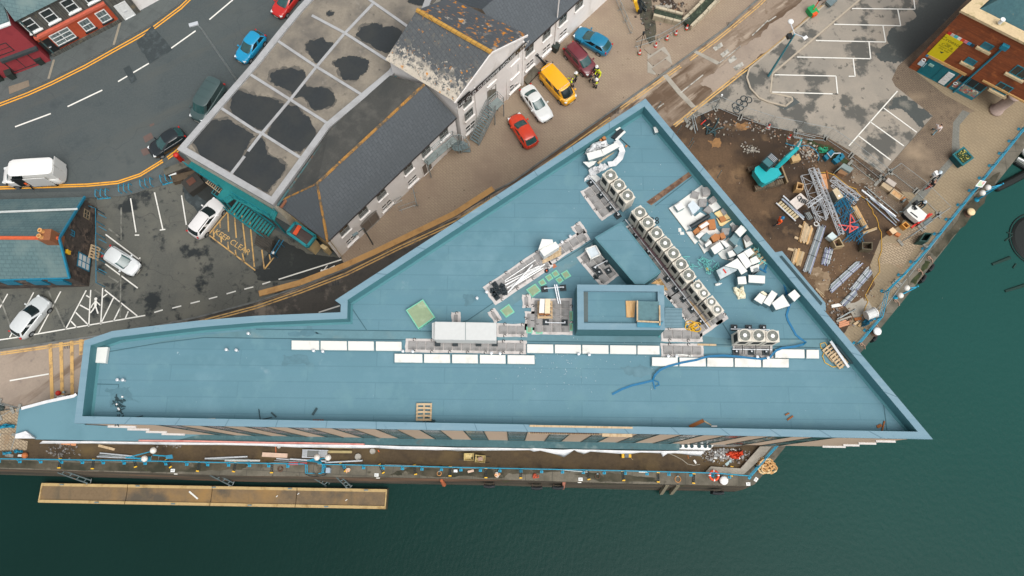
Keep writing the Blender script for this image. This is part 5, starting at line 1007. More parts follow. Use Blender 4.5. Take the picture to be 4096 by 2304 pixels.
o_=P(740,705);w0,w1=P(690,718,.5)-o_,P(800,690,.5)-o_;g=G();g.beam((w0.x,w0.y,.3),(w1.x,w1.y,.3),.7,.6);g.obj('wall',mat('earth_bank',(92,78,62),.95,[('n',(64,58,48),1.4,.5,.62)]),wp)
sb=thing('sign_plate','small white notice plate lying on the boundary wall foot','sign',tuple(P(690,694,.7)));G().box((0,0,.05),(.7,.38,.04),.3).obj('plate',upvc,sb);G().box((0,0,.0),(.08,.08,.1)).obj('post',galv,sb)
bn_=thing('coal_bunker','dark square storage bunker under the teal walkway','bunker',tuple(P(785,745)));G().box((0,0,.45),(1.6,1.4,.9),.7).obj('box',mat('dark_bunker',(58,56,52),.9),bn_);G().box((-.1,.1,.93),(.7,.6,.05),.7).obj('hatch',mat('rusty_hatch',(96,62,50),.9),bn_)
tw_=thing('fire_escape','teal steel walkway with railings and a stair on the warehouse side','fire escape',(0,0,0))
ZW=3.4
wk=ccw(PX([(768,642),(795,648),(1108,838),(1105,872),(1075,865),(945,790),(895,760),(862,790),(880,810),(845,775),(905,755),(760,665)],ZW))
wk=ccw(PX([(770,640),(1110,850),(1095,885),(1060,862),(935,795),(905,815),(865,790),(890,757),(750,665)],ZW))
G().prism([tuple(p) for p in wk],ZW-.12,ZW).obj('deck',teal_d,tw_)
def rail(par,l,z,h=1.05,m=teal_p,step=1.2,r=.03,nm='railing',rails=(1.,.55)):
    g=G();q=[Vector((p.x,p.y,p.z)) for p in l]
    for f in rails:g.tube([v+Vector((0,0,h*f)) for v in q],r,5)
    for a,b in zip(q,q[1:]):
        n_=max(1,int((b-a).length/step))
        for k in range(n_+1):p=a.lerp(b,k/n_);g.tube([p,p+Vector((0,0,h))],r,5)
    return g.obj(nm,m,par)
rail(tw_,PX([(750,665),(890,757),(865,790),(905,815),(935,795)],ZW),0,step=.5);rail(tw_,PX([(1110,850),(1095,885),(1060,862)],ZW),0,step=.5);rail(tw_,PX([(940,785),(1085,868)],ZW),0,step=.6)
st0,st1=P(930,820,ZW),P(1085,935,0.3);dS=st1-st0;g=G();wS=Vector((dS.y,-dS.x,0)).normalized()
for k in range(14):p=st0+dS*((k+.5)/14);g.prism([tuple(v) for v in (p-wS*.62-dS.normalized()*.13,p+wS*.62-dS.normalized()*.13,p+wS*.62+dS.normalized()*.13,p-wS*.62+dS.normalized()*.13)],p.z-.05,p.z)
g.obj('stair_tread',teal_d,tw_)
for s in (.7,-.7):
    g=G();a,b=st0+wS*s,st1+wS*s;g.beam(a,b,.06,.25);g.tube([a+Vector((0,0,1)),b+Vector((0,0,1))],.035,5)
    for k in range(7):p=a.lerp(b,k/6);g.tube([p,p+Vector((0,0,1))],.025,5)
    g.obj('stair_railing',teal_p,tw_)
for px,py in ((768,650),(865,788),(905,812),(1095,880)):p=P(px,py,ZW);G().box((p.x,p.y,ZW/2-.06),(.12,.12,ZW-.12)).obj('post',teal_p,tw_)
lad=thing('timber_ladder','pale timber ladder lying under the teal walkway','ladder',tuple(P(850,735,.2)))
o_=P(850,735);q=[v-o_ for v in PX([(828,722),(885,765)],1.2)];g=G()
for s in (.18,-.18):g.beam(q[0]+Vector((s*.6,s,0)),q[1]+Vector((s*.6,s,0)),.07,.05)
for k in range(8):p=q[0].lerp(q[1],(k+.5)/8);g.beam(p+Vector((.11,.18,0)),p-Vector((.11,.18,0)),.05,.04)
g.obj('frame',timber,lad)
cs=thing('concrete_steps','worn concrete steps with a teal handrail down to the car park','steps',tuple(P(1060,975)))
o_=P(1060,975);s0,s1=P(1075,950)-o_,P(1030,975)-o_;g=G();top_,bot_=[P(*q)-o_ for q in ((1048,938),(1108,975))],[P(*q)-o_ for q in ((1018,976),(1080,1015))]
for k in range(6):
    f0,f1=k/6,(k+1)/6;q=[top_[0].lerp(bot_[0],f0),top_[1].lerp(bot_[1],f0),top_[1].lerp(bot_[1],f1),top_[0].lerp(bot_[0],f1)];g.prism([tuple(v) for v in q],0,1.2-.19*k-.1)
g.obj('step',mat('stained_steps',(74,70,64),.95,[('n',(54,54,50),1.2,.5,.65)]),cs)
for dx in (0,.35):
    g=G();q=[v-o_+Vector((dx,0,0)) for v in (P(1118,960,2.2),P(1108,975,1.9),P(1082,1018,.95))];g.tube(q,.04,6)
    for v in q[1:]:g.tube([(v.x,v.y,v.z-.95),tuple(v)],.03,5)
    g.obj('handrail',blue_p,cs)
bl=thing('lamp_bollard','small white topped bollard at the end of the teal handrail','bollard',tuple(P(1104,1022)));G().lathe([(.09,0),(.09,.8)],(0,0,0),10).obj('post',blackp,bl);G().lathe([(.14,.8),(.14,.95),(.001,1.0)],(0,0,0),10,cap=False).obj('cap',upvc,bl)
fb=thing('pole_fence','blue steel pole fence along the stone house gable','fence',(0,0,0))
l=PX([(350,825),(392,840),(394,1135)],1.1);rail(fb,[Vector((p.x,p.y,0)) for p in l],0,1.5,mat('verge_teal',(22,122,152)),1.1,.035,rails=(1.,))
g=G()
for y in (855,905,955,1005,1075):a=P(394,y,1.5);g.tube([a,a+Vector((.6,-.3,-.3))],.03,5)
g.obj('brace',mat('verge_teal',(22,122,152)),fb)
pallet0=thing('pallet','','pallet',(0,0,0))
def mkpallet(par,m=timber,deckn=5,n0=.0):
    for y in (-.45,0,.45):G().box((0,y,.06),(1.2,.1,.1)).obj('bearer',m,par)
    for k in range(deckn):G().box((-.52+1.04*k/(deckn-1),0,.125),(.14,1.0,.025)).obj('deck_board',m,par)
mkpallet(pallet0);PG='wooden pallets'
pallet0.location=tuple(P(376,1010,.75));pallet0.rotation_euler=(radians(72),0,radians(86));pallet0['label']='wooden pallet leaning against the stone house gable';pallet0['group']=PG
for i in range(1):pass
ob=thing('alarm_box','orange alarm box on the stone house gable below the chimney','alarm box',tuple(P(270,1008,4.0)));G().box((0.05,0,0),(.2,.35,.45)).obj('box',yelp,ob,bevel=.04)
wb=thing('wheelie_bin','','bin',(0,0,0))
g=G();g.add([(-.24,-.3,.1),(.24,-.3,.1),(.24,.3,.1),(-.24,.3,.1),(-.29,-.37,1.0),(.29,-.37,1.0),(.29,.37,1.0),(-.29,.37,1.0)],[(3,2,1,0),(0,1,5,4),(1,2,6,5),(2,3,7,6),(3,0,4,7),(4,5,6,7)]);bm_=mat('dark_green_bin',(44,54,50),.6);g.obj('tub',bm_,wb)
G().prism([(-.31,-.4),(.31,-.4),(.31,.42),(-.31,.42)],1.0,1.07).obj('lid',bm_,wb,bevel=.02);g=G();g.tube([(-.26,.43,1.02),(.26,.43,1.02)],.025);g.obj('handle',blackp,wb)
for x in (.24,-.24):G().tube([(x-.03,.28,.1),(x+.03,.28,.1)],.1,10).obj('wheel',tyre,wb)
for i,(px,py,rz,l) in enumerate(((172,252,.5,'dark green wheelie bin beside the crimson wall, nearest the orange house'),(58,310,.5,'dark wheelie bin below the crimson shopfront'),(2219,204,.9,'black wheelie bin against the white customs house wall'),(8,318,.4,'dark wheelie bin at the left picture edge'))):
    q=wb if i == 0 else dup(wb,(0,0,0));q.location=tuple(P(px,py,0));q.rotation_euler.z=rz;q['label']=l;q['group']='wheelie bins by the buildings'
def anchor(label,base,tip,fl):
    b=P(*base);o=thing('anchor',label,'anchor',tuple(b),0,'old ship anchors in front of the customs house');t=P(*tip,1.8)-b;m=mat('anchor_iron',(38,42,44),.8)
    g=G();g.tube([(0,0,.25),(t.x,t.y,2.0)],[.13,.08],8);g.obj('shank',m,o)
    f0=P(*fl[0],.5)-b;f1=P(*fl[1],.7)-b;g=G();g.tube([f0,(0,0,.2),f1],[.06,.14,.06],8);g.obj('arm',m,o)
    for f in (f0,f1):G().add([tuple(f+Vector((.25,0,.0))),tuple(f+Vector((-.2,.2,.05))),tuple(f+Vector((-.05,-.25,.3)))],[(0,1,2)]).obj('fluke',m,o)
    g=G();g.ring((t.x,t.y,2.05),.14,.04,10);g.obj('ring',m,o)
anchor('black iron anchor standing beside the teal blue hatchback',(2276,128),(2258,70),((2256,140),(2290,98)))
anchor('black iron anchor half hidden behind the orange camper van',(2180,262),(2148,226),((2168,280),(2186,246)))
cn=thing('traffic_cone','','traffic cone',(0,0,0));G().box((0,0,.03),(.4,.4,.06)).obj('base',mat('cone_base',(96,110,84),.8),cn);g=G();g.lathe([(.17,.06),(.13,.25)],(0,0,0),12);g.obj('cone',redp,cn);G().lathe([(.132,.25),(.095,.48)],(0,0,0),12).obj('sleeve',whiteh,cn);G().lathe([(.095,.48),(.05,.72),(.04,.75)],(0,0,0),12).obj('tip',redp,cn)
CL=['striped traffic cone at the lower left end of the barrier line','striped traffic cone on the steel plates beside the trench end','striped traffic cone midway along the barrier line','plain orange traffic cone on the barrier line','striped traffic cone at the corner of the block planter','striped traffic cone behind the digger boom on the site edge','striped traffic cone lying by the site fence at the soil mound']
for i,(px,py) in enumerate(((2557,216),(2621,187),(2666,158),(2702,138),(2745,117),(3153,553),(3070,512))):
    q=cn if i == 0 else dup(cn,(0,0,0));q.location=tuple(P(px,py,0));q['label']=CL[i];q['group']='traffic cones'
pc=bpy.data.objects
G()
ba=thing('pedestrian_barrier','','barrier',(0,0,0));g=G();g.tube([(-1.15,0,.15),(-1.15,0,1.05),(1.15,0,1.05),(1.15,0,.15)],.022,5,closed=True);g.obj('frame',galv,ba);g=G()
for k in range(9):x=-1.0+k*.25;g.tube([(x,0,.16),(x,0,1.04)],.009,4)
g.obj('infill_bars',galv,ba)
for x in (-.9,.9):G().tube([(x,-.28,.02),(x,0,.15),(x,.28,.02)],.02,5).obj('foot',galv,ba)
BL=[((2538,192),(2625,165),'across the trench end by the survey tripod'),((2626,165),(2688,132),'between the steel plates and the middle cone'),((2690,130),(2748,95),'ending at the block planter corner'),((2460,-5),(2480,40),'at the top edge of the brick yard'),((2482,42),(2500,85),'second from the top edge of the brick yard'),((2502,88),(2522,135),'lowest of the three running down the brick yard'),((1598,845),(1665,822),'leaning at the customs house wall by the arched window'),((1560,830),(1600,808),'standing square to the customs house wall'),((1658,775),(1668,820),'closing the small enclosure at the customs house wall')]
for i,(a,b,l) in enumerate(BL):
    q=ba if i == 0 else dup(ba,(0,0,0));A_,B_=P(*a),P(*b);q.location=tuple((A_+B_)/2);q.rotation_euler.z=atan2(B_.y-A_.y,B_.x-A_.x);q['label']='grey crowd barrier '+l;q['group']='grey crowd barriers';q.scale.x=max(.7,(B_-A_).length/2.3)
tr3=thing('survey_tripod','black survey tripod at the trench edge','tripod',tuple(P(2563,172)))
for k in range(3):a=2*pi*k/3+.4;G().tube([(0,0,1.5),(.55*cos(a),.55*sin(a),0)],.03,5).obj('leg',blackp,tr3)
G().box((0,0,1.65),(.2,.2,.3)).obj('instrument',blackp,tr3)
da=thing('digger_boom','yellow digger arm reaching in from the top edge above the trench','digger arm',tuple(P(2545,10)));o_=P(2545,10);q=[v-o_ for v in (P(2533,-25,2.6),P(2540,5,2.2),P(2551,42,.4))]
g=G();g.beam(q[0],q[1],.3,.4);g.beam(q[1],q[2],.24,.3);g.obj('arm',yelp,da);G().box(tuple(q[2]+Vector((.15,0,.1))),(.4,.5,.5),.3).obj('bucket',black_r,da)
hp=thing('black_hose','heap of black hose and sheeting beside the yellow digger arm','hose',tuple(P(2565,25)));o_=P(2565,25);g=G();rr=random.Random(2)
for k in range(5):g.tube([v-o_+Vector((rr.uniform(-.15,.15),rr.uniform(-.1,.1),.1+.1*k)) for v in PX([(2553,-20),(2558,10),(2566,30),(2580,48)],0)],.07,6)
g.obj('coil',mat('black_hose_rubber',(40,50,52),.7),hp)
def blockwall(label,line,wdt,h=.75):
    o_=P(*line[0]);o=thing('block_planter',label,'planter',tuple(o_),0,'white block planters at the yard edge');q=[v-o_ for v in PX(line)]
    for s,m in ((wdt/2,conc_n),(-wdt/2,conc_n)):
        g=G();rr=random.Random(4)
        for a,b in zip(q,q[1:]):
            d=(b-a);L_=d.length;d.normalize();nn=Vector((-d.y,d.x,0));nb_=max(1,int(L_/.6))
            for k in range(nb_):g.beam(a+d*(L_*k/nb_+.02)+nn*s+Vector((0,0,h/2)),a+d*(L_*(k+1)/nb_-.02)+nn*s+Vector((0,0,h/2)),.26+rr.uniform(-.03,.03),h+rr.uniform(-.04,.04))
        g.obj('block_wall',mat('pale_block',(190,178,154),.9,[('n',(150,140,118),1.2,.5,.7)]),o)
    g=G()
    for a,b in zip(q,q[1:]):g.beam(a+Vector((0,0,h*.4)),b+Vector((0,0,h*.4)),wdt-.28,h*.7)
    g.obj('soil',mat('planter_soil',(52,62,50),.95,[('n',(84,96,78),3.,.55,.65)],bump=.4),o)
blockwall('short curved white block planter beside the rubble heap',[(2613,60),(2660,72),(2722,88)],.9)
blockwall('long straight white block planter running up beside the road',[(2742,108),(2790,62),(2860,-10),(2930,-80)],1.0)
wr=thing('block_heap','heap of broken white blocks beside the curved planter','rubble',tuple(P(2650,42)));g=G();rr=random.Random(9);o_=P(2650,42)
for k in range(26):p=P(2622+rr.uniform(0,68),30+rr.uniform(0,16)+.35*k*.3,0)-o_;g.box((p.x,p.y,.12+rr.uniform(0,.25)),(.3,.2,.2),rr.uniform(0,3))
g.obj('blocks',conc_n,wr)
for i,(q,l) in enumerate((([(2575,195),(2640,165),(2660,183),(2600,222)],'topmost rusty steel trench plate by the cones'),([(2588,240),(2645,202),(2672,224),(2612,267)],'middle steel trench plate of the three on the yard'),([(2607,276),(2662,236),(2690,260),(2632,304)],'lowest steel trench plate next to the road kerb'))):
    pts=ccw(PX(q));o_=sum(pts,Vector())/4;t=thing('trench_plate',l,'steel plate',tuple(o_),0,'steel trench plates on the yard');G(o_).prism([tuple(v) for v in pts],.0,.07).obj('plate',mat('steel_plate',(150,136,120),.8,[('n',(130,112,98),.9,.5,.7)]),t)
    for v in pts[::2]:w_=v.lerp(o_,.12)-o_;G().lathe([(.05,.07),(.05,.078)],(w_.x,w_.y,0),8).obj('lifting_hole',blackp,t)
def steelstair(label,plat,zpl,s0,s1,wdt):
    o=thing('fire_escape',label,'fire escape',(0,0,0));pl=ccw(PX(plat,zpl));G().prism([tuple(p) for p in pl],zpl-.1,zpl).obj('platform',mat('grating',(150,162,160),.6,metal=.3),o)
    rail(o,[Vector(p) for p in pl]+[Vector(pl[0])],0,1.05,galv,.9,.028)
    for p in pl:G().tube([(p.x,p.y,0),(p.x,p.y,zpl-.1)],.06,6).obj('post',galv,o)
    if s0:
        a,b=P(*s0,zpl),P(*s1,.15);d=b-a;w_=Vector((d.y,-d.x,0)).normalized();g=G()
        for k in range(13):p=a+d*((k+.5)/13);e=Vector((d.x,d.y,0)).normalized()*.13;g.prism([tuple(v) for v in (p-w_*wdt-e*.6,p+w_*wdt-e*.6,p+w_*wdt+e*.6,p-w_*wdt+e*.6)],p.z-.04,p.z)
        g.obj('stair_tread',galv_d,o)
        for s in (1,-1):
            g=G();g.beam(a+w_*s*wdt,b+w_*s*wdt,.05,.22);
            for f in (.55,1.):g.tube([a+w_*s*wdt+Vector((0,0,f)),b+w_*s*wdt+Vector((0,0,f))],.028,5)
            for k in range(5):p=a.lerp(b,k/4)+w_*s*wdt;g.tube([p,p+Vector((0,0,1))],.022,5)
            g.obj('stair_railing',galv,o)
    return o
steelstair('galvanised stair and landing at the gable block front door',[(1952,420),(1990,388),(2014,412),(1978,448)],2.5,(1965,432),(1898,570),.5)
bal=steelstair('long galvanised balcony with a spiral stair at the customs house end',[(1692,640),(1812,545),(1830,562),(1712,662)],2.7,None,None,.5)
c0_=P(1838,560,2.7);g=G();g.tube([(c0_.x,c0_.y,0),(c0_.x,c0_.y,3.8)],.07,8);g.obj('spiral_post',galv,bal);g=G();hh_=G()
for k in range(14):
    a=k*.42;z=.2+2.5*k/13;q=[Vector((c0_.x,c0_.y,z))+Vector((r_*cos(b_),r_*sin(b_),0)) for r_,b_ in ((.08,a),(.85,a),(.85,a+.42),(.08,a+.42))];g.prism([tuple(v) for v in q],z-.04,z)
    hh_.tube([(c0_.x+.85*cos(a),c0_.y+.85*sin(a),z),(c0_.x+.85*cos(a),c0_.y+.85*sin(a),z+1)],.018,4)
hh_.tube([(c0_.x+.85*cos(k*.42),c0_.y+.85*sin(k*.42),1.2+2.5*k/13) for k in range(14)],.028,5)
g.obj('spiral_tread',galv_d,bal);hh_.obj('spiral_railing',galv,bal)
wl_=thing('wall_lamp','slim dark lamp post with a long arm at the customs house wall','lamp post',tuple(P(1492,978)));o_=P(1492,978);g=G();g.tube([(0,0,0),(0,0,4.4)],.06,6);q=P(1412,942,4.6)-o_;t_p=P(1455,920,4.4)-o_
g.tube([(0,0,4.4),(q.x*.7,q.y*.7,4.5)],.035,5);g.obj('pole',mat('dark_lamp_metal',(58,70,72),.5),wl_);G().box((q.x*.8,q.y*.8,4.5),(.5,.22,.14),.6).obj('lamp_head',galv_d,wl_)
pt=thing('planter_box','square teal planter box with leafy plants on the plaza','planter',tuple(P(3832,640)),.6)
g=G();g.prism([(-.62,-.62),(.62,-.62),(.62,.62),(-.62,.62)],0,.75);g.obj('box',mat('dark_teal_planter',(20,78,84),.6),pt,bevel=.05);g=G()
for x,y,a,b in ((0,.62,1.4,.16),(0,-.62,1.4,.16),(.62,0,.16,1.1),(-.62,0,.16,1.1)):g.box((x,y,.8),(a,b,.12))
g.obj('rim',mat('teal_planter_rim',(26,104,110),.6),pt);g=G();rr=random.Random(11)
for k in range(140):
    p=Vector((rr.uniform(-.5,.5),rr.uniform(-.5,.5),.78+rr.uniform(0,.22)));a=rr.uniform(0,6.3);d=Vector((cos(a),sin(a),rr.uniform(-.2,.5)))*.14;s=Vector((-sin(a),cos(a),0))*.05
    g.add([p-d*.3,p+s,p+d,p-s],[(0,1,2,3)],rr.choice((0,0,0,1,2)))
g.obj('plants',[mat('leaf_green',(84,96,40),.8),mat('leaf_dark',(48,62,34),.8),mat('leaf_pale',(190,180,96),.8)],pt)
# ---------------------------------------------------------------- things on the new roof
def cv_(ox,oy,s):return lambda l:[(ox+a*s,oy+b*s) for a,b in l]
def slabbox(name,label,cat,px,zt,z0,m,group=None,side=None,bevel=.02,part='box',extra=None):
    """a box-like thing: outline surveyed at its top height zt, standing on z0"""
    q=ccw(PX(px,zt));c=sum(q,Vector())/len(q)
    o=G((c.x,c.y,z0)).prism([tuple(p) for p in q],z0,zt,1 if side else 0,0).obj(name,[m,side or m],None,bevel=bevel,label=label,cat=cat,group=group)
    if extra:extra(o,[p-Vector((c.x,c.y,z0)) for p in q],zt-z0)
    return o
def condenser(nm,fans=1,wx=.80,wy=.80,h=1.65):
    o=thing(nm,'','air conditioner',(0,0,0))
    G().prism([(-wx/2,-wy/2),(wx/2,-wy/2),(wx/2,wy/2),(-wx/2,wy/2)],.12,h).obj('casing',acw,o,bevel=.04)
    for s in (-1,1):G().box((s*(wx/2-.12),0,.06),(.1,wy,.12)).obj('skid',galv_d,o)
    n=fans
    for k in range(n):
        x=(k-(n-1)/2)*wx/n;r=.36;y=.02
        if n > 1:r=.27
        G().lathe([(r+.05,h),(r+.05,h+.06),(r,h+.06),(r,h+.015)],(x,y,0),24,cap=False).obj('fan_ring',acw,o,smooth=False)
        G().lathe([(r,h+.008),(.001,h+.009)],(x,y,0),24,cap=False).obj('fan_well',acd,o)
        g=G()
        for f in (.95,.8,.65,.5,.37):g.ring((x,y,h+.05),r*f,.011,20)
        for a in range(6):g.tube([(x+.1*cos(a*pi/3),y+.1*sin(a*pi/3),h+.055),(x+r*cos(a*pi/3),y+r*sin(a*pi/3),h+.055)],.009,4)
        g.obj('fan_guard',acg,o);G().lathe([(.125,h+.05),(.125,h+.075),(.001,h+.08)],(x,y,0),16,cap=False).obj('fan_hub',whiteh,o)
        G().tube([(x+.2,-wy/2,.3),(x+.2,-wy/2-.25,.3),(x+.2,-wy/2-.55,.1)],.025,5).obj('pipe',blackp,o)
        w=wx/n*.72;G().box((x-.03,-wy/2-.006,h-.52),(w*.86,.016,.66)).obj('coil_panel',acb,o)
    return o
AC1=condenser('air_conditioner');AC2=condenser('twin_fan_air_conditioner',2,1.25,.72,1.45);AC3=condenser('air_conditioner',1,.86,.74,1.6)
G().box((-.43-.006,-.05,1.05),(.016,.5,.8)).obj('coil_panel',acb,AC3)
zt=ZD+.35;top=zt+1.65
rv=P(2753,1102,top)-P(2558,851,top);ra_=atan2(rv.y,rv.x)
A1l=['topmost ivory air conditioner, next to the white sheeting','second ivory air conditioner in the upper short row','third ivory air conditioner, just above the dark rubble strip','first ivory air conditioner below the rubble strip','second single fan air conditioner in the long diagonal row','third single fan air conditioner in the long diagonal row','fourth single fan air conditioner, in the middle of the long row','fifth single fan air conditioner in the long diagonal row','sixth single fan air conditioner in the long diagonal row','last single fan air conditioner, just above the twin fan ones']
for i,(px,py) in enumerate(((2441,703),(2475,742),(2509,784),(2558,851),(2590,892),(2625,934),(2659,974),(2692,1015),(2723,1058),(2753,1102))):
    q=AC1 if i == 0 else dup(AC1,(0,0,0));p=P(px,py,top);q.location=(p.x,p.y,zt);q.rotation_euler.z=ra_;q['label']=A1l[i];q['group']='ivory air conditioners in the diagonal row'
for i,((px,py),l) in enumerate((((2802,1159),'upper of the two twin fan air conditioners in the diagonal row'),((2856,1224),'lowest twin fan air conditioner in the diagonal row'))):
    q=AC2 if i == 0 else dup(AC2,(0,0,0));p=P(px,py,zt+1.45);q.location=(p.x,p.y,zt);q.rotation_euler.z=ra_;q['label']=l;q['group']='twin fan air conditioners'
for i,((px,py),l) in enumerate((((2980,1342),'left air conditioner of the three standing in a row by the rooflights'),((3035,1343),'middle air conditioner of the three standing in a row by the rooflights'),((3091,1345),'right air conditioner of the three standing in a row by the rooflights'))):
    q=AC3 if i == 0 else dup(AC3,(0,0,0));p=P(px,py,top);q.location=(p.x,p.y,zt);q.rotation_euler.z=0;q['label']=l;q['group']='three air conditioners by the rooflights'
slab_proto=G().box((0,0,.035),(.54,.54,.07)).obj('slab',slab_m,None,bevel=.015);SLM=slab_proto.data;bpy.data.objects.remove(slab_proto)
def walkway(label,a,b,rows=1,pitch=.6,edge=.16,skip=0,m=fleece):
    A_,B_=P(*a,ZD),P(*b,ZD);d=B_-A_;L_=d.length;n=max(1,round(L_/pitch));c=(A_+B_)/2;o=thing('slab_walkway',label,'walkway',(c.x,c.y,ZD),atan2(d.y,d.x),'grey slab walkways on the roof');w=rows*pitch
    G().prism([tuple(p) for p in wob([Vector((-L_/2-edge,-w/2-edge,0)),Vector((L_/2+edge,-w/2-edge,0)),Vector((L_/2+edge,w/2+edge,0)),Vector((-L_/2-edge,w/2+edge,0))],5,.05,n)],.012,.032).obj('fleece_mat',m,o)
    for i in range(n):
        for j in range(rows):
            s=bpy.data.objects.new('slab',SLM);C.objects.link(s);s.parent=o;s.location=(-L_/2+L_*(i+.5)/n,-w/2+pitch*(j+.5),.03);s.scale=(L_/n/.6,1,1)
    for i in range(0,n,2):
        for s_ in (-1,1):g=G();x=-L_/2+L_*(i+.7)/n;g.tube([(x+.09*cos(t),s_*(w/2+edge*.6)+.09*sin(t),.07) for t in (0,.9,1.8,2.7,3.6,4.4)],.022,5);g.obj('clip',blackp,o)
    return o
walkway('slab walkway under the upper short row of air conditioners',(2376,742),(2452,845),3)
walkway('long slab walkway along the left side of the diagonal air conditioner row',(2520,905),(2720,1160),3)
walkway('slab walkway under the twin fan air conditioners',(2722,1160),(2838,1312),3)
walkway('lone slab strip at the lower end of the diagonal row',(2862,1245),(2885,1280),1)
walkway('wide two slab walkway carrying the white pipes',(1964,1180),(2180,1034),2)
walkway('narrow slab walkway running up past the wrapped unit',(2196,1035),(2340,942),1)
walkway('short slab piece sticking out at the top of the narrow walkway',(2305,925),(2327,912),1)
walkway('slab walkway beside the sloping housing with a small frame',(2346,1010),(2440,1118),2)
walkway('square slab platform beside the stair core',(2208,1202),(2208,1330),4)
walkway('slab column on the left of the square platform',(2126,1255),(2126,1312),1)
walkway('single grey slab on white mat left of the square platform',(2098,1205),(2114,1205),1)
walkway('slab walkway to the right of the grey air handling unit',(1995,1320),(2100,1322),1)
walkway('long slab walkway below the grey air handling unit',(1632,1382),(2096,1390),1)
walkway('slab walkway at the foot of the stair core',(2652,1338),(2800,1340),1)
walkway('slab walkway between the two right hand rooflight rows',(2652,1400),(2805,1403),1)
walkway('slab platform under the three air conditioners',(2938,1388),(3080,1390),2)
walkway('tilted single slab at the left of the green glass sheet',(1972,1268),(1985,1260),1)
walkway('single slab poking out above the grey air handling unit',(1815,1276),(1832,1276),1)
def railset(label,a,b,feet,z=.3,w=.06,offy=None):
    A_,B_=P(*a,ZD+z),P(*b,ZD+z);o=thing('support_rail',label,'rail',tuple((A_+B_)/2-Vector((0,0,z))),0,'galvanised support rails on the roof');c=o.location
    g=G(c);g.beam(A_,B_,w,w);g.obj('rail',alu,o)
    for f in feet:
        p=P(*f,ZD)-c;a_=atan2((B_-A_).y,(B_-A_).x);g=G();g.box((p.x,p.y,.11),(.42,.42,.05),a_);g.lathe([(.12,.13),(.07,.22)],(p.x,p.y,0),8);g.obj('foot',blk_f,o);g=G();g.box((p.x,p.y,.24),(.1,.1,.12),a_);g.obj('bracket',alu,o)
    return o
railset('long support rail on black feet beside the diagonal air conditioner row',(2501,878),(2835,1312),[(2668,1118),(2700,1158),(2732,1198),(2765,1240),(2799,1288),(2590,1010),(2540,945)])
railset('support rail on black feet beside the upper air conditioners',(2352,700),(2478,860),[(2362,735),(2402,785),(2440,835),(2470,865)])
railset('front support rail of the three air conditioner platform',(2930,1397),(3087,1399),[(2942,1408),(3002,1408),(3060,1409)])
railset('rear support rail of the three air conditioner platform',(2923,1316),(3078,1319),[(2935,1312),(2993,1313),(3050,1313)])
railset('short bar on two black feet next to the green glass panes',(2177,1154),(2254,1148),[(2178,1158),(2252,1153)])
railset('short bar on two black feet at the lower edge of the square slab platform',(2180,1290),(2262,1292),[(2183,1290),(2258,1292)])
ct=thing('cable_tray','purple brown cable tray running beside the diagonal row','cable tray',tuple(P(2634,1035,ZD)));g=G(ct.location);A_,B_=P(2535,910,ZD+.3),P(2735,1160,ZD+.3);g.beam(A_,B_,.3,.08);g.obj('tray',mat('purple_brown_tray',(100,78,82),.7),ct)
g=G(ct.location)
for k in range(12):p=A_.lerp(B_,(k+.5)/12);g.box((p.x,p.y,ZD+.1),(.05,.05,.3))
g.obj('support',galv_d,ct)
cA=cv_(1920,980,.1932)
pp=None
for i,(l,r,z) in enumerate((([(510,740),(1150,310)],.035,.16),([(515,770),(1230,430)],.035,.2),([(520,830),(1290,420)],.05,.14),([(575,985),(1090,410)],.05,.32),([(640,855),(1340,400)],.05,.2),([(690,850),(1310,475)],.045,.14),([(560,890),(1130,520)],.05,.16),([(800,720),(1250,470)],.06,.25))):
    q=PX(cA(l),ZD+z);c=(q[0]+q[1])/2;G(c).tube(q,r,8).obj('white_pipe',whiteh,None,label='white plastic pipe lying in the crossed heap on the two slab walkway',cat='pipe',group='white pipes heaped on the walkway')
for i,(x,y,a,z) in enumerate(((305,820,.6,.12),(340,890,.2,.2),(455,850,-.5,.12),(262,940,.05,.12),(395,975,.3,.2),(490,930,.4,.3),(305,1020,-.3,.12),(345,1080,.6,.12),(510,985,.1,.12))):
    p=P(*cA([(x,y)])[0],ZD+z);g=G((p.x,p.y,p.z));g.box((p.x,p.y,p.z),(.36,.36,.05),a);g.lathe([(.12,.03),(.06,.14)],(p.x,p.y,p.z),8);g.obj('pipe_support',blk_f,None,label='loose black plastic support foot in the heap at the end of the slab walkway',cat='pipe support',group='loose black support feet')
p=P(2186,916,ZD);g=G();
for (px,py),a in (((2385,1108),.0),):p=P(px,py,ZD);g=G((p.x,p.y,ZD));g.box((p.x,p.y,ZD+.03),(.36,.36,.05),a);g.lathe([(.12,.06),(.06,.16)],(p.x,p.y,ZD),8);g.obj('pipe_support',blk_f,None,label='single black support foot alone on the roof left of the small frame',cat='pipe support')
def glassp(label,px,z=.06):
    q=ccw(PX(px,ZD+z));c=sum(q,Vector())/4;o=thing('glass_sheet',label,'glass panel',(c.x,c.y,ZD),0,'green filmed glass panels on the roof');G((c.x,c.y,ZD)).prism([tuple(p) for p in q],ZD+.005,ZD+z,1).obj('pane',[film,filme],o)
    h=offset(q,.07);G((c.x,c.y,ZD)).poly([(p.x,p.y,ZD+z+.004) for p in h]).obj('film',film,o);return o
glassp('largest green filmed glass panel lying tilted above the grey air handling unit',[(1623,1240),(1692,1197),(1741,1269),(1673,1317)],.3)
glassp('green filmed glass panel right of the tilted single slab',[(1999,1241),(2036,1215),(2059,1248),(2024,1271)])
glassp('big green filmed glass panel beside the small row of panes',[(2104,1158),(2141,1134),(2165,1163),(2129,1190)])
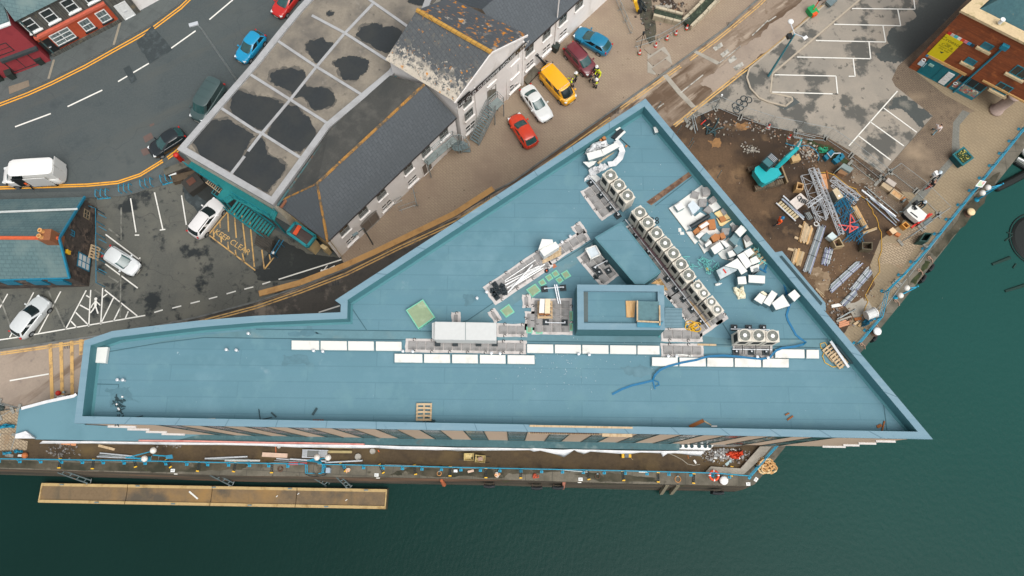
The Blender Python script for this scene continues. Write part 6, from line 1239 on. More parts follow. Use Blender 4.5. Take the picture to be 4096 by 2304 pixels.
for q,l in (([(2152,1127),(2173,1113),(2187,1134),(2165,1146)],'lowest pane in the scatter of five small green panes'),([(2179,1107),(2201,1094),(2215,1113),(2194,1127)],'palest green pane in the scatter of five small panes'),([(2205,1092),(2225,1078),(2240,1099),(2218,1112)],'topmost pane in the scatter of five small green panes'),([(2220,1117),(2241,1104),(2256,1122),(2236,1136)],'brownish pane nearest the bar on two feet'),([(2243,1094),(2268,1079),(2285,1104),(2259,1119)],'rightmost pane in the scatter of five small green panes'),
    ([(2276,1245),(2292,1245),(2292,1283),(2276,1283)],'upper green pane against the stair core wall'),([(2276,1293),(2292,1293),(2292,1323),(2276,1323)],'lower green pane against the stair core wall'),([(2106,1306),(2130,1306),(2130,1333),(2106,1333)],'left green pane below the square slab platform'),([(2143,1306),(2170,1306),(2170,1335),(2143,1335)],'right green pane below the square slab platform')):glassp(l,q)
ahu=slabbox('air_handling_unit','long pale grey air handling unit on black feet','air handling unit',[(1740,1287),(1985,1291),(1985,1362),(1738,1358)],16.4,ZD+.3,grey_u,part='casing',bevel=.04)
c=ahu.location;g=G(c);q=PX([(1862,1289),(1862,1360)],16.412);g.beam(q[0],q[1],.03,.02);g.obj('panel_joint',galv_d,ahu)
q=ccw(PX([(1728,1292),(1742,1288),(1740,1358),(1728,1352)],16.1));G(c).prism([tuple(p) for p in q],ZD+.4,16.1).obj('end_cowl',grey_u,ahu)
for px in (1752,1822,1915,1980):p=P(px,1376,ZD);G(c).box((p.x,p.y,ZD+.18),(.36,.36,.24)).obj('foot',blk_f,ahu)
for px in (1780,1858,1890,1962):p=P(px,1366,ZD+.9);G(c).box((p.x,p.y+.04,ZD+.9),(.18,.06,.12)).obj('latch',alu,ahu)
wu=slabbox('wrapped_unit','white wrapped unit on a pallet across the slab walkway','packed unit',[(2159,1001),(2222,966),(2238,987),(2176,1026)],ZD+1.0,ZD+.22,foil,side=mat('clear_wrap',(206,216,222),.3),part='pack')
c=wu.location;G(c).prism([tuple(p) for p in ccw(PX([(2168,956),(2210,958),(2213,972),(2154,997)],ZD+1.25))],ZD+.9,ZD+1.25).obj('lid',foil,wu)
q_=PX([(2155,1020),(2230,985)],ZD+.1)
g=G(c)
for d_ in (0,.3,.6,.85):g.beam(q_[0]+Vector((.25,-.1-d_*.55,0)),q_[1]+Vector((.25,-.1-d_*.55,0)),.12,.06)
g.obj('pallet_board',timber,wu)
for i,(q,l) in enumerate((([(2160,1195),(2179,1196),(2177,1252),(2156,1252)],'left stack of white cartons on the pallet by the stair core'),([(2181,1195),(2202,1196),(2200,1254),(2179,1254)],'right stack of cream cartons on the pallet by the stair core'))):
    slabbox('carton_stack',l,'carton',q,ZD+.9-.1*i,ZD+.2,[foil,mat('cream_carton',(232,214,180),.8)][i],'carton stacks on the platform pallet',side=card)
pl=dup(pallet0,(0,0,0),0,'wooden pallet under the two carton stacks','wooden pallets');p=P(2180,1240,ZD+.15);pl.location=(p.x,p.y,ZD+.1);pl.rotation_euler=(0,0,1.57)
po=thing('roof_post','pair of white upright poles crossing the bar beside the glass panes','pole',tuple(P(2226,1180,ZD)));g=G(po.location);a,b=P(2218,1138,ZD+.35),P(2234,1215,ZD+.2)
for s in (0,.14):g.beam(a+Vector((s,0,0)),b+Vector((s,0,0)),.07,.07)
g.obj('pole',alu,po)
cB,cC,cD=cv_(2660,720,.2071),cv_(2840,960,.2071),cv_(2300,480,.2071)
GBs,GSl,GDu='white boards under the duct heap','grey slabs lying on the duct heap','white duct pieces in the east corner'
cw_=mat('cream_insulation',(236,208,150),.85,[('n',(214,172,110),1.5,.55,.7)]);wr_=mat('clear_wrap',(206,216,222),.3)
for px,z,l in (([(75,545),(300,400),(650,790),(410,985)],.12,'large white board at the left of the duct heap'),([(300,400),(700,105),(790,100),(900,230),(640,560),(480,640)],.10,'white board at the top of the duct heap'),([(840,480),(1030,390),(1130,500),(930,620)],.14,'grey white board under the slabs by the parapet'),([(400,1000),(520,990),(640,1180),(580,1240)],.09,'narrow white board with a cable at the left foot of the heap'),([(560,720),(680,620),(800,690),(640,790)],.14,'small white board beside the black roll'),([(700,860),(1000,940),(900,1040),(620,1060)],.08,'stained white board in the middle of the heap'),([(1510,1120),(1640,1160),(1715,1225),(1565,1310)],.3,'white board under the slab near the parapet'),([(640,1210),(820,1360),(760,1420)],.1,'torn white board edge at the lower left of the heap'),([(620,1130),(960,900),(1180,1120),(960,1330),(800,1380)],.06,'stained white board under the cardboard in the middle of the heap'),([(960,1340),(1230,1110),(1480,1330),(1300,1560),(1100,1520)],.07,'big white board under the tall ducts'),([(1250,860),(1360,760),(1560,960),(1420,1080)],.1,'grey white board tilted along the parapet')):
    slabbox('board',l,'board',cB(px),ZD+z,ZD+.01,foil,GBs,side=timber_o)
for px,z,l in (([(720,140),(865,130),(880,270),(740,290)],.55,'topmost grey slab stack on the duct heap'),([(530,205),(670,240),(635,360),(500,330)],.26,'grey slab at the upper left of the duct heap'),([(665,360),(815,370),(800,495),(660,485)],.45,'neat grey slab stack right of the film pack'),([(950,290),(1040,370),(910,460),(840,380)],.4,'tilted grey slab pile close to the parapet'),([(840,485),(930,580),(860,650),(745,575)],.3,'grey slab above the black roll'),([(1160,500),(1250,605),(1145,685),(1075,580)],.3,'grey slab on the yellow insulation'),([(1105,930),(1255,925),(1230,1050),(1100,1045)],.45,'grey slab right of the cardboard heap'),([(1310,865),(1440,880),(1390,950),(1305,985)],.35,'grey slab behind the metal duct by the parapet'),([(1615,1010),(1705,1110),(1600,1195),(1520,1100)],.5,'grey slab nearest the parapet at the lower end of the heap')):
    slabbox('paving_slab',l,'slab',cB(px),ZD+z,ZD+.1,slab_m,GSl,side=fleece,part='slab')
def hollow(o,q,h):G().poly([(p.x,p.y,h+.006) for p in offset(q,.07)]).obj('opening',ductm,o)
for cc_,px,z,l,fn in ((cB,[(180,495),(320,420),(385,530),(255,600)],.5,'small white duct cap alone on the large board',0),(cB,[(590,1080),(710,1000),(770,1030),(660,1140)],.5,'white duct piece at the left of the cardboard heap',0),(cB,[(700,1120),(800,1010),(890,1080),(790,1190)],.45,'open metal duct with ribbed side left of the cardboard heap',1),(cB,[(770,1240),(870,1160),(910,1220),(790,1300)],.5,'white duct collar below the open metal duct',0),(cB,[(880,1310),(1060,1190),(1140,1320),(960,1440)],.75,'broad white duct box in the middle of the heap',0),(cB,[(1070,1180),(1150,1170),(1250,1270),(1180,1310)],.6,'white duct elbow right of the broad white box',0),(cB,[(1350,1000),(1470,870),(1600,950),(1450,1105)],.9,'tall white topped duct leaning near the parapet',0),(cB,[(1240,1150),(1340,1030),(1450,1110),(1370,1270)],.6,'ribbed metal duct below the tall white topped one',1),
  (cC,[(335,235),(430,195),(510,290),(380,340)],.6,'white duct stub left of the open grey duct',0),(cC,[(450,180),(570,90),(650,190),(530,285)],.7,'open grey duct frame facing up',1),(cC,[(650,225),(780,150),(855,250),(740,340)],.75,'white duct block by the green netting',0),(cC,[(525,295),(650,230),(820,470),(700,555)],.85,'long white duct lying across the lower heap',0),(cC,[(765,370),(890,305),(975,415),(825,480)],.7,'white duct block above the round outlet',0),(cC,[(285,500),(530,350),(725,600),(605,670),(540,560)],.9,'angled white duct joined to the wrapped length',0),(cC,[(530,715),(690,700),(710,850),(545,855)],.75,'square white duct below the heap',0),(cC,[(745,675),(1065,690),(1060,840),(745,820)],.6,'rectangular white duct beside the square one',0),
  (cC,[(850,1150),(960,1020),(1090,1090),(1000,1240)],.6,'left duct of the three standing near the hose',0),(cC,[(1030,1210),(1195,970),(1305,1040),(1150,1280)],.65,'middle slanting duct of the three near the hose',0),(cC,[(1195,1220),(1410,1050),(1545,1270),(1275,1350)],.7,'right wedge shaped duct of the three near the hose',0),(cC,[(1505,1055),(1635,955),(1745,1080),(1630,1190)],.95,'white duct box leaning at the parapet beside the blue hose',0)):
    slabbox('duct_piece',l,'duct',cc_(px),ZD+z,ZD+.02,ductm if fn else foil,GDu,side=ductm,part='duct',extra=hollow if fn else None)
wl_d=slabbox('wrapped_duct','long duct wrapped in clear film with red tape','duct',cC([(120,590),(290,500),(540,480),(530,580),(200,760)]),ZD+.75,ZD+.02,mat('film_wrapped_metal',(196,204,206),.3,[('n',(150,166,172),1.5,.45,.65)]),side=ductm,part='duct');c=wl_d.location;q=PX(cC([(255,560),(310,640)]),ZD+.77);G(c).beam(q[0],q[1],.1,.015).obj('tape',redp,wl_d)
rt=thing('duct_transition','white duct piece with a round black outlet','duct',tuple(P(*cC([(860,540)])[0],ZD)));q=ccw(PX(cC([(770,520),(950,460),(945,560),(800,620)]),ZD+.6));G(rt.location).prism([tuple(p) for p in q],ZD+.02,ZD+.6,1,0).obj('duct',[foil,ductm],rt);p=P(*cC([(892,585)])[0],ZD+.55)-Vector(rt.location);g=G();g.tube([(p.x-.05,p.y+.1,.4),(p.x+.03,p.y-.12,.42)],.27,18);g.obj('outlet',galv,rt);G().tube([(p.x+.03,p.y-.12,.42),(p.x+.035,p.y-.13,.421)],.22,18).obj('opening',blackp,rt)
for cc_,px,z,l,m,sd in ((cB,[(440,480),(540,390),(680,540),(540,665)],.5,'pack of parts wrapped in clear film on the heap',wr_,wr_),(cB,[(950,640),(1100,560),(1300,650),(1330,720),(1100,790)],.16,'yellowed insulation sheet under a slab by the parapet',cw_,cw_),(cB,[(1040,720),(1140,690),(1190,775),(1090,820)],.24,'buff cardboard square on the insulation sheet',card,card),(cB,[(990,720),(1080,830),(1320,740),(1110,890),(1060,880)],.14,'cream cardboard tray folded on the heap',cw_,cw_),(cB,[(540,985),(630,910),(690,985),(590,1055)],.3,'brown carton flap at the left end of the heap',card,card),(cB,[(830,770),(960,750),(990,940),(860,950)],.35,'open brown carton right of the long carton',card,card),(cB,[(880,1100),(970,1030),(1080,1060),(1050,1150),(940,1200)],.45,'crumpled brown cardboard heap in the middle',card,card),(cB,[(1050,1040),(1130,1010),(1180,1110),(1090,1130)],.5,'flat brown cardboard leaf on the cardboard heap',card,card)):
    slabbox('packaging',l,'packaging',cc_(px),ZD+z,ZD+.05,m,'packaging in the duct heap',side=sd,part='pack')
lc=slabbox('long_carton','long open carton holding a white box beside the black roll','carton',cB([(640,880),(810,775),(870,850),(690,970)]),ZD+.4,ZD+.05,card);c=lc.location;G(c).prism([tuple(p) for p in ccw(PX(cB([(662,892),(808,798),(858,850),(708,942)]),ZD+.44))],ZD+.3,ZD+.44).obj('white_box',foil,lc)
q=PX(cB([(480,920),(850,690)]),ZD+.3);br=thing('black_roll','roll of black membrane lying across the duct heap','roll',tuple((q[0]+q[1])/2));g=G(br.location);g.tube(q,.16,12);g.obj('roll',blk_f,br);g=G(br.location);g.tube([q[0]+(q[0]-q[1]).normalized()*.01,q[0]+(q[0]-q[1]).normalized()*.03],.17,12);g.obj('wrapper_end',wr_,br)
for i,(px,l) in enumerate((([(255,930),(310,925),(318,995),(260,1000)],'upper white card square left of the duct heap'),([(285,1005),(360,1000),(375,1055),(300,1058)],'lower white card square left of the duct heap'))):slabbox('card_square',l,'card',cB(px),ZD+.03,ZD+.004,foil,'white cards on the roof')
def crumple(name,label,cat,px,zt,m,seed=1,amp=.15,z0=ZD,n=6):
    q=ccw(PX(px,zt));c=sum(q,Vector())/len(q);rr=random.Random(seed);g=G((c.x,c.y,z0));w=wob(q,3,.12,seed);N=len(w);H_=zt-z0
    rings=[]
    for f,hf in ((1.,.06),(.88,.7),(.66,.95),(.42,.8),(.2,1.)):rings.append([c.lerp(p,f)+Vector((0,0,0)) for p in w]);
    vs=[Vector((p.x+rr.uniform(-amp,amp)*.5*(k > 0),p.y+rr.uniform(-amp,amp)*.5*(k > 0),z0+H_*(.06,.75,.95,.8,1.)[k]*(rr.uniform(.6,1.2) if k else 1))) for k,r_ in enumerate(rings) for p in r_]
    g.add(vs,[(k*N+i,k*N+(i+1)%N,(k+1)*N+(i+1)%N,(k+1)*N+i) for k in range(4) for i in range(N)]+[tuple(4*N+i for i in range(N))]);return g.obj(name,m,None,label=label,cat=cat)
crumple('insulation_bag','torn cream sack of packing lying below the square duct','sack',cC([(465,905),(640,895),(710,1110),(560,1125)]),ZD+.3,cw_ if 0 else mat('cream_sack',(236,228,200),.8),3)
slabbox('curved_plate','cream curved plate behind the three ducts','plate',cC([(975,1005),(1025,983),(1090,1030),(1110,1060),(1070,1078)]),ZD+.5,ZD+.3,mat('cream_sack',(236,228,200)))
nt=thing('green_netting','tangled green netting beside the duct heap','netting',tuple(P(2800,1065,ZD)));rr=random.Random(6);g=G(nt.location);o_=P(2800,1065,ZD)
for k in range(26):
    p=o_+Vector((rr.uniform(-1.1,1.3),rr.uniform(-.5,.5),.05+rr.uniform(0,.25)));g.tube([p+Vector((rr.uniform(-.3,.3),rr.uniform(-.25,.25),rr.uniform(0,.12))) for _ in range(4)],.025,4)
g.obj('net',mat('aqua_net',(120,200,196),.6),nt)
nt2=thing('green_netting','green netting on the timber pallet edge near the parapet','netting',tuple(P(3025,1020,ZD+.2)));g=G(nt2.location);o_=P(3025,1020,ZD+.3)
for k in range(14):p=o_+Vector((rr.uniform(-.5,.5),rr.uniform(-.6,.5),rr.uniform(0,.25)));g.tube([p+Vector((rr.uniform(-.25,.25),rr.uniform(-.25,.25),rr.uniform(0,.1))) for _ in range(4)],.025,4)
g.obj('net',mat('aqua_net',(120,200,196)),nt2)
pl=dup(pallet0,(0,0,0),0,'wooden pallet sticking out under the duct blocks by the parapet','wooden pallets');p=P(3030,1025,ZD+.1);pl.location=(p.x,p.y,ZD+.03);pl.rotation_euler=(0,0,-.95)
yb=thing('yellow_disc','round yellow lid on the roof by the green netting','lid',tuple(P(2829,1077,ZD)));G().lathe([(.12,.01),(.13,.04),(.001,.05)],(0,0,0),14).obj('disc',yelp,yb)
for i,(a,b,l) in enumerate(((2792,1128,'grey white bottle left of the cream sack'),(2873,1137,'white bottle above the cream sack'))):
    p=P(a,b,ZD+.1);o=thing('bottle',l,'bottle',(p.x,p.y,ZD),.5*i,'plastic bottles on the roof');G().tube([(-.2,.06,.09),(.1,-.02,.09),(.2,-.05,.09)],[.09,.09,.03],8).obj('body',foil,o);G().tube([(.2,-.05,.09),(.25,-.06,.09)],.035,8).obj('cap',upvc,o)
for px,z,l,m in (([(220,640),(500,570),(550,690),(265,780)],.8,'white wedge ended duct box in the upper heap',foil),([(510,570),(790,430),(870,510),(550,690)],.6,'long white duct with joints in the upper heap',foil),([(150,810),(420,790),(370,860),(270,920)],.45,'white duct offcut at the left of the upper heap',foil),([(1515,140),(1580,120),(1610,235),(1545,250)],.35,'lone white box in the north corner of the roof',foil)):
    slabbox('duct_piece',l,'duct',cD(px),ZD+z,ZD+.02,m,'duct pieces in the north corner',side=ductm,part='duct')
crumple('plastic_sheet','crumpled white plastic heap against the north parapet','sheeting',cD([(170,590),(330,450),(480,420),(700,400),(480,520),(300,610)]),ZD+.7,whitep,4,.3)
crumple('plastic_sheet','white plastic sheet draped over the end of the upper air conditioner row','sheeting',cD([(190,1160),(300,920),(520,810),(680,880),(600,930),(420,1010)]),ZD+.35,whitep,5,.25)
g=G();q=[v for v in PX(cD([(790,400),(870,510),(915,600),(870,740),(760,840),(640,870)]),ZD+.25)];c=q[2];o=thing('plastic_strip','loop of torn white plastic strip beside the plank','sheeting',tuple(c));g=G(c)
for k,v in enumerate(q):v.z+=.12*(k%2)
ribbon(g,q,.42);r_=g.obj('strip',whitep,o);s_=r_.modifiers.new('s','SOLIDIFY');s_.thickness=.03
def stick(name,label,cat,a,b,z,w,h,m,group=None,z2=None):
    q=P(*a,z),P(*b,z if z2 is None else z2);c=(q[0]+q[1])/2;o=G(c);o.beam(q[0],q[1],w,h);return o.obj(name,m,None,label=label,cat=cat,group=group)
stick('plank','long pale plank at the foot of the upper heap','plank',*cD([(440,840),(870,520)]),ZD+.06,.14,.08,timber)
slabbox('black_tray','black plastic tray with parts in the north heap','tray',cD([(700,330),(870,150),(960,210),(800,370)]),ZD+.18,ZD+.02,blk_f)
stick('white_strip','white strip on the edge of the black tray','strip',*cD([(790,390),(965,220)]),ZD+.24,.16,.06,foil);stick('white_strip','white strip behind the black tray at the parapet','strip',*cD([(780,190),(860,130)]),ZD+.24,.25,.06,foil)
stick('dark_pole','thin dark pole lying on the roof below the black tray','pole',*cD([(860,345),(1065,525)]),ZD+.04,.05,.05,membdark)
for i,(px,l) in enumerate((([(520,340),(570,305),(610,350),(550,380)],'brown carton on the north heap'),([(470,375),(510,360),(530,400),(490,420)],'small brown carton left of the other carton on the north heap'),([(960,520),(985,480),(1018,490),(995,530)],'flat brown cardboard scrap at the pole end'))):slabbox('carton',l,'carton',cD(px),ZD+(.6,.55,.03)[i],ZD+.004,card,'brown cartons in the north corner')
slabbox('frame_part','white bracket panel between the rails of the upper row','panel',cD([(290,1090),(390,1040),(500,1130),(410,1200)]),ZD+.3,ZD+.2,foil)
rh=slabbox('roof_hatch','dark roof hatch framed by new battens on the stair core','hatch',[(2549,1204),(2636,1206),(2636,1284),(2549,1282)],17.25,16.72,mat('hatch_felt',(86,122,128),.6,[('n',(66,98,106),.8,.5,.6)]),side=roofc)
c=rh.location
for a,b,l in (((2638,1222),(2639,1302),1),((2549,1285),(2639,1289),1),((2549,1203),(2549,1285),0)):q=PX([a,b],17.3);G(c).beam(q[0],q[1],.09,.12).obj('batten',timber,rh)
slabbox('plywood_board','bare plywood board left of the roof hatch','board',[(2503,1203),(2543,1203),(2537,1269),(2506,1269)],16.8,16.73,ply)
slabbox('blue_sheet','folded blue sheet hanging over the stair core edge','sheet',[(2549,1288),(2640,1292),(2655,1285),(2640,1310),(2549,1308)],17.1,17.02,mat('blue_tarp',(70,136,160),.6))
sc2=slabbox('corrugated_sheet','corrugated blue grey sheet on the roof right of the stair core','sheet',[(2660,1230),(2728,1233),(2729,1309),(2660,1311)],ZD+.12,ZD+.02,mat('corrugated_sheet',(106,138,150),.5,[('w',(84,116,128),1.4,pi/2,.6,.5,1.)]))
slabbox('plywood_board','orange stained plywood scrap above the stair core','board',[(2604,1134),(2640,1112),(2674,1162),(2655,1160),(2640,1136)],ZD+.1,ZD+.01,ply)
yh=thing('yellow_hose','heap of yellow hose at the end of the diagonal row','hose',tuple(P(2772,1305,ZD)));rr=random.Random(12);g=G()
for k in range(9):a=rr.uniform(0,6);x,y=rr.uniform(-.25,.25),rr.uniform(-.2,.2);g.tube([(x+.3*cos(a+t*.6),y+.22*sin(a+t*.6),.05+.02*k) for t in range(8)],.03,5)
g.obj('coil',yelp,yh)
for i in range(4):q=[(2752+8*i,1200+6*i),(2815+9*i,1288+7*i)];stick('batten','pale batten in the bundle beside the twin fan air conditioners','batten',*q,ZD+.1+.03*i,.07,.06,[timber,ply,timber_o,timber][i],'pale battens beside the twin fan units')
sf=slabbox('framed_unit','small white framed unit with film on the short walkway','frame',[(2347,996),(2380,985),(2398,1016),(2365,1034)],ZD+.7,ZD+.15,wr_,side=ductm,part='film');c=sf.location;g=G(c);q=PX([(2343,996),(2382,983),(2402,1018),(2364,1036)],ZD+.75)
for k in range(4):g.beam(q[k],q[(k+1)%4],.09,.08);g.beam(q[k],Vector((q[k].x,q[k].y,ZD+.05)),.06,.06)
g.obj('frame',foil,sf);railset('pair of feet and bar below the small white framed unit',(2375,1070),(2432,1040),[(2380,1075),(2425,1050),(2395,1092),(2432,1085)])
pl=dup(pallet0,(0,0,0),0,'upturned wooden pallet alone on the lower roof','wooden pallets');p=P(1696,1648,ZD+.1);pl.location=(p.x,p.y,ZD+.02);pl.rotation_euler=(0,0,1.57);pl.scale=(.95,1.,1)
for i,(px,py,rz) in enumerate(((3325,1412,2.2),(3352,1440,2.2))):
    pl=dup(pallet0,(0,0,0),0,('upper','lower')[i]+' pallet of the pair beside the south east parapet','wooden pallets');p=P(px,py,ZD+.1);pl.location=(p.x,p.y,ZD+.02+.1*i);pl.rotation_euler=(0,0,rz);pl.scale=(.85,.75,1)
stick('steel_channel','bright steel channel leaning along the pallets at the parapet','beam',(3322,1365),(3394,1470),ZD+.35,.16,.1,alu);stick('dark_channel','dark channel behind the bright steel one','beam',(3345,1380),(3408,1455),ZD+.3,.14,.1,membdark)
yr=thing('yellow_rope','yellow rope looped around the parapet pallets','rope',tuple(P(3300,1430,ZD)));g=G(yr.location);g.tube(PX([(3312,1390),(3300,1370),(3281,1375),(3284,1392),(3300,1400),(3290,1425),(3300,1450),(3330,1468),(3360,1465),(3372,1472)],ZD+.05),.025,5);g.obj('strand',yelp,yr)
bh=thing('blue_hose','long blue layflat hose snaking over the rooflights','hose',tuple(P(2900,1425,ZD)));g=G(bh.location)
HP=[(2450,1576),(2490,1555),(2530,1540),(2575,1530),(2612,1521),(2620,1500),(2640,1480),(2672,1465),(2730,1450),(2785,1440),(2830,1426),(2890,1422),(2950,1426),(3000,1432),(3045,1436),(3078,1431),(3092,1415),(3105,1402),(3130,1392),(3180,1386),(3212,1378),(3228,1367),(3205,1352),(3188,1338),(3170,1305),(3156,1280),(3150,1258),(3158,1232),(3166,1205),(3152,1180),(3140,1130),(3120,1090),(3098,1068),(3072,1054),(3061,1083)]
q=PX(HP,ZD+.22)
for i,v in enumerate(q):v.z=ZD+(.24 if 4 < i < 21 else .05)
ribbon(g,q,.14);ribbon(g,[v+Vector((0,0,.01)) for v in PX([(3034,1071),(3052,1082),(3066,1090)],ZD+.06)],.12);ribbon(g,PX([(2612,1521),(2617,1545),(2620,1556)],ZD+.06),.1);ribbon(g,PX([(2618,1522),(2634,1528),(2637,1540),(2622,1545)],ZD+.07),.08)
r_=g.obj('hose',hose_m,bh);s_=r_.modifiers.new('s','SOLIDIFY');s_.thickness=.03
for a,b,w,m,nm,l in (((780,1680),(861,1675),.09,timber,'batten','lone pale batten at the south parapet west part'),((507,1677),(571,1663),.05,membdark,'dark_rod','thin dark rod near the south west corner'),((1040,1680),(1088,1669),.06,membdark,'dark_rod','dark rod lying below the dark strip scraps'),((1035,1636),(1041,1678),.05,membdark,'dark_rod','dark strip standing off the south parapet'),((2758,1708),(2815,1682),.22,timber_b,'plank','brown plank with white stripe at the south parapet'),((2812,1682),(2844,1700),.07,timber,'batten','pale batten meeting the brown plank'),((2752,1717),(2796,1718),.08,timber,'batten','pale batten on the coping below the brown plank'),((2810,1717),(2842,1714),.09,timber_b,'batten','short brown batten right of the brown plank'),((3141,1660),(3157,1653),.09,timber_b,'offcut','upper brown offcut on the south east roof'),((3149,1680),(3172,1664),.1,timber_b,'offcut','lower brown offcut on the south east roof'),((3290,1723),(3350,1728),.08,timber,'batten','pale batten on the coping near the south east tip'),((3425,1728),(3457,1726),.07,timber,'batten','short yellow batten near the south east tip'),((3528,1724),(3538,1684),.08,timber_b,'offcut','brown offcut at the dark seam by the tip'),((3508,1708),(3526,1700),.18,timber_b,'offcut','broken brown block by the tip'),((2790,1378),(2865,1380),.12,timber,'batten','pale batten above the right hand slab walkway'),((2700,1415),(2770,1425),.09,foil,'white_strip','white strip below the right hand slab walkway'),((2636,1350),(2638,1320),.09,mat('teal_offcut',(70,140,140),.6),'offcut','teal offcut standing at the stair core corner'),((1085,1650),(1105,1668),.1,membdark,'dark_strip','dark strip scrap near the south parapet'),((1250,1660),(1268,1632),.14,membdark,'dark_strip','dark folded strip beside the brick pieces'),((2845,1705),(2868,1705),.1,foil,'white_pack','white pack by a black cable loop near the south parapet')):stick(nm,l,nm.replace('_',' '),a,b,ZD+.05,w,.06,m)
for i in range(5):stick('brick_piece','small red brick piece in the cluster at the south parapet','brick',(1252+9*i,1690),(1256+9*i,1678),ZD+.06,.09,.1,mat('red_brick_piece',(150,84,60),.9),'red brick pieces at the south parapet')
cc=thing('cable_heap','tangle of black cable and parts near the south west corner of the roof','cable',tuple(P(472,1640,ZD)));rr=random.Random(21);g=G()
for k in range(9):x,y=rr.uniform(-.25,.35),rr.uniform(-.9,.9);g.tube([(x+rr.uniform(-.25,.25),y+rr.uniform(-.25,.25),.04+rr.uniform(0,.08)) for _ in range(6)],.035,5)
g.obj('cable',membdark,cc);h=G()
for k in range(5):h.box((rr.uniform(-.3,.4),rr.uniform(-.9,.9),.08),(.1,.1,.08),k)
h.obj('fitting',whiteh,cc)
slabbox('insulation_board','white insulation board leaning in the north west corner of the roof','board',[(384,1390),(432,1388),(422,1452),(379,1450)],ZD+.3,ZD+.05,foil)
ch_=thing('chair_scrap','black strap and broken plastic beside the lone roof pallet','scrap',tuple(P(1720,1690,ZD)));g=G();rr=random.Random(8)
for k in range(6):g.tube([(rr.uniform(-.5,.4),rr.uniform(-.2,.4),.05) for _ in range(4)],.04,5)
g.obj('strap',membdark,ch_)
for i,(px,py) in enumerate(((2586,857),(2608,875),(2628,876),(2629,888),(2606,1015),(2098,1072),(2410,1125))):
    p=P(px,py,ZD+.03);g=G((p.x,p.y,ZD));g.ring((p.x,p.y,ZD+.03),.1,.03,12);g.obj('pipe_clip',blk_f,None,label='small black pipe clip ring lying loose on the roof',cat='clip',group='loose black pipe clips')
vd=thing('rain_outlet','round orange and black rain outlet beside the slab walkway','outlet',tuple(P(2186,1084,ZD)));G().lathe([(.16,0),(.15,.07),(.06,.12)],(0,0,0),14).obj('grate',blackp,vd);G().lathe([(.05,.12),(.001,.16)],(0,0,0),10,cap=False).obj('cap',orangep,vd)
rs_=G();G().poly([(p.x,p.y,ZD+.022) for p in wob(PX([(2205,1062),(2222,1054),(2228,1066),(2215,1074)],ZD),3,.05,2)]).obj('rust_stain',mat('rust_stain',(178,112,84),.9,obj=False),B1)
g=G();rr=random.Random(33)
for k in range(300):
    if k < 130:px,py=rr.gauss(2250,180),rr.gauss(1450,60)
    elif k < 300:px,py=rr.gauss(2700,200),rr.gauss(1000,150)
    else:px,py=rr.uniform(500,3100),rr.uniform(1420,1660)
    p=P(px,py,ZD);a=rr.uniform(0,6);s=rr.uniform(.012,.032)
    if not (P(2600,450,ZD).x-30 < p.x < 22) or p.y > 25-abs(p.x-9)*1.1:continue
    g.box((p.x,p.y,ZD+.02),(s*2,s,.012),a)
g.obj('roof_litter',mat('litter_flake',(176,190,194),.9),kind='stuff')
# ---------------------------------------------------------------- construction site, upper right
cE,cF,cH,cI=cv_(3060,520,.2071),cv_(3060,780,.2071),cv_(3400,640,.2071),cv_(3260,1000,.2071)
def fence(label,a,b,lean=(0,0),h=2.0,z0=0.):
    A_,B_=P(*a),P(*b);c=(A_+B_)/2;d=(B_-A_);L_=d.length;o=thing('site_fence',label,'fence panel',(c.x,c.y,z0),atan2(d.y,d.x),'temporary mesh fence panels');g=G()
    g.tube([(-L_/2,0,.1),(-L_/2,0,h),(L_/2,0,h),(L_/2,0,.1)],.021,5,closed=True);g.obj('frame',galv,o);g=G()
    n=max(4,int(L_/.35))
    for k in range(1,n):x=-L_/2+L_*k/n;g.tube([(x,0,.12),(x,0,h)],.0045,3)
    for k in range(1,6):g.tube([(-L_/2,0,h*k/6),(L_/2,0,h*k/6)],.004,3)
    g.obj('mesh',galv_d,o)
    for s in (-1,1):G().prism([(s*L_/2-.12,-.33),(s*L_/2+.12,-.33),(s*L_/2+.12,.33),(s*L_/2-.12,.33)],0,.13).obj('foot_block',mat('concrete_foot',(146,144,136),.9),o)
    return o
fl=[((2745,486),(2858,436),'site fence panel nearest the roof corner along the road'),((2868,432),(2958,470),'site fence panel right of the tall corner post'),((2962,472),(3068,506),'site fence panel by the ochre mound'),((3075,508),(3180,528),'site fence panel behind the digger boom'),((3184,530),(3298,553),'site fence panel above the blue digger attachment'),((3302,556),(3400,622),'site fence panel along the grass edge'),((3404,626),(3522,718),'site fence panel along the narrow grass bed'),((3400,652),(3505,735),'second fence panel on the near side of the grass bed'),((3528,712),(3560,690),'short fence panel turning toward the plaza'),((3560,688),(3660,764),'fence panel beside the walking couple'),((3664,768),(3754,858),'fence panel behind the white mini digger'),((3752,862),(3690,905),'fence panel closing the plaza side below the white mini digger'),((3680,915),(3600,972),'fence panel beside the dark skip'),((3700,985),(3590,1130),'long fence panel along the quay railing'),((3580,1140),(3500,1245),'fence panel along the quay railing by the globes'),((2752,500),(2768,510),'loose fence panel end in the rubble at the roof corner')]
for a,b,l in fl:fence(l,a,b)
fence('fence panel beside the concrete apron, left edge of the picture',(52,1640),(2,1668));fence('fence panel closing the paving at the left edge',(66,1740),(40,1822));fence('fence panel running from the kerb at the left edge',(0,1610),(78,1632))
cp2=thing('fence_post','tall white topped post at the bend of the site fence','post',tuple(P(2860,432)));G().tube([(0,0,0),(0,0,2.3)],.05,6).obj('post',galv,cp2);G().box((0,0,2.35),(.14,.14,.25)).obj('cap',upvc,cp2)
ex=thing('excavator','teal tracked excavator with its boom stretched over the soil','excavator',tuple(P(3052,712)));o_=P(3052,712)
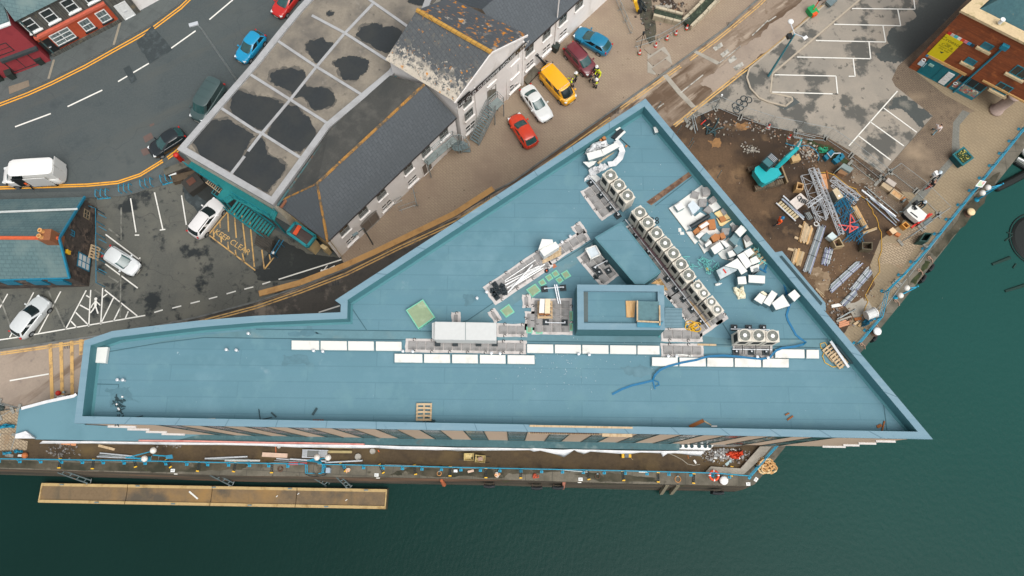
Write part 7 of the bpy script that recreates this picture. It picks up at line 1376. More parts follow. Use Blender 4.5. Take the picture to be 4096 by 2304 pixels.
tq=mat('excavator_turquoise',(28,172,178),.4,coat=.2,var=.04);boomd=P(3205,560,1.6)-o_;ab=atan2(boomd.y,boomd.x)
def rot(x,y,z,a):return (x*cos(a)-y*sin(a),x*sin(a)+y*cos(a),z)
ta=ab-.5
for s in (-1,1):
    g=G();q=[rot(x,s*.95,0,ta) for x in (-1.3,1.3)];g.beam((q[0][0],q[0][1],.36),(q[1][0],q[1][1],.36),.42,.62)
    for k in range(13):x=-1.28+k*.213;p=rot(x,s*.95,0,ta);g.box((p[0],p[1],.69),(.1,.46,.05),ta)
    g.obj('track',mat('track_steel',(112,98,80),.9,[('n',(80,70,58),2.,.5,.6)]),ex,bevel=.05)
g=G();p=rot(1.75,0,0,ta);g.box((p[0],p[1],.4),(.14,2.3,.5),ta);g.obj('dozer_blade',mat('muddy_blade',(150,128,98),.8),ex)
for s in (-.5,.5):a_,b_=rot(.6,s,.5,ta),rot(1.7,s,.45,ta);G().beam(a_,b_,.14,.14).obj('blade_arm',galv_d,ex)
G().lathe([(.6,.5),(.6,.95)],(0,0,0),16).obj('slew_ring',blackp,ex)
g=G();hw=[(-1.25,-.55),(-1.05,-.9),(.1,-.92),(.75,-.85),(.8,-.2),(.3,.1),(-.4,.85),(-.95,.85),(-1.25,.5)];g.prism([rot(x,y,0,ab-.25)[:2] for x,y in hw],.95,1.75);g.obj('house',tq,ex,bevel=.12)
g=G();cb=[(-.35,.05),(.95,.05),(.95,1.0),(-.35,1.0)];g.prism([rot(x,y,0,ab)[:2] for x,y in cb],1.3,2.55);g.obj('cab',mat('dark_cab',(40,54,58),.3),ex,bevel=.08)
g=G();g.prism([rot(x,y,0,ab)[:2] for x,y in ((-.3,.15),(.3,.15),(.3,.9),(-.3,.9))],2.56,2.62);g.obj('cab_roof',mat('teal_cab_roof',(60,110,116),.5),ex)
for k in range(4):x=.42+.13*k;a_,b_=rot(x,.15,2.6,ab),rot(x,.9,2.6,ab);G().beam(a_,b_,.04,.05).obj('guard_bar',alu,ex)
q0=Vector(rot(.75,-.25,1.4,ab));q1=Vector(rot(2.6,-.35,2.9,ab));q2=boomd;g=G();g.tube([q0,q0.lerp(q1,.5)+Vector((0,0,.25)),q1],[.2,.24,.18],6);g.obj('boom',tq,ex)
g=G();g.tube([q1+Vector((0,0,.05)),q1.lerp(q2,.5),q2],[.2,.17,.1],6);g.obj('dipper_arm',tq,ex);g=G();g.tube([q1.lerp(q2,.1)+Vector((0,0,.3)),q1.lerp(q2,.7)+Vector((0,0,.22))],.06,6);g.obj('ram',alu,ex)
g=G();c_=q1+Vector(rot(.35,-.45,-1.9,ab));g.box(tuple(c_),(.8,.62,.5),ab-.5);g.obj('bucket',mat('worn_bucket',(188,158,112),.7),ex,bevel=.05);g=G();g.tube([q1,q1.lerp(c_,.6)],.09,6);g.obj('bucket_link',galv_d,ex)
bhs=thing('blue_pipe','curved blue water pipe lying across the dug soil','pipe',tuple(P(3220,600)));g=G(bhs.location);g.tube([v+Vector((0,0,.1)) for v in PX(cE([(390,260),(480,300),(650,325),(760,310),(860,325),(960,390),(1020,470),(1035,540),(1015,600)]))],.05,6);g.obj('pipe',mat('blue_water_pipe',(40,124,152),.5),bhs)
at_=thing('digger_attachment','teal steel digger attachment with loose hoses by the fence','attachment',tuple(P(3336,625)));o_=P(3336,625)
def qv(l,z,c=cE):return [v-o_ for v in PX(c(l),z)]
m_=mat('teal_steel_plate',(20,112,138),.5)
for l in ([(1200,440),(1290,375),(1360,440),(1270,500)],[(1140,500),(1190,460),(1245,540),(1200,580)],[(1310,565),(1380,530),(1460,600),(1385,635)],[(1450,450),(1500,445),(1545,515),(1470,590),(1440,550)],[(1370,520),(1450,450),(1480,500),(1410,560)]):G().prism([tuple(v) for v in ccw(qv(l,.5))],.05,.5).obj('plate',m_,at_,bevel=.03)
g=G();g.tube([v+Vector((0,0,.1)) for v in qv([(1190,450),(1260,540),(1320,460),(1450,455)],.6)],.05,6);g.obj('hose',alu,at_)
gn_=thing('green_strap','knot of green strap beside the teal attachment','strap',tuple(P(3288,602)));rr=random.Random(3);g=G()
for k in range(8):g.tube([(rr.uniform(-.4,.5),rr.uniform(-.35,.3),.08+rr.uniform(0,.15)) for _ in range(4)],.035,5)
g.obj('strap',mat('green_strap_web',(40,160,120),.7),gn_)
def crate(label,px,zt,cc_=cE,m=timber_o,inner=dirt_d,open_=True,name='crate',cat='crate',z0=0.,grp=None):
    q=ccw(PX(cc_(px),zt));c=sum(q,Vector())/len(q);o=thing(name,label,cat,(c.x,c.y,z0),0,grp);h=offset(q,.09);n=len(q);g=G((c.x,c.y,z0))
    g.add([(p.x,p.y,z0) for p in q]+[(p.x,p.y,zt) for p in q]+[(p.x,p.y,zt) for p in h]+[(p.x,p.y,z0+.12) for p in h],[(k*n+i,k*n+(i+1)%n,(k+1)*n+(i+1)%n,(k+1)*n+i) for k in range(3) for i in range(n)]);g.obj('sides',m,o)
    G((c.x,c.y,z0)).poly([(p.x,p.y,z0+.14+(0 if open_ else zt-z0-.2)) for p in h]).obj('contents',inner,o);return o
crate('buff open tub standing alone on the soil',[(630,1000),(750,1040),(740,1150),(600,1140)],.9,name='tub',cat='tub',m=mat('buff_tub',(190,152,104),.7))
crate('brown wooden bin with a filled bottom at the right of the steel stacks',[(710,800),(790,800),(790,860),(710,855)],.8,cv_(3072+0,768-0,.53) if 0 else (lambda l:[(3072+a*.53,544+b*.53) for a,b in l]),m=mat('dark_bin_board',(92,84,66),.8))
crate('open metal box frame of fittings, lid off beside it',[(1310,885),(1440,815),(1535,985),(1370,1010)],.8,cF,m=mat('box_frame',(170,150,116),.7),inner=mat('rusty_fittings',(74,62,56),.8,[('n',(150,110,96),3.,.55,.65)]))
slabbox('box_cover','pale blue grey lid leaning on the open metal box','lid',cF([(1200,795),(1300,710),(1400,810),(1310,880)]),.6,.05,mat('pale_lid',(200,216,216),.5))
crate('orange crate of tools in front of the white mini digger',[(1000,1240),(1075,1185),(1175,1275),(1085,1330)],.6,cH,m=mat('orange_crate',(214,152,72),.7),inner=mat('brown_fill',(140,92,56),.9,[('n',(60,60,60),3.,.55,.62)]))
crate('wooden crate of stone blocks on the plaza edge',[(770,640),(850,545),(1050,690),(960,775)],.5,cH,inner=mat('buff_blocks',(206,164,116),.9,[('n',(150,116,82),2.,.5,.6)]),open_=False)
crate('dark green skip against the quay railing',[(1140,370),(1185,305),(1250,310),(1205,375)],1.0,lambda l:[(3072+a*.53,768+b*.53) for a,b in l],m=mat('dark_green_skip',(36,72,66),.6),inner=mat('skip_fill',(40,60,54),.8),name='skip',cat='skip')
slabbox('board_stack','stack of pale grey boards topped by the fence corner','board stack',cH([(690,410),(740,340),(905,450),(850,525)]),.6,.05,mat('grey_board',(184,174,164),.8));slabbox('board_stack','stack of buff boards next to the pale grey ones','board stack',cH([(600,490),(650,425),(830,540),(770,610)]),.45,.05,timber_o)
slabbox('pallet_box','carton on a pallet beside black tubing near the quay','carton',cH([(755,1350),(830,1295),(920,1385),(830,1435)]),.7,.12,mat('pale_carton',(216,188,150),.8),side=card)
slabbox('brick_pack','open pack of orange bricks beside the carton pallet','bricks',cH([(870,1440),(910,1390),(990,1430),(950,1480)]),.3,.05,mat('orange_bricks',(196,122,76),.9))
slabbox('grey_block','grey cable reel block by the orange pack behind the digger','block',cH([(1010,790),(1060,740),(1090,760),(1040,810)]),.4,.05,galv_d);slabbox('orange_pack','orange pack left of the grey block near the mini digger','pack',cH([(985,770),(1040,710),(1090,715),(1020,790)]),.2,.02,card)
slabbox('rubble_box','low open box filled with brown soil under a mesh panel','box',cE([(1400,820),(1480,725),(1640,830),(1540,870)]),.5,.02,mat('soil_fill',(140,106,76),.95));slabbox('mesh_box','grey mesh sided skip box next to the grass bed','skip',cE([(1365,790),(1520,640),(1715,740),(1650,820),(1480,720)]),.8,.02,mat('grey_mesh_panel',(128,142,140),.6))
slabbox('plywood_sheet','pitted orange plywood sheet right of the lattice beams','board',cE([(1070,850),(1175,845),(1225,1135),(1120,1145)]),.2,.02,mat('pitted_ply',(206,150,104),.9,[('n',(150,98,66),3.,.6,.66)]));stick('plank','narrow brown plank by the pitted plywood sheet','plank',*cE([(1190,790),(1215,945)]),.1,.12,.1,timber_b)
cbx=slabbox('site_container','dark grey steel tool vault with a buff lid','tool vault',cE([(1300,1160),(1390,1110),(1520,1290),(1410,1345)]),1.3,.02,mat('vault_lid',(196,180,150),.7),side=mat('vault_side',(92,98,92),.6));c=cbx.location;q=PX(cE([(1410,1260),(1450,1250),(1455,1290),(1415,1290)]),1.33);G(c).prism([tuple(p) for p in ccw(q)],1.3,1.33).obj('label',upvc,cbx)
wbd=slabbox('work_board','white work board with pipe fittings laid out on it','board',cE([(470,1385),(690,1215),(845,1365),(620,1540)]),.5,.42,mat('white_work_board',(214,204,196),.7));c=wbd.location;g=G(c);
for l in ([(660,1380),(700,1310)],[(700,1400),(740,1330)],[(735,1410),(775,1340)],[(770,1420),(800,1360)]):q=PX(cE(l),.56);g.beam(q[0],q[1],.09,.09)
g.obj('fitting',blk_f,wbd);g=G(c);q=P(*cE([(670,1310)])[0],.54);g.ring(tuple(q),.18,.035,14);g.obj('ring',blk_f,wbd)
for p in PX(cE([(480,1390),(690,1225),(835,1365),(625,1525)]),.4):G(c).tube([(p.x,p.y,0),(p.x,p.y,.42)],.03,5).obj('leg',galv_d,wbd)
def lattice(label,a,b,w,h=.3,m=alu,z=.15,n=None,grp='aluminium lattice beams',z2=None):
    A_,B_=P(*a,z),P(*b,z if z2 is None else z2);c=(A_+B_)/2;o=thing('lattice_beam',label,'lattice beam',tuple(c),0,grp);d=(B_-A_);L_=d.length;d.normalize();s=Vector((-d.y,d.x,0));g=G(c)
    for k in (-.5,.5):g.tube([A_+s*w*k,B_+s*w*k],.04,5);g.tube([A_+s*w*k*.9+Vector((0,0,.22)),B_+s*w*k*.9+Vector((0,0,.22))],.025,5)
    g.obj('chord',m,o);g=G(c);n=n or max(3,int(L_/(w*.9)))
    for k in range(n):p,q=A_+d*(L_*k/n),A_+d*(L_*(k+1)/n);sg=1 if k%2 else -1;g.tube([p+s*w*.5*sg,q-s*w*.5*sg],.026,4);g.tube([p-s*w*.5+Vector((0,0,.1)),p+s*w*.5+Vector((0,0,.1))],.02,4)
    g.obj('lacing',m,o);return o
lattice('long bright lattice beam reaching from the plywood sheet down to the metal box',(3262,678),(3365,940),.42,z=.5)
lattice('wide lattice beam left of the long bright one',(3222,700),(3285,885),.95,z=.2);lattice('wide lattice beam lying on top of the left one',(3243,675),(3320,860),.5,z=.75)
lattice('lattice beam end crossing under the pile at the lower side',(3250,800),(3295,880),.8,z=.1);lattice('short cross piece of lattice lying on the pile',(3228,825),(3285,785),.35,z=1.0)
lattice('lattice gate frame beside the yellow hose, upper',(3325,715),(3435,795),.5,z=.3);lattice('lattice gate frame beside the yellow hose, lower',(3330,735),(3425,810),.55,z=.12)
bl_=mat('blue_scaffold_paint',(40,116,150),.5);rr=random.Random(17)
def brace(label,c0,c1,n,sx,sy,m,name='brace_bundle'):
    o_=P(*c0);o=thing(name,label,'scaffold braces',tuple(o_));g=G();ax=(P(*c1)-o_)
    for k in range(n):p=ax*rr.uniform(0,1)+Vector((rr.uniform(-sx,sx),rr.uniform(-sx,sx),.05+rr.uniform(0,.4)));a=rr.choice((.5,.65,1.9,-1.1,1.2))+rr.uniform(-.15,.15);l=rr.uniform(.5,sy);g.tube([p-Vector((cos(a)*l,sin(a)*l,0)),p+Vector((cos(a)*l,sin(a)*l,.05))],.032,4)
    g.obj('brace',m,o);return o
brace('tangle of blue scaffold braces below the red ones',(3370,880),(3425,950),34,.5,1.1,bl_);brace('tangle of blue scaffold braces under the tool vault',(3345,830),(3395,800),26,.4,1.0,bl_)
rb=thing('red_brace','pair of red star shaped steel braces on the blue tangle','scaffold brace',tuple(P(3398,905,.5)));c=rb.location;g=G(c)
for l in ([(1650,370),(1630,730)],[(1420,575),(1800,620)],[(1420,575),(1550,690)],[(1550,690),(1620,590)],[(1650,370),(1740,520)],[(1640,540),(1740,515)],[(1640,570),(1720,650)],[(1630,725),(1800,620)],[(1640,600),(1660,700)]):q=PX(cF(l),.6);g.tube(q,.05,5)
g.obj('bar',pinkr,rb)
def bundle(label,a0,a1,b0,b1,n,r,m,lay=2,name='tube_bundle',cat='tube bundle',grp='strapped steel bundles',flat=False,jit=.2,cc_=None,straps=2,part='tube'):
    f=(lambda p:cc_([p])[0]) if cc_ else (lambda p:p)
    A0,A1,B0,B1=[P(*f(p),.1) for p in (a0,a1,b0,b1)];c=(A0+A1+B0+B1)/4;r=min(r,(A1-A0).length/n*.47);o=thing(name,label,cat,tuple(c),0,grp);rr=random.Random(len(label));mm=m if isinstance(m,list) else [m]
    for j in range(lay):
        nj=n-j
        for k in range(nj):
            t=(k+.5+.5*j)/n;p,q=A0.lerp(A1,t),B0.lerp(B1,t);d=(q-p).normalized();p=p+d*rr.uniform(-jit,jit)+Vector((0,0,j*(.105 if flat else r*1.8)));q=q+d*rr.uniform(-jit,jit)+Vector((0,0,j*(.105 if flat else r*1.8)));g=G(c)
            if flat:g.beam(p,q,r*2,.1)
            else:g.tube([p,q],r,6)
            g.obj(part,mm[rr.randrange(len(mm))],o)
    for k in range(straps):
        t=(k+1)/(straps+1);p,q=A0.lerp(B0,t),A1.lerp(B1,t);G(c).tube([p+Vector((0,0,-.05)),p+Vector((0,0,r*2*lay)),q+Vector((0,0,r*2*lay)),q+Vector((0,0,-.05))],.02,4).obj('strap',blackp,o)
    return o
tbm=[tubes,galv,mat('mauve_tinted_steel',(150,152,182),.4,metal=.3),alu]
bundle('longest bundle of silver scaffold tubes running under the roof edge',(1030,580),(1170,640),(735,1440),(890,1500),9,.085,tbm,2,cc_=cF)
bundle('short stubby bundle of steel tubes right of the long bundle',(1150,1040),(1320,1060),(1085,1300),(1230,1380),8,.085,tbm,2,cc_=cF)
bundle('broad bundle of scaffold tubes pointing at the pale dust patch',(770,235),(930,270),(280,680),(320,840),10,.085,tbm,2,cc_=cI)
bundle('second broad bundle of scaffold tubes nearer the quay',(1010,320),(1100,470),(680,740),(820,790),9,.085,tbm,2,cc_=cI)
bundle('lowest bundle of scaffold tubes above the concrete slab',(720,780),(820,860),(480,1020),(620,1080),8,.085,tbm,2,cc_=cI)
tim=[timber,timber_o,mat('ochre_board',(178,152,112),.85),ply]
bundle('largest stack of pale boards on bearers beside the long tube bundle',(740,530),(935,650),(650,880),(840,940),6,.2,tim,2,'timber_stack','timber stack','stacked boards on the site',True,.15,cF,0,'board')
bundle('smaller stack of pale boards close to the roof edge',(560,1040),(770,1110),(500,1280),(680,1390),5,.19,tim,2,'timber_stack','timber stack','stacked boards on the site',True,.15,cF,0,'board')
bundle('long stack of boards leaning toward the yellow hose',(1650,230),(1790,250),(1880,620),(1995,640),4,.2,tim,2,'timber_stack','timber stack','stacked boards on the site',True,.15,cF,0,'board')
bundle('pair of boards at right angles below the long stack',(260,1440),(240,1390),(520,1340),(500,1300),2,.16,tim,1,'timber_stack','timber stack','stacked boards on the site',True,.05,cH,0,'board')
bundle('row of boards standing at the roof edge',(30,740),(10,760),(190,870),(150,930),2,.26,tim,1,'timber_stack','timber stack','stacked boards on the site',True,.05,cI,0,'board')
bundle('heap of red brown boards at the narrow end of the site',(440,1400),(480,1500),(600,1340),(680,1440),3,.22,[timber_b,mat('pinkish_board',(206,146,112),.85)],1,'timber_stack','timber stack','stacked boards on the site',True,.1,cI,0,'board')
bundle('long boards lying beside the blue tarpaulin by the quay rail',(830,1450),(900,1480),(960,1300),(1010,1330),3,.2,tim,1,'timber_stack','timber stack','stacked boards on the site',True,.2,cI,0,'board')
for k,(a,b) in enumerate((((650,590),(720,630)),((570,815),(640,845)),((440,1040),(600,1080)))):stick('bearer',['upper','lower','lone'][k]+' timber bearer poking out of the board stacks','bearer',*cF([a,b]),.06,.22,.12,timber,'timber bearers')
for k,(a,b,w,m,l) in enumerate((((760,1340),(900,1320),.26,timber_b,'dark board by the yellow hose end'),((700,1280),(410,1380),.14,conc_n,'long pale kerb strip at the end of the site'),((680,1190),(420,1340),.06,galv,'thin rod above the long pale kerb strip'),((790,1140),(480,1320),.05,galv,'second thin rod over the concrete apron'),((750,1440),(830,1390),.2,timber,'yellow pine board close to the quay rail'))):stick('board',l,'board',*cI([a,b]),.15,w,.1,m,'loose boards at the end of the site')
slabbox('white_tray','white metal tray at the end of the lowest tube bundle','tray',cI([(315,1060),(460,1030),(530,1080),(330,1115)]),.2,.05,foil);slabbox('white_block','pale broken block near the roof edge','block',cI([(255,985),(300,955),(320,1000),(280,1010)]),.2,.01,conc_n)
lad2=thing('ladder','wide aluminium ladder with slatted treads on the site soil','ladder',tuple(P(*cF([(430,270)])[0],.2)));c=lad2.location;g=G(c)
for l in ([(215,155),(590,505)],[(320,75),(745,480)]):q=PX(cF(l),.25);g.beam(q[0],q[1],.1,.12)
g.obj('stile',alu,lad2);q=PX(cF([(270,150),(610,450)]),.25);w0,w1=PX(cF([(235,165),(320,100)]),.25);hv=(w1-w0)/2
for k in range(8):p=q[0].lerp(q[1],(k+.3)/7.6);g=G(c);g.beam(p-hv,p+hv,.2,.06);g.obj('tread',mat('buff_tread',(190,174,140),.8),lad2)
stick('steel_channel','bright steel channel beside the slatted ladder','channel',*cF([(350,15),(620,270)]),.3,.12,.1,alu);stick('steel_channel','second steel channel parallel to the slatted ladder','channel',*cF([(330,75),(755,440)]),.32,.16,.08,tubes)
tk_=thing('trolley','small black trolley carrying short tubes','trolley',tuple(P(*cF([(840,380)])[0],.1)));c=tk_.location;g=G(c);q=PX(cF([(730,310),(870,285),(960,410),(870,500)]),.4)
for k in range(4):g.tube([q[k],q[(k+1)%4]],.03,5)
g.obj('frame',blackp,tk_)
for k in range(4):q=PX(cF([(760+28*k,350-8*k),(840+28*k,480-8*k)]),.35);G(c).tube(q,.05,6).obj('tube',galv,tk_)
cw2=thing('cloth_scrap','white rag on the soil at the end of the long tube bundle','rag',tuple(P(*cF([(985,560)])[0])));g=G();g.ring((0,0,.05),.2,.05,9);g.obj('rag',foil,cw2)
for i,(a,b,r,m,l) in enumerate((((225,580),(885,1095),.09,alu,'thick white pole with a capped end beside the mini digger'),((285,505),(925,1035),.035,galv,'thin pole nearest the stone crate'),((300,745),(890,1270),.05,tubes,'blue grey pole nearest the yellow hose'),((330,590),(900,1215),.04,galv,'thin pole crossing the thick white one'),((390,740),(950,1180),.05,tubes,'blue grey pole under the thick white one'))):
    q=PX(cH([a,b]),.12+.03*i);c=(q[0]+q[1])/2;G(c).tube(q,r,7).obj('scaffold_pole',m,None,label=l,cat='pole',group='long poles by the mini digger')
yh2=thing('yellow_air_hose','yellow air hose winding down the site to the quay','hose',tuple(P(3470,850)));g=G(yh2.location)
yl_=cE([(1010,790),(1050,830),(1180,820),(1330,870),(1480,990),(1600,1090),(1750,1140)])+cH([(130,610),(210,700),(310,770),(360,880),(430,960),(440,1040),(500,1110),(540,1220),(550,1310),(600,1400)])+cI([(1280,10),(1250,100),(1220,190),(1240,330),(1240,430),(1130,570),(1030,760),(960,880),(1020,1000),(960,1120),(945,1230),(880,1280)])
g.tube([v+Vector((0,0,.06)) for v in PX(yl_)],.03,5);g.obj('hose',mat('ochre_hose',(212,164,66),.6),yh2)
md=thing('mini_digger','white mini digger with red rear frame on the plaza edge','digger',tuple(P(3668,865)));o_=P(3668,865);g=G()
def hq(l,z):return [v-o_ for v in PX(cH(l),z)]
g.prism([tuple(v) for v in ccw(hq([(1095,960),(1180,880),(1290,880),(1490,1050),(1430,1150),(1330,1190),(1190,1080),(1110,1000)],1.3))],.7,1.3);g.obj('body',foil,md,bevel=.1)
for l in ([(1200,890),(1250,880),(1310,950),(1250,970)],[(1160,1010),(1180,1000),(1310,1100),(1300,1120)]):G().prism([tuple(v) for v in ccw(hq(l,1.32))],1.28,1.33).obj('vent',blackp,md)
g=G()
for l in ([(1330,1200),(1540,1040)],[(1300,1230),(1580,1045)]):q=hq(l,1.0);g.beam(q[0],q[1],.14,.2)
q=hq([(1180,1310),(1540,1040)],.7);g.beam(q[0],q[1],.16,.16);g.obj('rear_frame',redp,md)
for l in ([(1040,1020),(1120,1120)],[(1130,1100),(1330,1240)]):q=hq(l,.35);G().beam(q[0]+Vector((0,0,-.05)),q[1]+Vector((0,0,-.05)),.4,.6).obj('track',tyre,md,bevel=.05)
G().box(tuple(hq([(1270,830)],1.5)[0]),(.3,.35,.5),.7).obj('seat',blackp,md,bevel=.05);q=hq([(1150,790),(1180,890)],1.0);G().tube(q,.035,5).obj('lever',galv,md);q=hq([(1100,1000),(950,1000)],.6);G().beam(q[0],q[1],.06,.06).obj('tow_bar',galv_d,md)
g=G();q=hq([(1240,920)],1.38)[0];g.ring(tuple(q),.17,.03,14);g.obj('steering_wheel',blackp,md)
hl=thing('hand_pallet','small dark hand trolley by the fence behind the mini digger','trolley',tuple(P(*cH([(1490,1200)])[0])));G().box((0,0,.12),(.95,.35,.1),.62).obj('bed',galv_d,hl);G().tube([(.4,.28,.1),(.7,.55,.8)],.03,5).obj('handle',blackp,hl)
hp2=thing('pipe_tangle','tangle of dark pipes and cables in the dug hole at the roof corner','pipes',tuple(P(2850,520)));rr=random.Random(19);cJ=cv_(2620,360,.2347);g=G(hp2.location)
for l in ([(1080,490),(1050,580),(980,690),(900,760)],[(1160,655),(1060,670),(960,720)],[(800,580),(880,640),(970,670)],[(890,640),(870,770)],[(820,600),(940,730),(1040,750)],[(1010,700),(1010,800)]):g.tube([v+Vector((0,0,.15)) for v in PX(cJ(l))],.07,5)
g.obj('pipe',mat('dark_teal_pipe',(44,70,74),.6),hp2)
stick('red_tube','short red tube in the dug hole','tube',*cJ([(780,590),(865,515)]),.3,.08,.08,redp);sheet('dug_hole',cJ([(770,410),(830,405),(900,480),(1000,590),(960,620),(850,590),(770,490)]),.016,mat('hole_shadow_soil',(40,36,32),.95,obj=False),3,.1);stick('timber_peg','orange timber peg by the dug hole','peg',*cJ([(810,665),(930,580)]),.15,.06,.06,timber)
for k,(a,b) in enumerate((((625,440),(690,740)),((650,410),(725,690)))):stick('fence_rail',['outer','inner'][k]+' loose galvanised rail lying at the site corner','rail',*cJ([a,b]),.25+.05*k,.06,.06,galv)
for k,(px,py) in enumerate(((2634,425),(2716,520),(2762,570),(2766,583),(2876,700))):stick('scaffold_spike','scaffold tube stub sticking out past the roof edge, number of five along it' if 0 else ['topmost','second','third','fourth','lowest'][k]+' scaffold tube stub poking out past the north east roof edge','tube',(px-8,py+12),(px+10,py-18),.8,.05,.05,galv_d,'scaffold stubs along the roof edge',2.2)
bs=thing('barrier_stack','stack of flat grey barriers on the fence line behind the boom','barrier',tuple(P(3200,545)));c=bs.location;g=G(c)
for l in ([(550,50),(970,150)],[(540,120),(920,200)],[(560,150),(1140,200)]):
    q=PX(cE(l),.3);g.beam(q[0],q[1],.06,.06)
for k in range(9):q=PX(cE([(560+42*k,75+11*k),(575+42*k,135+10*k)]),.28);g.tube(q,.02,4)
g.obj('rails',galv,bs)
g=G();rr=random.Random(44)
def scat(n,cx,cy,sx,sy,a,s0,s1,mi):
    for k in range(n):
        x,y=rr.gauss(0,1)*sx,rr.gauss(0,1)*sy;p=P(cx+x*cos(a)-y*sin(a),cy+x*sin(a)+y*cos(a));s=rr.uniform(s0,s1);g.box((p.x,p.y,s*.3+.01),(s,s*rr.uniform(.5,1),s*.7),rr.uniform(0,3),rr.choice(mi))
scat(110,3225,600,30,16,.5,.06,.22,(0,0,1,2));scat(120,3200,620,45,25,.3,.04,.14,(0,1,2,3));scat(70,3050,520,60,12,.35,.05,.18,(0,1,2));scat(60,3000,600,18,10,.3,.06,.2,(0,0,1));scat(120,3400,1120,70,40,.6,.04,.12,(0,1,2));scat(110,3340,1240,30,50,-.8,.05,.2,(1,2,3));scat(200,3350,850,160,160,0,.03,.08,(0,1,2));scat(80,3480,760,60,25,.7,.05,.14,(0,2));scat(70,2900,500,50,30,.3,.05,.18,(0,1,2,3));scat(60,2600,40,25,45,-.2,.1,.2,(1,3));scat(90,2690,40,28,22,0,.06,.25,(1,2,3))
g.obj('rubble',[conc_n,rub_m,mat('brown_stone',(140,112,90),.95),mat('dark_stone',(84,74,66),.95)],kind='stuff')
tarp=crumple('blue_tarpaulin','blue tarpaulin bundled at the narrow end of the site','tarpaulin',cI([(960,1400),(1010,1330),(1130,1270),(1150,1300),(1060,1420),(980,1450)]),.8,mat('tarp_blue',(30,110,140),.6),7,.2,0.)
wp_=thing('chimney_pipe','fat white pipe stub pointing at the quay rail','pipe',tuple(P(*cI([(1050,1240)])[0],.3)));c=wp_.location;q=PX(cI([(985,1270),(1155,1205)]),.9);g=G(c);g.tube(q,.42,14);g.obj('pipe',mat('pale_pipe',(206,208,206),.5),wp_);d=(q[1]-q[0]).normalized();G(c).tube([q[1]+d*.0,q[1]+d*.06],.47,14).obj('flange',whiteh,wp_);G(c).tube([q[1]+d*.06,q[1]+d*.065],.12,10).obj('bore',blackp,wp_)
# ---------------------------------------------------------------- quay: railings, lamps, pontoon, clutter
def quayrail(label,px,step,h=1.1,inward=1):
    q=PX(px);c=q[0];o=thing('quay_railing',label,'railing',tuple(c));g=G(c)
    for f in (1.,.68,.36):g.tube([v+Vector((0,0,h*f)) for v in q],.04 if f == 1. else .028,6)
    g.obj('rail',cyan_p,o);tot=0
    for a,b in zip(q,q[1:]):
        L_=(b-a).length;d=(b-a).normalized();nn=Vector((d.y,-d.x,0))*inward;n=max(1,round(L_/step))
        for k in range(n):
            p=a+d*(L_*k/n);g=G(c);g.tube([p,p+Vector((0,0,h))],.045,6);g.tube([p+nn*.28+Vector((0,0,.05)),p+Vector((0,0,.62))],.03,5);v=p+nn*.2;g.box((v.x,v.y,.04),(.26,.2,.06),atan2(d.y,d.x));g.obj('post',cyan_p,o)
    return o
quayrail('cyan quay railing along the whole south quay',[(-60,1834),(0,1836),(500,1843),(1000,1853),(1230,1857),(1232,1893),(1268,1895)][:5],1.62)
quayrail('cyan quay railing from the mooring gap to the chamfered corner',[(1300,1858),(2000,1874),(2500,1884),(2850,1893),(2985,1904)],1.62)
quayrail('cyan quay railing along the chamfered corner under the building',[(2990,1904),(3052,1832),(3094,1786)],1.2)
quayrail('cyan quay railing along the north east quay beside the plaza',[(3422,1378),(3507,1277),(3533,1171),(3600,1106),(3697,1001),(3883,768),(4081,522),(4200,372)],1.75,inward=-1)
gp=thing('mooring_gate','cyan pipe gate frame around the mooring gap on the south quay','gate',tuple(P(1265,1880)));c=gp.location;g=G(c)
for l in ([(1222,1858),(1222,1892),(1248,1893)],[(1228,1858),(1229,1890)],[(1297,1859),(1294,1890),(1275,1894)],[(1290,1859),(1288,1890)]):g.tube([v for v in PX(l,.9)],.04,6)
for px in ((1222,1892),(1248,1893),(1294,1890),(1275,1894)):p=P(*px,.9);g.tube([(p.x,p.y,0),tuple(p)],.04,5)
g.obj('pipe',cyan_p,gp);ch=thing('safety_chain','black safety chain across the mooring gap','chain',tuple(P(1268,1903)));g=G(ch.location);g.tube([v+Vector((0,0,.3)) for v in PX([(1224,1895),(1240,1903),(1265,1906),(1300,1902),(1313,1892)])],.03,5);g.obj('link',blackp,ch)
def globelamp(label,base,heads,gm=globe,arm=cyan_p):
    b=P(*base);o=thing('globe_lamp',label,'lamp post',tuple(b),0,'twin globe lamp posts on the quay');hv=[P(*h_,4.1)-b for h_ in heads];mid=sum(hv,Vector())/len(hv);g=G();g.lathe([(.22,0),(.22,.1),(.09,.3),(.06,3.9)],(0,0,0),10)
    g.obj('post',arm,o);g=G()
    for v in hv:g.tube([(0,0,3.7),(v.x*.6,v.y*.6,3.8),(v.x,v.y,3.92)],.04,5)
    g.obj('arm',arm,o)
    for v in hv:G().sphere((v.x,v.y,4.1),.25,14).obj('globe',gm,o,smooth=True)
    return o
globelamp('twin globe lamp beside the blue sign board near the west end of the quay',(598,1836),((613,1802),(578,1835)));globelamp('twin globe lamp over the striped steps beside the mooring gap',(1280,1848),((1268,1829),(1312,1830)))
globelamp('twin globe lamp with one yellowed globe on the north east quay',(3580,1190),((3602,1182),(3627,1152)))
globelamp('twin globe lamp by the information board at the right edge',(3905,800),((3930,772),(3952,750)))
globelamp('white and green twin lamp farther down the north east quay',(3885,796),((3931,776),(3921,802)))if 0 else None
ib=thing('information_board','tilted colour map board on the quay railing at the right edge','sign',tuple(P(3922,735)));c=ib.location;q=ccw(PX([(3901,744),(3921,720),(3946,726),(3929,750)],1.5));g=G(c);g.prism([tuple(p) for p in q],1.46,1.5);g.obj('panel',upvc,ib)
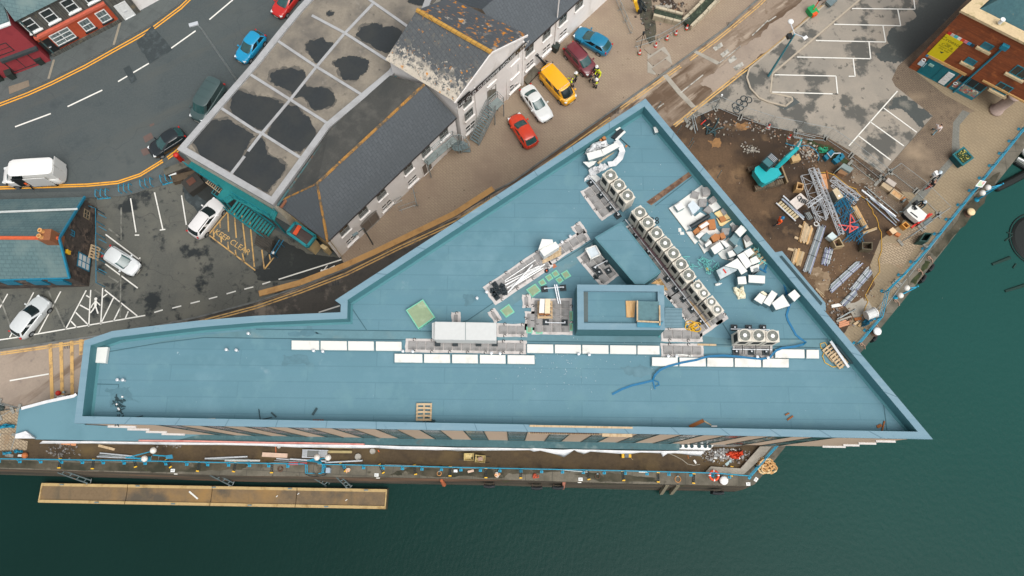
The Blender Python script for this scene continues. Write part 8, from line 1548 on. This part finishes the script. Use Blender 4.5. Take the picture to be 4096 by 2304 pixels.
h=offset(q,.08);G(c).poly([(p.x,p.y,1.503) for p in h]).obj('print',mat('map_print',(222,214,196),.6,[('n',(220,150,150),1.2,.52,.56),('n',(190,216,180),1.6,.52,.56),('n',(234,226,150),2.,.58,.62)]),ib)
for p in (q[0],q[1]):G(c).tube([(p.x,p.y,0),(p.x,p.y,1.46)],.04,5).obj('leg',blackp,ib)
b2_=thing('sign_board','blue lettered board on a frame behind the quay railing','sign',tuple(P(675,1830)));c=b2_.location;q=ccw(PX([(662,1822),(688,1818),(692,1834),(664,1836)],1.2));G(c).prism([tuple(p) for p in q],1.14,1.2).obj('panel',mat('sign_blue',(46,130,160),.5),b2_)
for l in ([(612,1820),(662,1824)],):q=PX(l,1.1);G(c).tube(q,.05,5).obj('strut',cyan_p,b2_)
for px in ((607,1824),(636,1826)):a,b=P(*px,.9),P(px[0]-4,px[1]+18,0);G(c).tube([a,b],.03,5).obj('strut',galv,b2_)
for i,(px,py,tx) in enumerate(((691,1882,'62'),(1506,1900,'61'),(2322,1917,'60'),(2993,1936,'59'),(3024,1918,'58'))):
    p=P(px,py,.06);o=thing('number_plate','white plate numbered %s on the quay coping' % tx,'sign',(p.x,p.y,.02),.0 if i < 4 else .9,'numbered plates on the quay coping');G().box((0,0,.03),(.34,.26,.04)).obj('plate',upvc,o);t_o=text('number',tx,None,0,.2,blackp,M4=Matrix.Translation((0,0,.055)),kind=None);t_o.parent=o
for i,(px,py) in enumerate(((703,1896),(1512,1912),(2318,1930))):stick('white_mark',['white paint bar under plate 62','white paint bar under plate 61','white paint bar under plate 60'][i],'mark',(px-7,py),(px+7,py),.02,.07,.02,white_l,'white paint bars on the quay edge')
ft=thing('barrier_ballast','','barrier base',(0,0,0));g=G()
for s in (-.09,.09):g.beam((s,-.42,.06),(s,.42,.06),.05,.08)
for y in (-.35,-.12,.12,.35):g.beam((-.1,y,.06),(.1,y,.06),.05,.06)
g.obj('frame',mat('recycled_rubber',(46,54,56),.8),ft);G().box((0,-.47,.06),(.3,.12,.1)).obj('end_cap',yelp,ft);G().box((0,.47,.06),(.3,.1,.1)).obj('end_cap',yelp,ft)
ftl=['by the first gangway','right of the first gangway','beside the west globe lamp','near plate 62, tilted','left of the second gangway','at the weathered ledge','just left of the tyre ring','right of the mooring gap, tilted','right of plate 61, tilted','left of the life buoy ring','by the small white box','above the middle tyre fender','left of the red rope heap','right of plate 60','at the grated manhole','left of the rope ring by the steps','between the rope ring and the orange life ring','standing on the raised concrete corner','on the chamfered quay by the rope heap']
for i,(px,py,a) in enumerate(((241,1853,0),(374,1856,0),(541,1850,.3),(675,1853,.6),(796,1866,-.15),(940,1868,-.15),(1089,1872,0),(1373,1868,.6),(1526,1875,.5),(1660,1879,.2),(1801,1885,0),(1944,1892,0),(2083,1893,0),(2352,1899,.15),(2492,1903,.1),(2632,1909,-.05),(2774,1914,-.1),(2925,1885,-.15),(3030,1829,1.6))):
    q=ft if i == 0 else dup(ft,(0,0,0));p=P(px,py,.0);q.location=(p.x,p.y,.03);q.rotation_euler.z=a;q.scale=(.8,.8,.8);q['label']='black barrier base with yellow ends '+ftl[i];q['group']='black barrier bases along the quay railing'
def liferingf(label,px,py,z,R0,m,bands=True,r=.1):
    p=P(px,py,z);o=thing('life_ring',label,'life ring',(p.x,p.y,z));g=G();g.ring((0,0,r*.9),R0,r,24);g.obj('ring',m,o,smooth=True)
    if bands:
        for k in range(4):
            a=k*pi/2+pi/2;g=G();g.tube([(R0*cos(a+t),R0*sin(a+t),r*.9) for t in (-.12,0,.12)],r*1.08,8);g.obj('band',upvc,o)
liferingf('orange life ring hanging on the cyan railing near the chamfered corner',2855,1902,.6,.36,mat('life_ring_orange',(226,84,44),.6));rgs=mat('rope_tan',(196,140,86),.9)
def ropering(label,px,py,R0=.2,m=rgs,r=.035):p=P(px,py,.03);o=thing('mooring_ring',label,'mooring ring',(p.x,p.y,.03));g=G();g.ring((0,0,.04),R0,r,20);g.obj('ring',m,o);G().box((0,R0,.05),(.14,.1,.1)).obj('staple',galv_d,o)
ropering('large tan mooring ring in a square recess by the steps',2711,1917,.24);ropering('thin tan mooring ring on the mossy coping',1757,1894,.17);ropering('rusty mooring ring beside plate 60',2390,1905,.19,mat('rusty_iron',(92,70,56),.9));ropering('round rusty drain ring beside the mooring gap',1122,1876,.18,mat('rusty_iron',(92,70,56)),.07)
def bollard(label,px,py,m=whiteh,tilt=.12):
    p=P(px,py,0);o=thing('mooring_bollard',label,'bollard',(p.x,p.y,.02),0,'mooring bollards on the quay coping');g=G();g.lathe([(.36,0),(.36,.06),(.24,.1),(.2,.45)],(0,0,0),16);g.obj('stem',mat('rusty_iron',(92,70,56)),o);g=G();g.lathe([(.2,.45),(.34,.5),(.36,.58),(.25,.66),(.001,.69)],(0,0,0),16,cap=False);g.obj('cap',m,o,smooth=True)
bollard('white capped mooring bollard at the orange life ring',2888,1922);bollard('cream capped mooring bollard on the north east quay under the lamp',3870,856,mat('cream_cap',(232,206,160),.6));bollard('small white capped bollard at the lower end of the north east coping',3497,1330)
mr_=thing('mooring_link','','mooring link',(0,0,0));g=G();g.tube([(-.3,.1,.06),(-.1,.14,.1),(.1,.1,.08),(.3,-.1,.05)],.04,6);g.ring((-.2,.08,.08),.12,.035,12);g.obj('link',mat('pale_rusted_link',(170,140,120),.8),mr_)
for i,(px,py) in enumerate(((3720,1040),(3680,1090),(3587,1212),(3507,1312),(3450,1385))):
    q=mr_ if i == 0 else dup(mr_,(0,0,0));p=P(px,py);q.location=(p.x,p.y,.02);q.rotation_euler.z=-.7;q['label']=['topmost','second','third','fourth','lowest'][i]+' rusty mooring link on the north east coping';q['group']='rusty mooring links on the north east quay'
for i,(px,py,l,m) in enumerate(((1394,1883,'orange and white rope heap right of the mooring gap',mat('orange_white_rope',(236,176,120),.8,[('n',(236,232,226),4.,.48,.54)])),(1988,1900,'orange white rope heap above the middle fenders',mat('orange_white_rope',(236,176,120))),(2143,1905,'red rope heap on the south coping',mat('red_rope',(190,88,62),.9)),(3062,1862,'large tan rope heap on the chamfered quay',mat('tan_rope_heap',(206,160,104),.9,[('n',(232,206,160),3.,.5,.56)])))):
    p=P(px,py);o=thing('rope_heap',l,'rope',(p.x,p.y,.02));g=G();rr=random.Random(i+50);s=(.25,.25,.25,.85)[i]
    for k in range((7,7,7,22)[i]):a=rr.uniform(0,6);x,y=rr.uniform(-s*.5,s*.5),rr.uniform(-s*.4,s*.4);g.tube([(x+s*.5*cos(a+t*.8),y+s*.4*sin(a+t*.8),.05+.02*k) for t in range(7)],.04 if i < 3 else .07,5)
    g.obj('rope',m,o)
tf=thing('tyre_fender','','fender',(0,0,0));g=G()
for k in range(3):g.tube([(-.75+1.5*j/12,-.12-.1*sin(pi*j/12),-.35*k) for j in range(13)],.2,8)
g.obj('tyre',mat('wet_tyre',(32,38,42),.7),tf);g=G();
for x in (-.6,.6):g.tube([(x,.3,.5),(x,-.1,.1)],.025,5)
g.obj('chain',mat('rusty_iron',(92,70,56)),tf)
fg=['black tyre fender just right of the pontoon end','black tyre fender below the red rope heap','black tyre fender right of the one below the red rope','black tyre fender under the white capped bollard']
for i,(px,py) in enumerate(((1957,1938),(2147,1945),(2232,1944),(2872,1965))):
    q=tf if i == 0 else dup(tf,(0,0,0));p=P(px,py,-1.2);q.location=tuple(p);q.scale=(.62,.75,.9);q['label']=fg[i];q['group']='tyre fenders on the quay face'
te=dup(tf,(0,0,0),0,'black tyre fender on the north east quay, upper','tyre fenders on the quay face');p=P(3722,1068,-.6);te.location=tuple(p);te.rotation_euler.z=.9;te.scale=(.5,.7,.7)
te=dup(tf,(0,0,0),0,'black tyre fender on the north east quay below the links','tyre fenders on the quay face');p=P(3690,1112,-.6);te.location=tuple(p);te.rotation_euler.z=.9;te.scale=(.5,.7,.7)
te=dup(tf,(0,0,0),0,'black tyre fender hidden low on the north east quay','tyre fenders on the quay face');p=P(3495,1350,-.6);te.location=tuple(p);te.rotation_euler.z=.9;te.scale=(.4,.7,.7)
def arm(label,a,b,za=-.3,zb=-3.2,w=.34,grp='steel pontoon arms on the quay face'):
    A_,B_=P(*a,za),P(*b,zb);c=(A_+B_)/2;o=thing('pontoon_strut',label,'pontoon arm',tuple(c),0,grp);d=(B_-A_).normalized();s=Vector((-d.y,d.x,0)).normalized()
    for k in (-w/2,w/2):G(c).beam(A_+s*k,B_+s*k,.09,.12).obj('beam',mat('weathered_steel_arm',(96,110,112),.6,[('n',(130,100,76),1.2,.55,.65)]),o)
    g=G(c)
    for k in range(4):p=A_.lerp(B_,(k+.5)/4);g.beam(p-s*w/2,p+s*w/2,.06,.06)
    g.obj('rung',galv_d,o);g=G(c);g.tube([B_+s*.3,B_+Vector((0,-.15,-.3)),B_-s*.3],.04,5);g.obj('hook',galv,o)
arm('long steel arm from the quay to the west end of the pontoon',(238,1884),(355,1926));arm('long steel arm from the quay to the middle of the pontoon',(846,1894),(925,1935));arm('steel arm from the quay near the east end of the pontoon',(1353,1905),(1395,1946));arm('faint submerged steel arm below the mooring gap',(1262,1908),(1310,1936),-1.5,-3.85)
for i,(a,b) in enumerate((((2668,1936),(2644,1972)),((2712,1938),(2684,1972)))):stick('fender_pile',['left','right'][i]+' timber fender of the pair at the quay steps','fender',a,b,-.4,.3,.3,mat('algae_timber',(128,120,100),.9),'timber fenders at the quay steps',-3.6)
op=thing('rust_marker','orange rusty marker pole on the quay face by the pontoon end','marker',tuple(P(1770,1928,-1)));c=op.location;q=[P(1766,1922,-.4),P(1776,1938,-3)];G(c).tube(q,[.12,.2],8).obj('pole',mat('rust_orange',(186,104,66),.9),op)
og=thing('rust_marker','pink stained rusty pole beside the second pair of fenders','marker',tuple(P(2255,1944,-1)));c=og.location;q=[P(2256,1932,-.4),P(2252,1952,-3)];G(c).tube(q,.14,8).obj('pole',mat('rust_pink',(176,116,96),.9),og)
pon=thing('pontoon','long weathered timber pontoon with pale edge boards floating by the quay','pontoon',tuple(P(800,1985,-3.5)));c=pon.location;ZP=-3.35
pq=[(168,1932),(1549,1957),(1543,2036),(153,2010)];q=ccw(PX(pq,ZP));A_,B_,C_,D_=PX(pq,ZP)
sec=[0,.25,.495,.74,1.]
for k in range(4):
    f0,f1=sec[k]+.001,sec[k+1]-.001;qq=[A_.lerp(B_,f0),A_.lerp(B_,f1),D_.lerp(C_,f1),D_.lerp(C_,f0)];G(c).prism([tuple(p) for p in ccw(qq)],ZP-.6,ZP).obj('deck_section',deck_p,pon)
    for a,b in ((qq[0],qq[1]),(qq[3],qq[2])):n_=(qq[3]-qq[0]).normalized()*(.12 if a is qq[0] else -.12);G(c).beam(a+n_+Vector((0,0,.04)),b+n_+Vector((0,0,.04)),.24,.1).obj('edge_board',pale_w,pon)
G(c).beam(B_.lerp(C_,.02)+Vector((-.06,0,.045)),C_.lerp(B_,.02)+Vector((-.06,0,.045)),.1,.11).obj('edge_board',pale_w,pon);G(c).beam(A_.lerp(D_,.02)+Vector((.06,0,.045)),D_.lerp(A_,.02)+Vector((.06,0,.045)),.1,.11).obj('edge_board',pale_w,pon)
for k in range(9):
    f=.06+.11*k;p=(D_.lerp(C_,f) if k%2 else A_.lerp(B_,f))+Vector((0,.1 if k%2 else -.1,0));G(c).box((p.x,p.y,ZP+.12),(.34,.1,.1)).obj('cleat',galv_d,pon)
gw=G(c);kq=offset(ccw([A_,B_,C_,D_]),-.06);gw.prism([(p.x,p.y) for p in kq],WATER-.2,WATER+.16);gw.obj('weed_skirt',mat('wet_weed',(44,46,30),.7),pon)
stick('white_batten','white batten lying on the pontoon deck','batten',(757,1966),(791,1995),ZP+.03,.13,.05,foil)
for i,(px,py) in enumerate(((1104,1988),(1190,1978),(1382,2003))):stick('litter_strip',['left','middle','right'][i]+' small white scrap on the pontoon deck','scrap',(px,py),(px+7,py-6),ZP+.03,.06,.03,foil)
fl2=thing('water_reflection','large dark round water reflection built as a disc with arms at the right edge','float',tuple(P(4150,960,WATER)));c=fl2.location;q=P(4045,960,WATER);rad=(P(4150,960,WATER)-q).length  # disc, rim and arms give a dark reflection on the water solid shape
fm=mat('near_black_tone',(13,22,20),.7);g=G();g.lathe([(rad*.98,-.3),(rad,.05),(rad*.9,.18),(.001,.2)],(0,0,0),40,cap=False);g.obj('reflection_disc',fm,fl2);g=G();g.ring((0,0,.05),rad+.18,.06,40);g.obj('reflection_rim',mat('reflection_rim_tone',(22,38,36),.8),fl2)
for i,l in enumerate(([(4040,975),(4040,1030),(3968,1058)],[(4054,940),(4020,963)],[(4058,938),(4028,930)],[(4064,1055),(4052,1072)],[(4100,1140),(4020,1165)])):
    q=[v-c for v in PX(l[-2:],WATER+.04)];g=G();g.tube(q,[.16,.12] if i in (0,4) else .08,6);g.obj('reflection_arm',mat('reflection_arm_tone',(30,58,52),.9),fl2)
dk=thing('finger_pontoon','grey finger pontoon with a white moored bow at the right edge','pontoon',tuple(P(4085,640,WATER+.4)));c=dk.location;q=ccw(PX([(4066,640),(4078,628),(4300,740),(4300,790)],WATER+.6));G(c).prism([tuple(p) for p in q],WATER-.2,WATER+.6).obj('deck',mat('grey_pontoon',(128,134,128),.8),dk)
q=PX([(4070,632),(4300,755)],WATER+.75);G(c).beam(q[0],q[1],.14,.2).obj('edge_rail',upvc,dk);q=PX([(4062,648),(4200,730)],WATER+.2);G(c).beam(q[0],q[1],.5,.3).obj('fender_strip',blackp,dk)
bt=thing('white_boat','white rounded boat bow cut off by the right edge','boat',tuple(P(4110,610,WATER+.6)));G(bt.location).lathe([(.3,0),(1.1,.3),(1.35,.8),(1.2,1.0),(.001,1.05)],tuple(P(4118,610,WATER)),20,cap=False).obj('hull',upvc,bt,smooth=True)
bp_=thing('boom_pole','long black round ended boom lying on the water at the right edge','boom',tuple(P(4050,710,WATER)));g=G(bp_.location);g.tube(PX([(3989,752),(4040,727),(4200,640)],WATER+.1),.38,10);g.sphere(tuple(P(3989,752,WATER+.1)),.38,10);g.obj('boom',fm,bp_)
# ------------------------------ clutter on the south strip
for i,(a,b,r,l,m) in enumerate((((400,1812),(530,1824),.06,'upper pole in the pile by the west globe lamp',alu),((395,1820),(540,1828),.05,'middle pole in the pile by the west globe lamp',galv),((388,1826),(550,1834),.06,'lower pole in the pile by the west globe lamp',alu),((450,1824),(575,1838),.05,'long pole ending under the west globe lamp',galv),((820,1834),(990,1826),.07,'white pole with a capped end left of the steps',alu),((900,1842),(1040,1842),.08,'fat white pole below the capped one',foil),((830,1836),(1003,1838),.05,'thin pole beside the capped white one',galv),((1106,1834),(1158,1838),.06,'short pole left of the striped steps',alu),((1160,1836),(1305,1845),.08,'fat pole under the striped steps',alu),((1097,1842),(1226,1848),.04,'thin pole running to the red sheet',galv),((1065,1852),(1190,1846),.03,'thinnest pole on the railing by the red sheet',galv),((1300,1850),(1450,1842),.07,'pole right of the striped steps',alu),((1270,1856),(1420,1858),.04,'pole lying along the railing right of the steps',galv),((2210,1876),(2350,1888),.05,'pole along the railing below the dropped plaster patch',galv),((1540,1858),(1800,1868),.03,'long thin pole along the railing under the wheelbarrows',galv))):
    q=PX([a,b],.12);c=(q[0]+q[1])/2;G(c).tube(q,r,7).obj('scaffold_pole',m,None,label=l,cat='pole',group='poles lying along the south quay railing')
for a,b,w,h_,m,nm,l in (((395,1782),(458,1798),.2,.12,timber,'plank','yellow plank alone on the brown strip'),((1248,1787),(1408,1789),.2,.15,mat('greenish_plank',(176,158,112),.85),'plank','long greenish plank next to the ledge'),((1312,1807),(1408,1808),.2,.15,mat('greenish_plank',(176,158,112)),'plank','shorter greenish plank right of the striped steps'),((1050,1818),(1150,1823),.35,.2,mat('pinkish_plank',(216,186,164),.8),'beam','pinkish white beam left of the striped steps'),((1102,1780),(1104,1812),.07,.06,mat('rust_orange',(186,104,66)),'post','rusty post joining the pink flashing to the beam'),((1155,1852),(1192,1852),.3,.06,redp,'sheet','red plastic sheet on the quay railing'),((1200,1853),(1228,1853),.12,.06,redp,'strip','torn red strip right of the red sheet'),((2555,1887),(2590,1888),.12,.1,foil,'strip','pale strip beside the railing east part'),((2748,1810),(2754,1835),.07,.06,timber_b,'post','small brown post under the white sheet'),((2776,1840),(2784,1854),.14,.1,foil,'offcut','white offcut with a cord on the soil'),((2845,1822),(2852,1830),.1,.06,foil,'offcut','small white offcut on the rubble'),((2903,1860),(2928,1840),.22,.06,mat('pale_blue_board2',(170,196,200),.6),'board','pale blue board on the edge of the rubble'),((1871,1888),(1895,1882),.18,.06,mat('pinkish_plank',(216,186,164)),'board','torn pink board by the railing'),((235,1768),(305,1775),.35,.03,mat('salmon_board',(214,146,102),.8),'board','salmon board sticking out below the low west roof'),((1512,1800),(1517,1808),.06,.06,orangep,'offcut','orange offcut by the round concrete lid')):
    stick(nm,l,nm,a,b,h_/2+.02,w,h_,m)
sd=thing('striped_steps','silver slatted hop up platform with a grey middle under the globe lamp','platform',tuple(P(1260,1815)));c=sd.location;o_=P(1260,1815);m_=mat('grey_tray',(120,122,118),.7)
q=ccw(PX([(1226,1800),(1275,1801),(1274,1826),(1227,1826)],.5));G(c).prism([tuple(p) for p in q],.4,.5).obj('tray',m_,sd)
for k in range(5):q=PX([(1212+4*k,1799),(1210+4*k,1828)],.55);G(c).beam(q[0],q[1],.05,.08).obj('slat',alu,sd)
for k in range(8):q=PX([(1277+4.4*k,1801),(1276+4.4*k,1829)],.55);G(c).beam(q[0],q[1],.05,.08).obj('slat',alu,sd)
for l in ([(1210,1799),(1312,1802)],[(1208,1829),(1270,1831)]):q=PX(l,.5);G(c).beam(q[0],q[1],.06,.12).obj('side_rail',alu,sd)
for l in ((1212,1800),(1310,1803),(1210,1828),(1308,1830)):p=P(*l,.4);G(c).tube([(p.x,p.y,0),tuple(p)],.03,5).obj('leg',galv,sd)
for nm,l,px,py,r in (('manhole_cover','round pale concrete lid on the brown strip',1433,1827,.27),('concrete_disc','round pale lid half under the white sheet',1491,1805,.24)):p=P(px,py);o=thing(nm,l,'lid',(p.x,p.y,.02));G().lathe([(r,0),(r,.12),(r*.9,.16),(r*.7,.15),(.001,.15)],(0,0,0),20,cap=False).obj('lid',mat('pale_concrete_lid',(176,170,160),.9,[('n',(130,126,118),2.,.5,.6)]),o)
bk=thing('bucket','small white bucket at the rusty post','bucket',tuple(P(1119,1788)));G().lathe([(.09,0),(.12,.28),(.1,.28),(.08,.05)],(0,0,0),14).obj('pail',whiteh,bk)
wbz=thing('wheelbarrow','','wheelbarrow',(0,0,0));g=G();t0=[(-.38,-.28,.58),(.42,-.28,.58),(.42,.28,.58),(-.38,.28,.58)];b0=[(-.22,-.17,.28),(.3,-.2,.28),(.3,.2,.28),(-.22,.17,.28)];g.add(t0+b0,[(4,5,6,7),(0,1,5,4),(1,2,6,5),(2,3,7,6),(3,0,4,7)]);tb=g.obj('tray',mat('buff_plastic_tray',(206,186,130),.6),wbz);s_=tb.modifiers.new('s','SOLIDIFY');s_.thickness=.03
for y in (.24,-.24):G().tube([(.62,y*.2,.2),(-.2,y,.3),(-.8,y,.55)],.022,5).obj('handle',blackp,wbz);G().tube([(-.3,y,.3),(-.32,y,0)],.02,5).obj('leg',blackp,wbz)
G().tube([(.62,-.05,.2),(.62,.05,.2)],.2,14).obj('wheel',tyre,wbz)
p=P(1876,1828);wbz.location=tuple(p);wbz['label']='empty buff wheelbarrow, left of the pair';wbz['group']='buff wheelbarrows';wbz.rotation_euler.z=0
w2=dup(wbz,(0,0,0),0,'buff wheelbarrow loaded with debris, right of the pair');p=P(1923,1836);w2.location=tuple(p);w2.rotation_euler.z=3.05;G().box((0,0,.55),(.4,.3,.08),.4).obj('load',mat('barrow_load',(170,140,124),.9,[('n',(110,90,80),3.,.5,.6)]),w2)
pc_=thing('plate_compactor','small yellow and black plate compactor under the ledge','compactor',tuple(P(2503,1822)));G().box((0,0,.08),(.75,.45,.1)).obj('plate',blackp,pc_);G().box((-.3,0,.35),(.2,.42,.4)).obj('frame',yelp,pc_,bevel=.04);G().box((.28,0,.35),(.2,.36,.35)).obj('tank',yelp,pc_,bevel=.04);G().box((0,0,.35),(.32,.34,.42)).obj('engine',mat('grey_engine',(100,104,108),.5),pc_,bevel=.03);G().tube([(.3,-.15,.4),(.45,-.35,.7)],.025,5).obj('handle',timber,pc_)
rbg=crumple('red_sack','crumpled orange red rubble sack in the debris at the chamfer','sack',[(2908,1812),(2925,1802),(2978,1803),(2980,1810),(2968,1825),(2940,1833),(2928,1830),(2932,1816),(2918,1824)],.6,mat('orange_red_sack',(216,72,36),.7,bump=.5),9,.2,.02)
g=G();rr=random.Random(61)
for k in range(620):
    x,y=rr.gauss(2885,52),rr.gauss(1812,15)
    if y < 1796 or y > 1872 or x > 3000 or x < 2760:continue
    p=P(x,y);s=rr.uniform(.04,.2);g.box((p.x,p.y,s*.3+.01),(s,s*rr.uniform(.3,1),s*.6),rr.uniform(0,3),rr.choice((0,0,1,1,2,3)))
for k in range(60):p=P(rr.gauss(250,40),rr.gauss(1800,15));s=rr.uniform(.06,.2);g.box((p.x,p.y,s*.3),(s,s*.7,s*.6),rr.uniform(0,3),0)
for k in range(30):p=P(rr.gauss(695,25),rr.gauss(1780,5));s=rr.uniform(.06,.18);g.box((p.x,p.y,s*.3),(s,s*.7,s*.6),rr.uniform(0,3),0)
g.obj('demolition_rubble',[rub_m,mat('grey_chip',(150,152,152),.9),mat('white_chip',(222,222,218),.8),mat('dark_stone',(84,74,66))],kind='stuff')
cdl=thing('white_cable','thin white cable trailing from the sheet across the soil','cable',tuple(P(2730,1830)));g=G(cdl.location);g.tube([v+Vector((0,0,.04)) for v in PX([(2668,1810),(2700,1824),(2728,1838),(2750,1856),(2775,1861),(2800,1857)])],.025,5);g.obj('cable',mat('grey_cable',(170,164,150),.7),cdl)
wb2=thing('electric_box','pale grey blue electric box on the coping by the mooring gap','box',tuple(P(1317,1882)));G().box((0,0,.25),(.34,.42,.5)).obj('cabinet',mat('grey_blue_box',(160,176,190),.5),wb2,bevel=.02);bx2=thing('electric_box','small white box on the mossy coping','box',tuple(P(1823,1884)));G().box((0,0,.12),(.3,.22,.24)).obj('cabinet',upvc,bx2)
for i,(px,py,l) in enumerate(((20,1812,'blue tarpaulin scrap on the west paving'),(66,1806,'blue tarpaulin bundle by the railing at the west paving'))):crumple('blue_tarpaulin',l,'tarpaulin',[(px-18,py-4),(px+16,py-6),(px+18,py+4),(px-14,py+6)],.3,mat('tarp_blue2',(34,140,170),.6),20+i,.1,.02)
ctp=crumple('blue_tarpaulin','blue boat like tarpaulin at the left picture edge','tarpaulin',[(-20,1700),(40,1696),(56,1702),(40,1712),(-20,1716)],.5,mat('tarp_blue2',(34,140,170)),24,.1,.02)
ob2=thing('orange_sack','orange sack on the quay railing at the west end','sack',tuple(P(107,1822)));G().sphere((0,0,.25),.25,10).obj('sack',mat('orange_sack',(206,122,70),.8),ob2,smooth=True);ws=slabbox('white_board','white board beside the orange sack','board',[(72,1818),(97,1817),(97,1827),(70,1827)],.3,.05,foil)
wbm=crumple('white_membrane','rumpled white membrane on the kerb beside the low west roof','sheeting',[(205,1596),(250,1580),(272,1580),(270,1588),(205,1608)],.5,whitep,31,.1,.02);rdb=thing('red_float','red round float beside the white membrane','float',tuple(P(241,1574)));G().sphere((0,0,.3),.22,12).obj('ball',redp,rdb,smooth=True);G().tube([(.4,.1,.1),(.55,.05,.5)],.1,8).obj('stub',galv_d,rdb)
drk=thing('dark_sack','dark sack on the kerb at the left edge','sack',tuple(P(10,1632)));G().sphere((0,0,.2),.3,10,sz=.7).obj('sack',mat('dark_sack',(52,64,62),.8),drk,smooth=True)
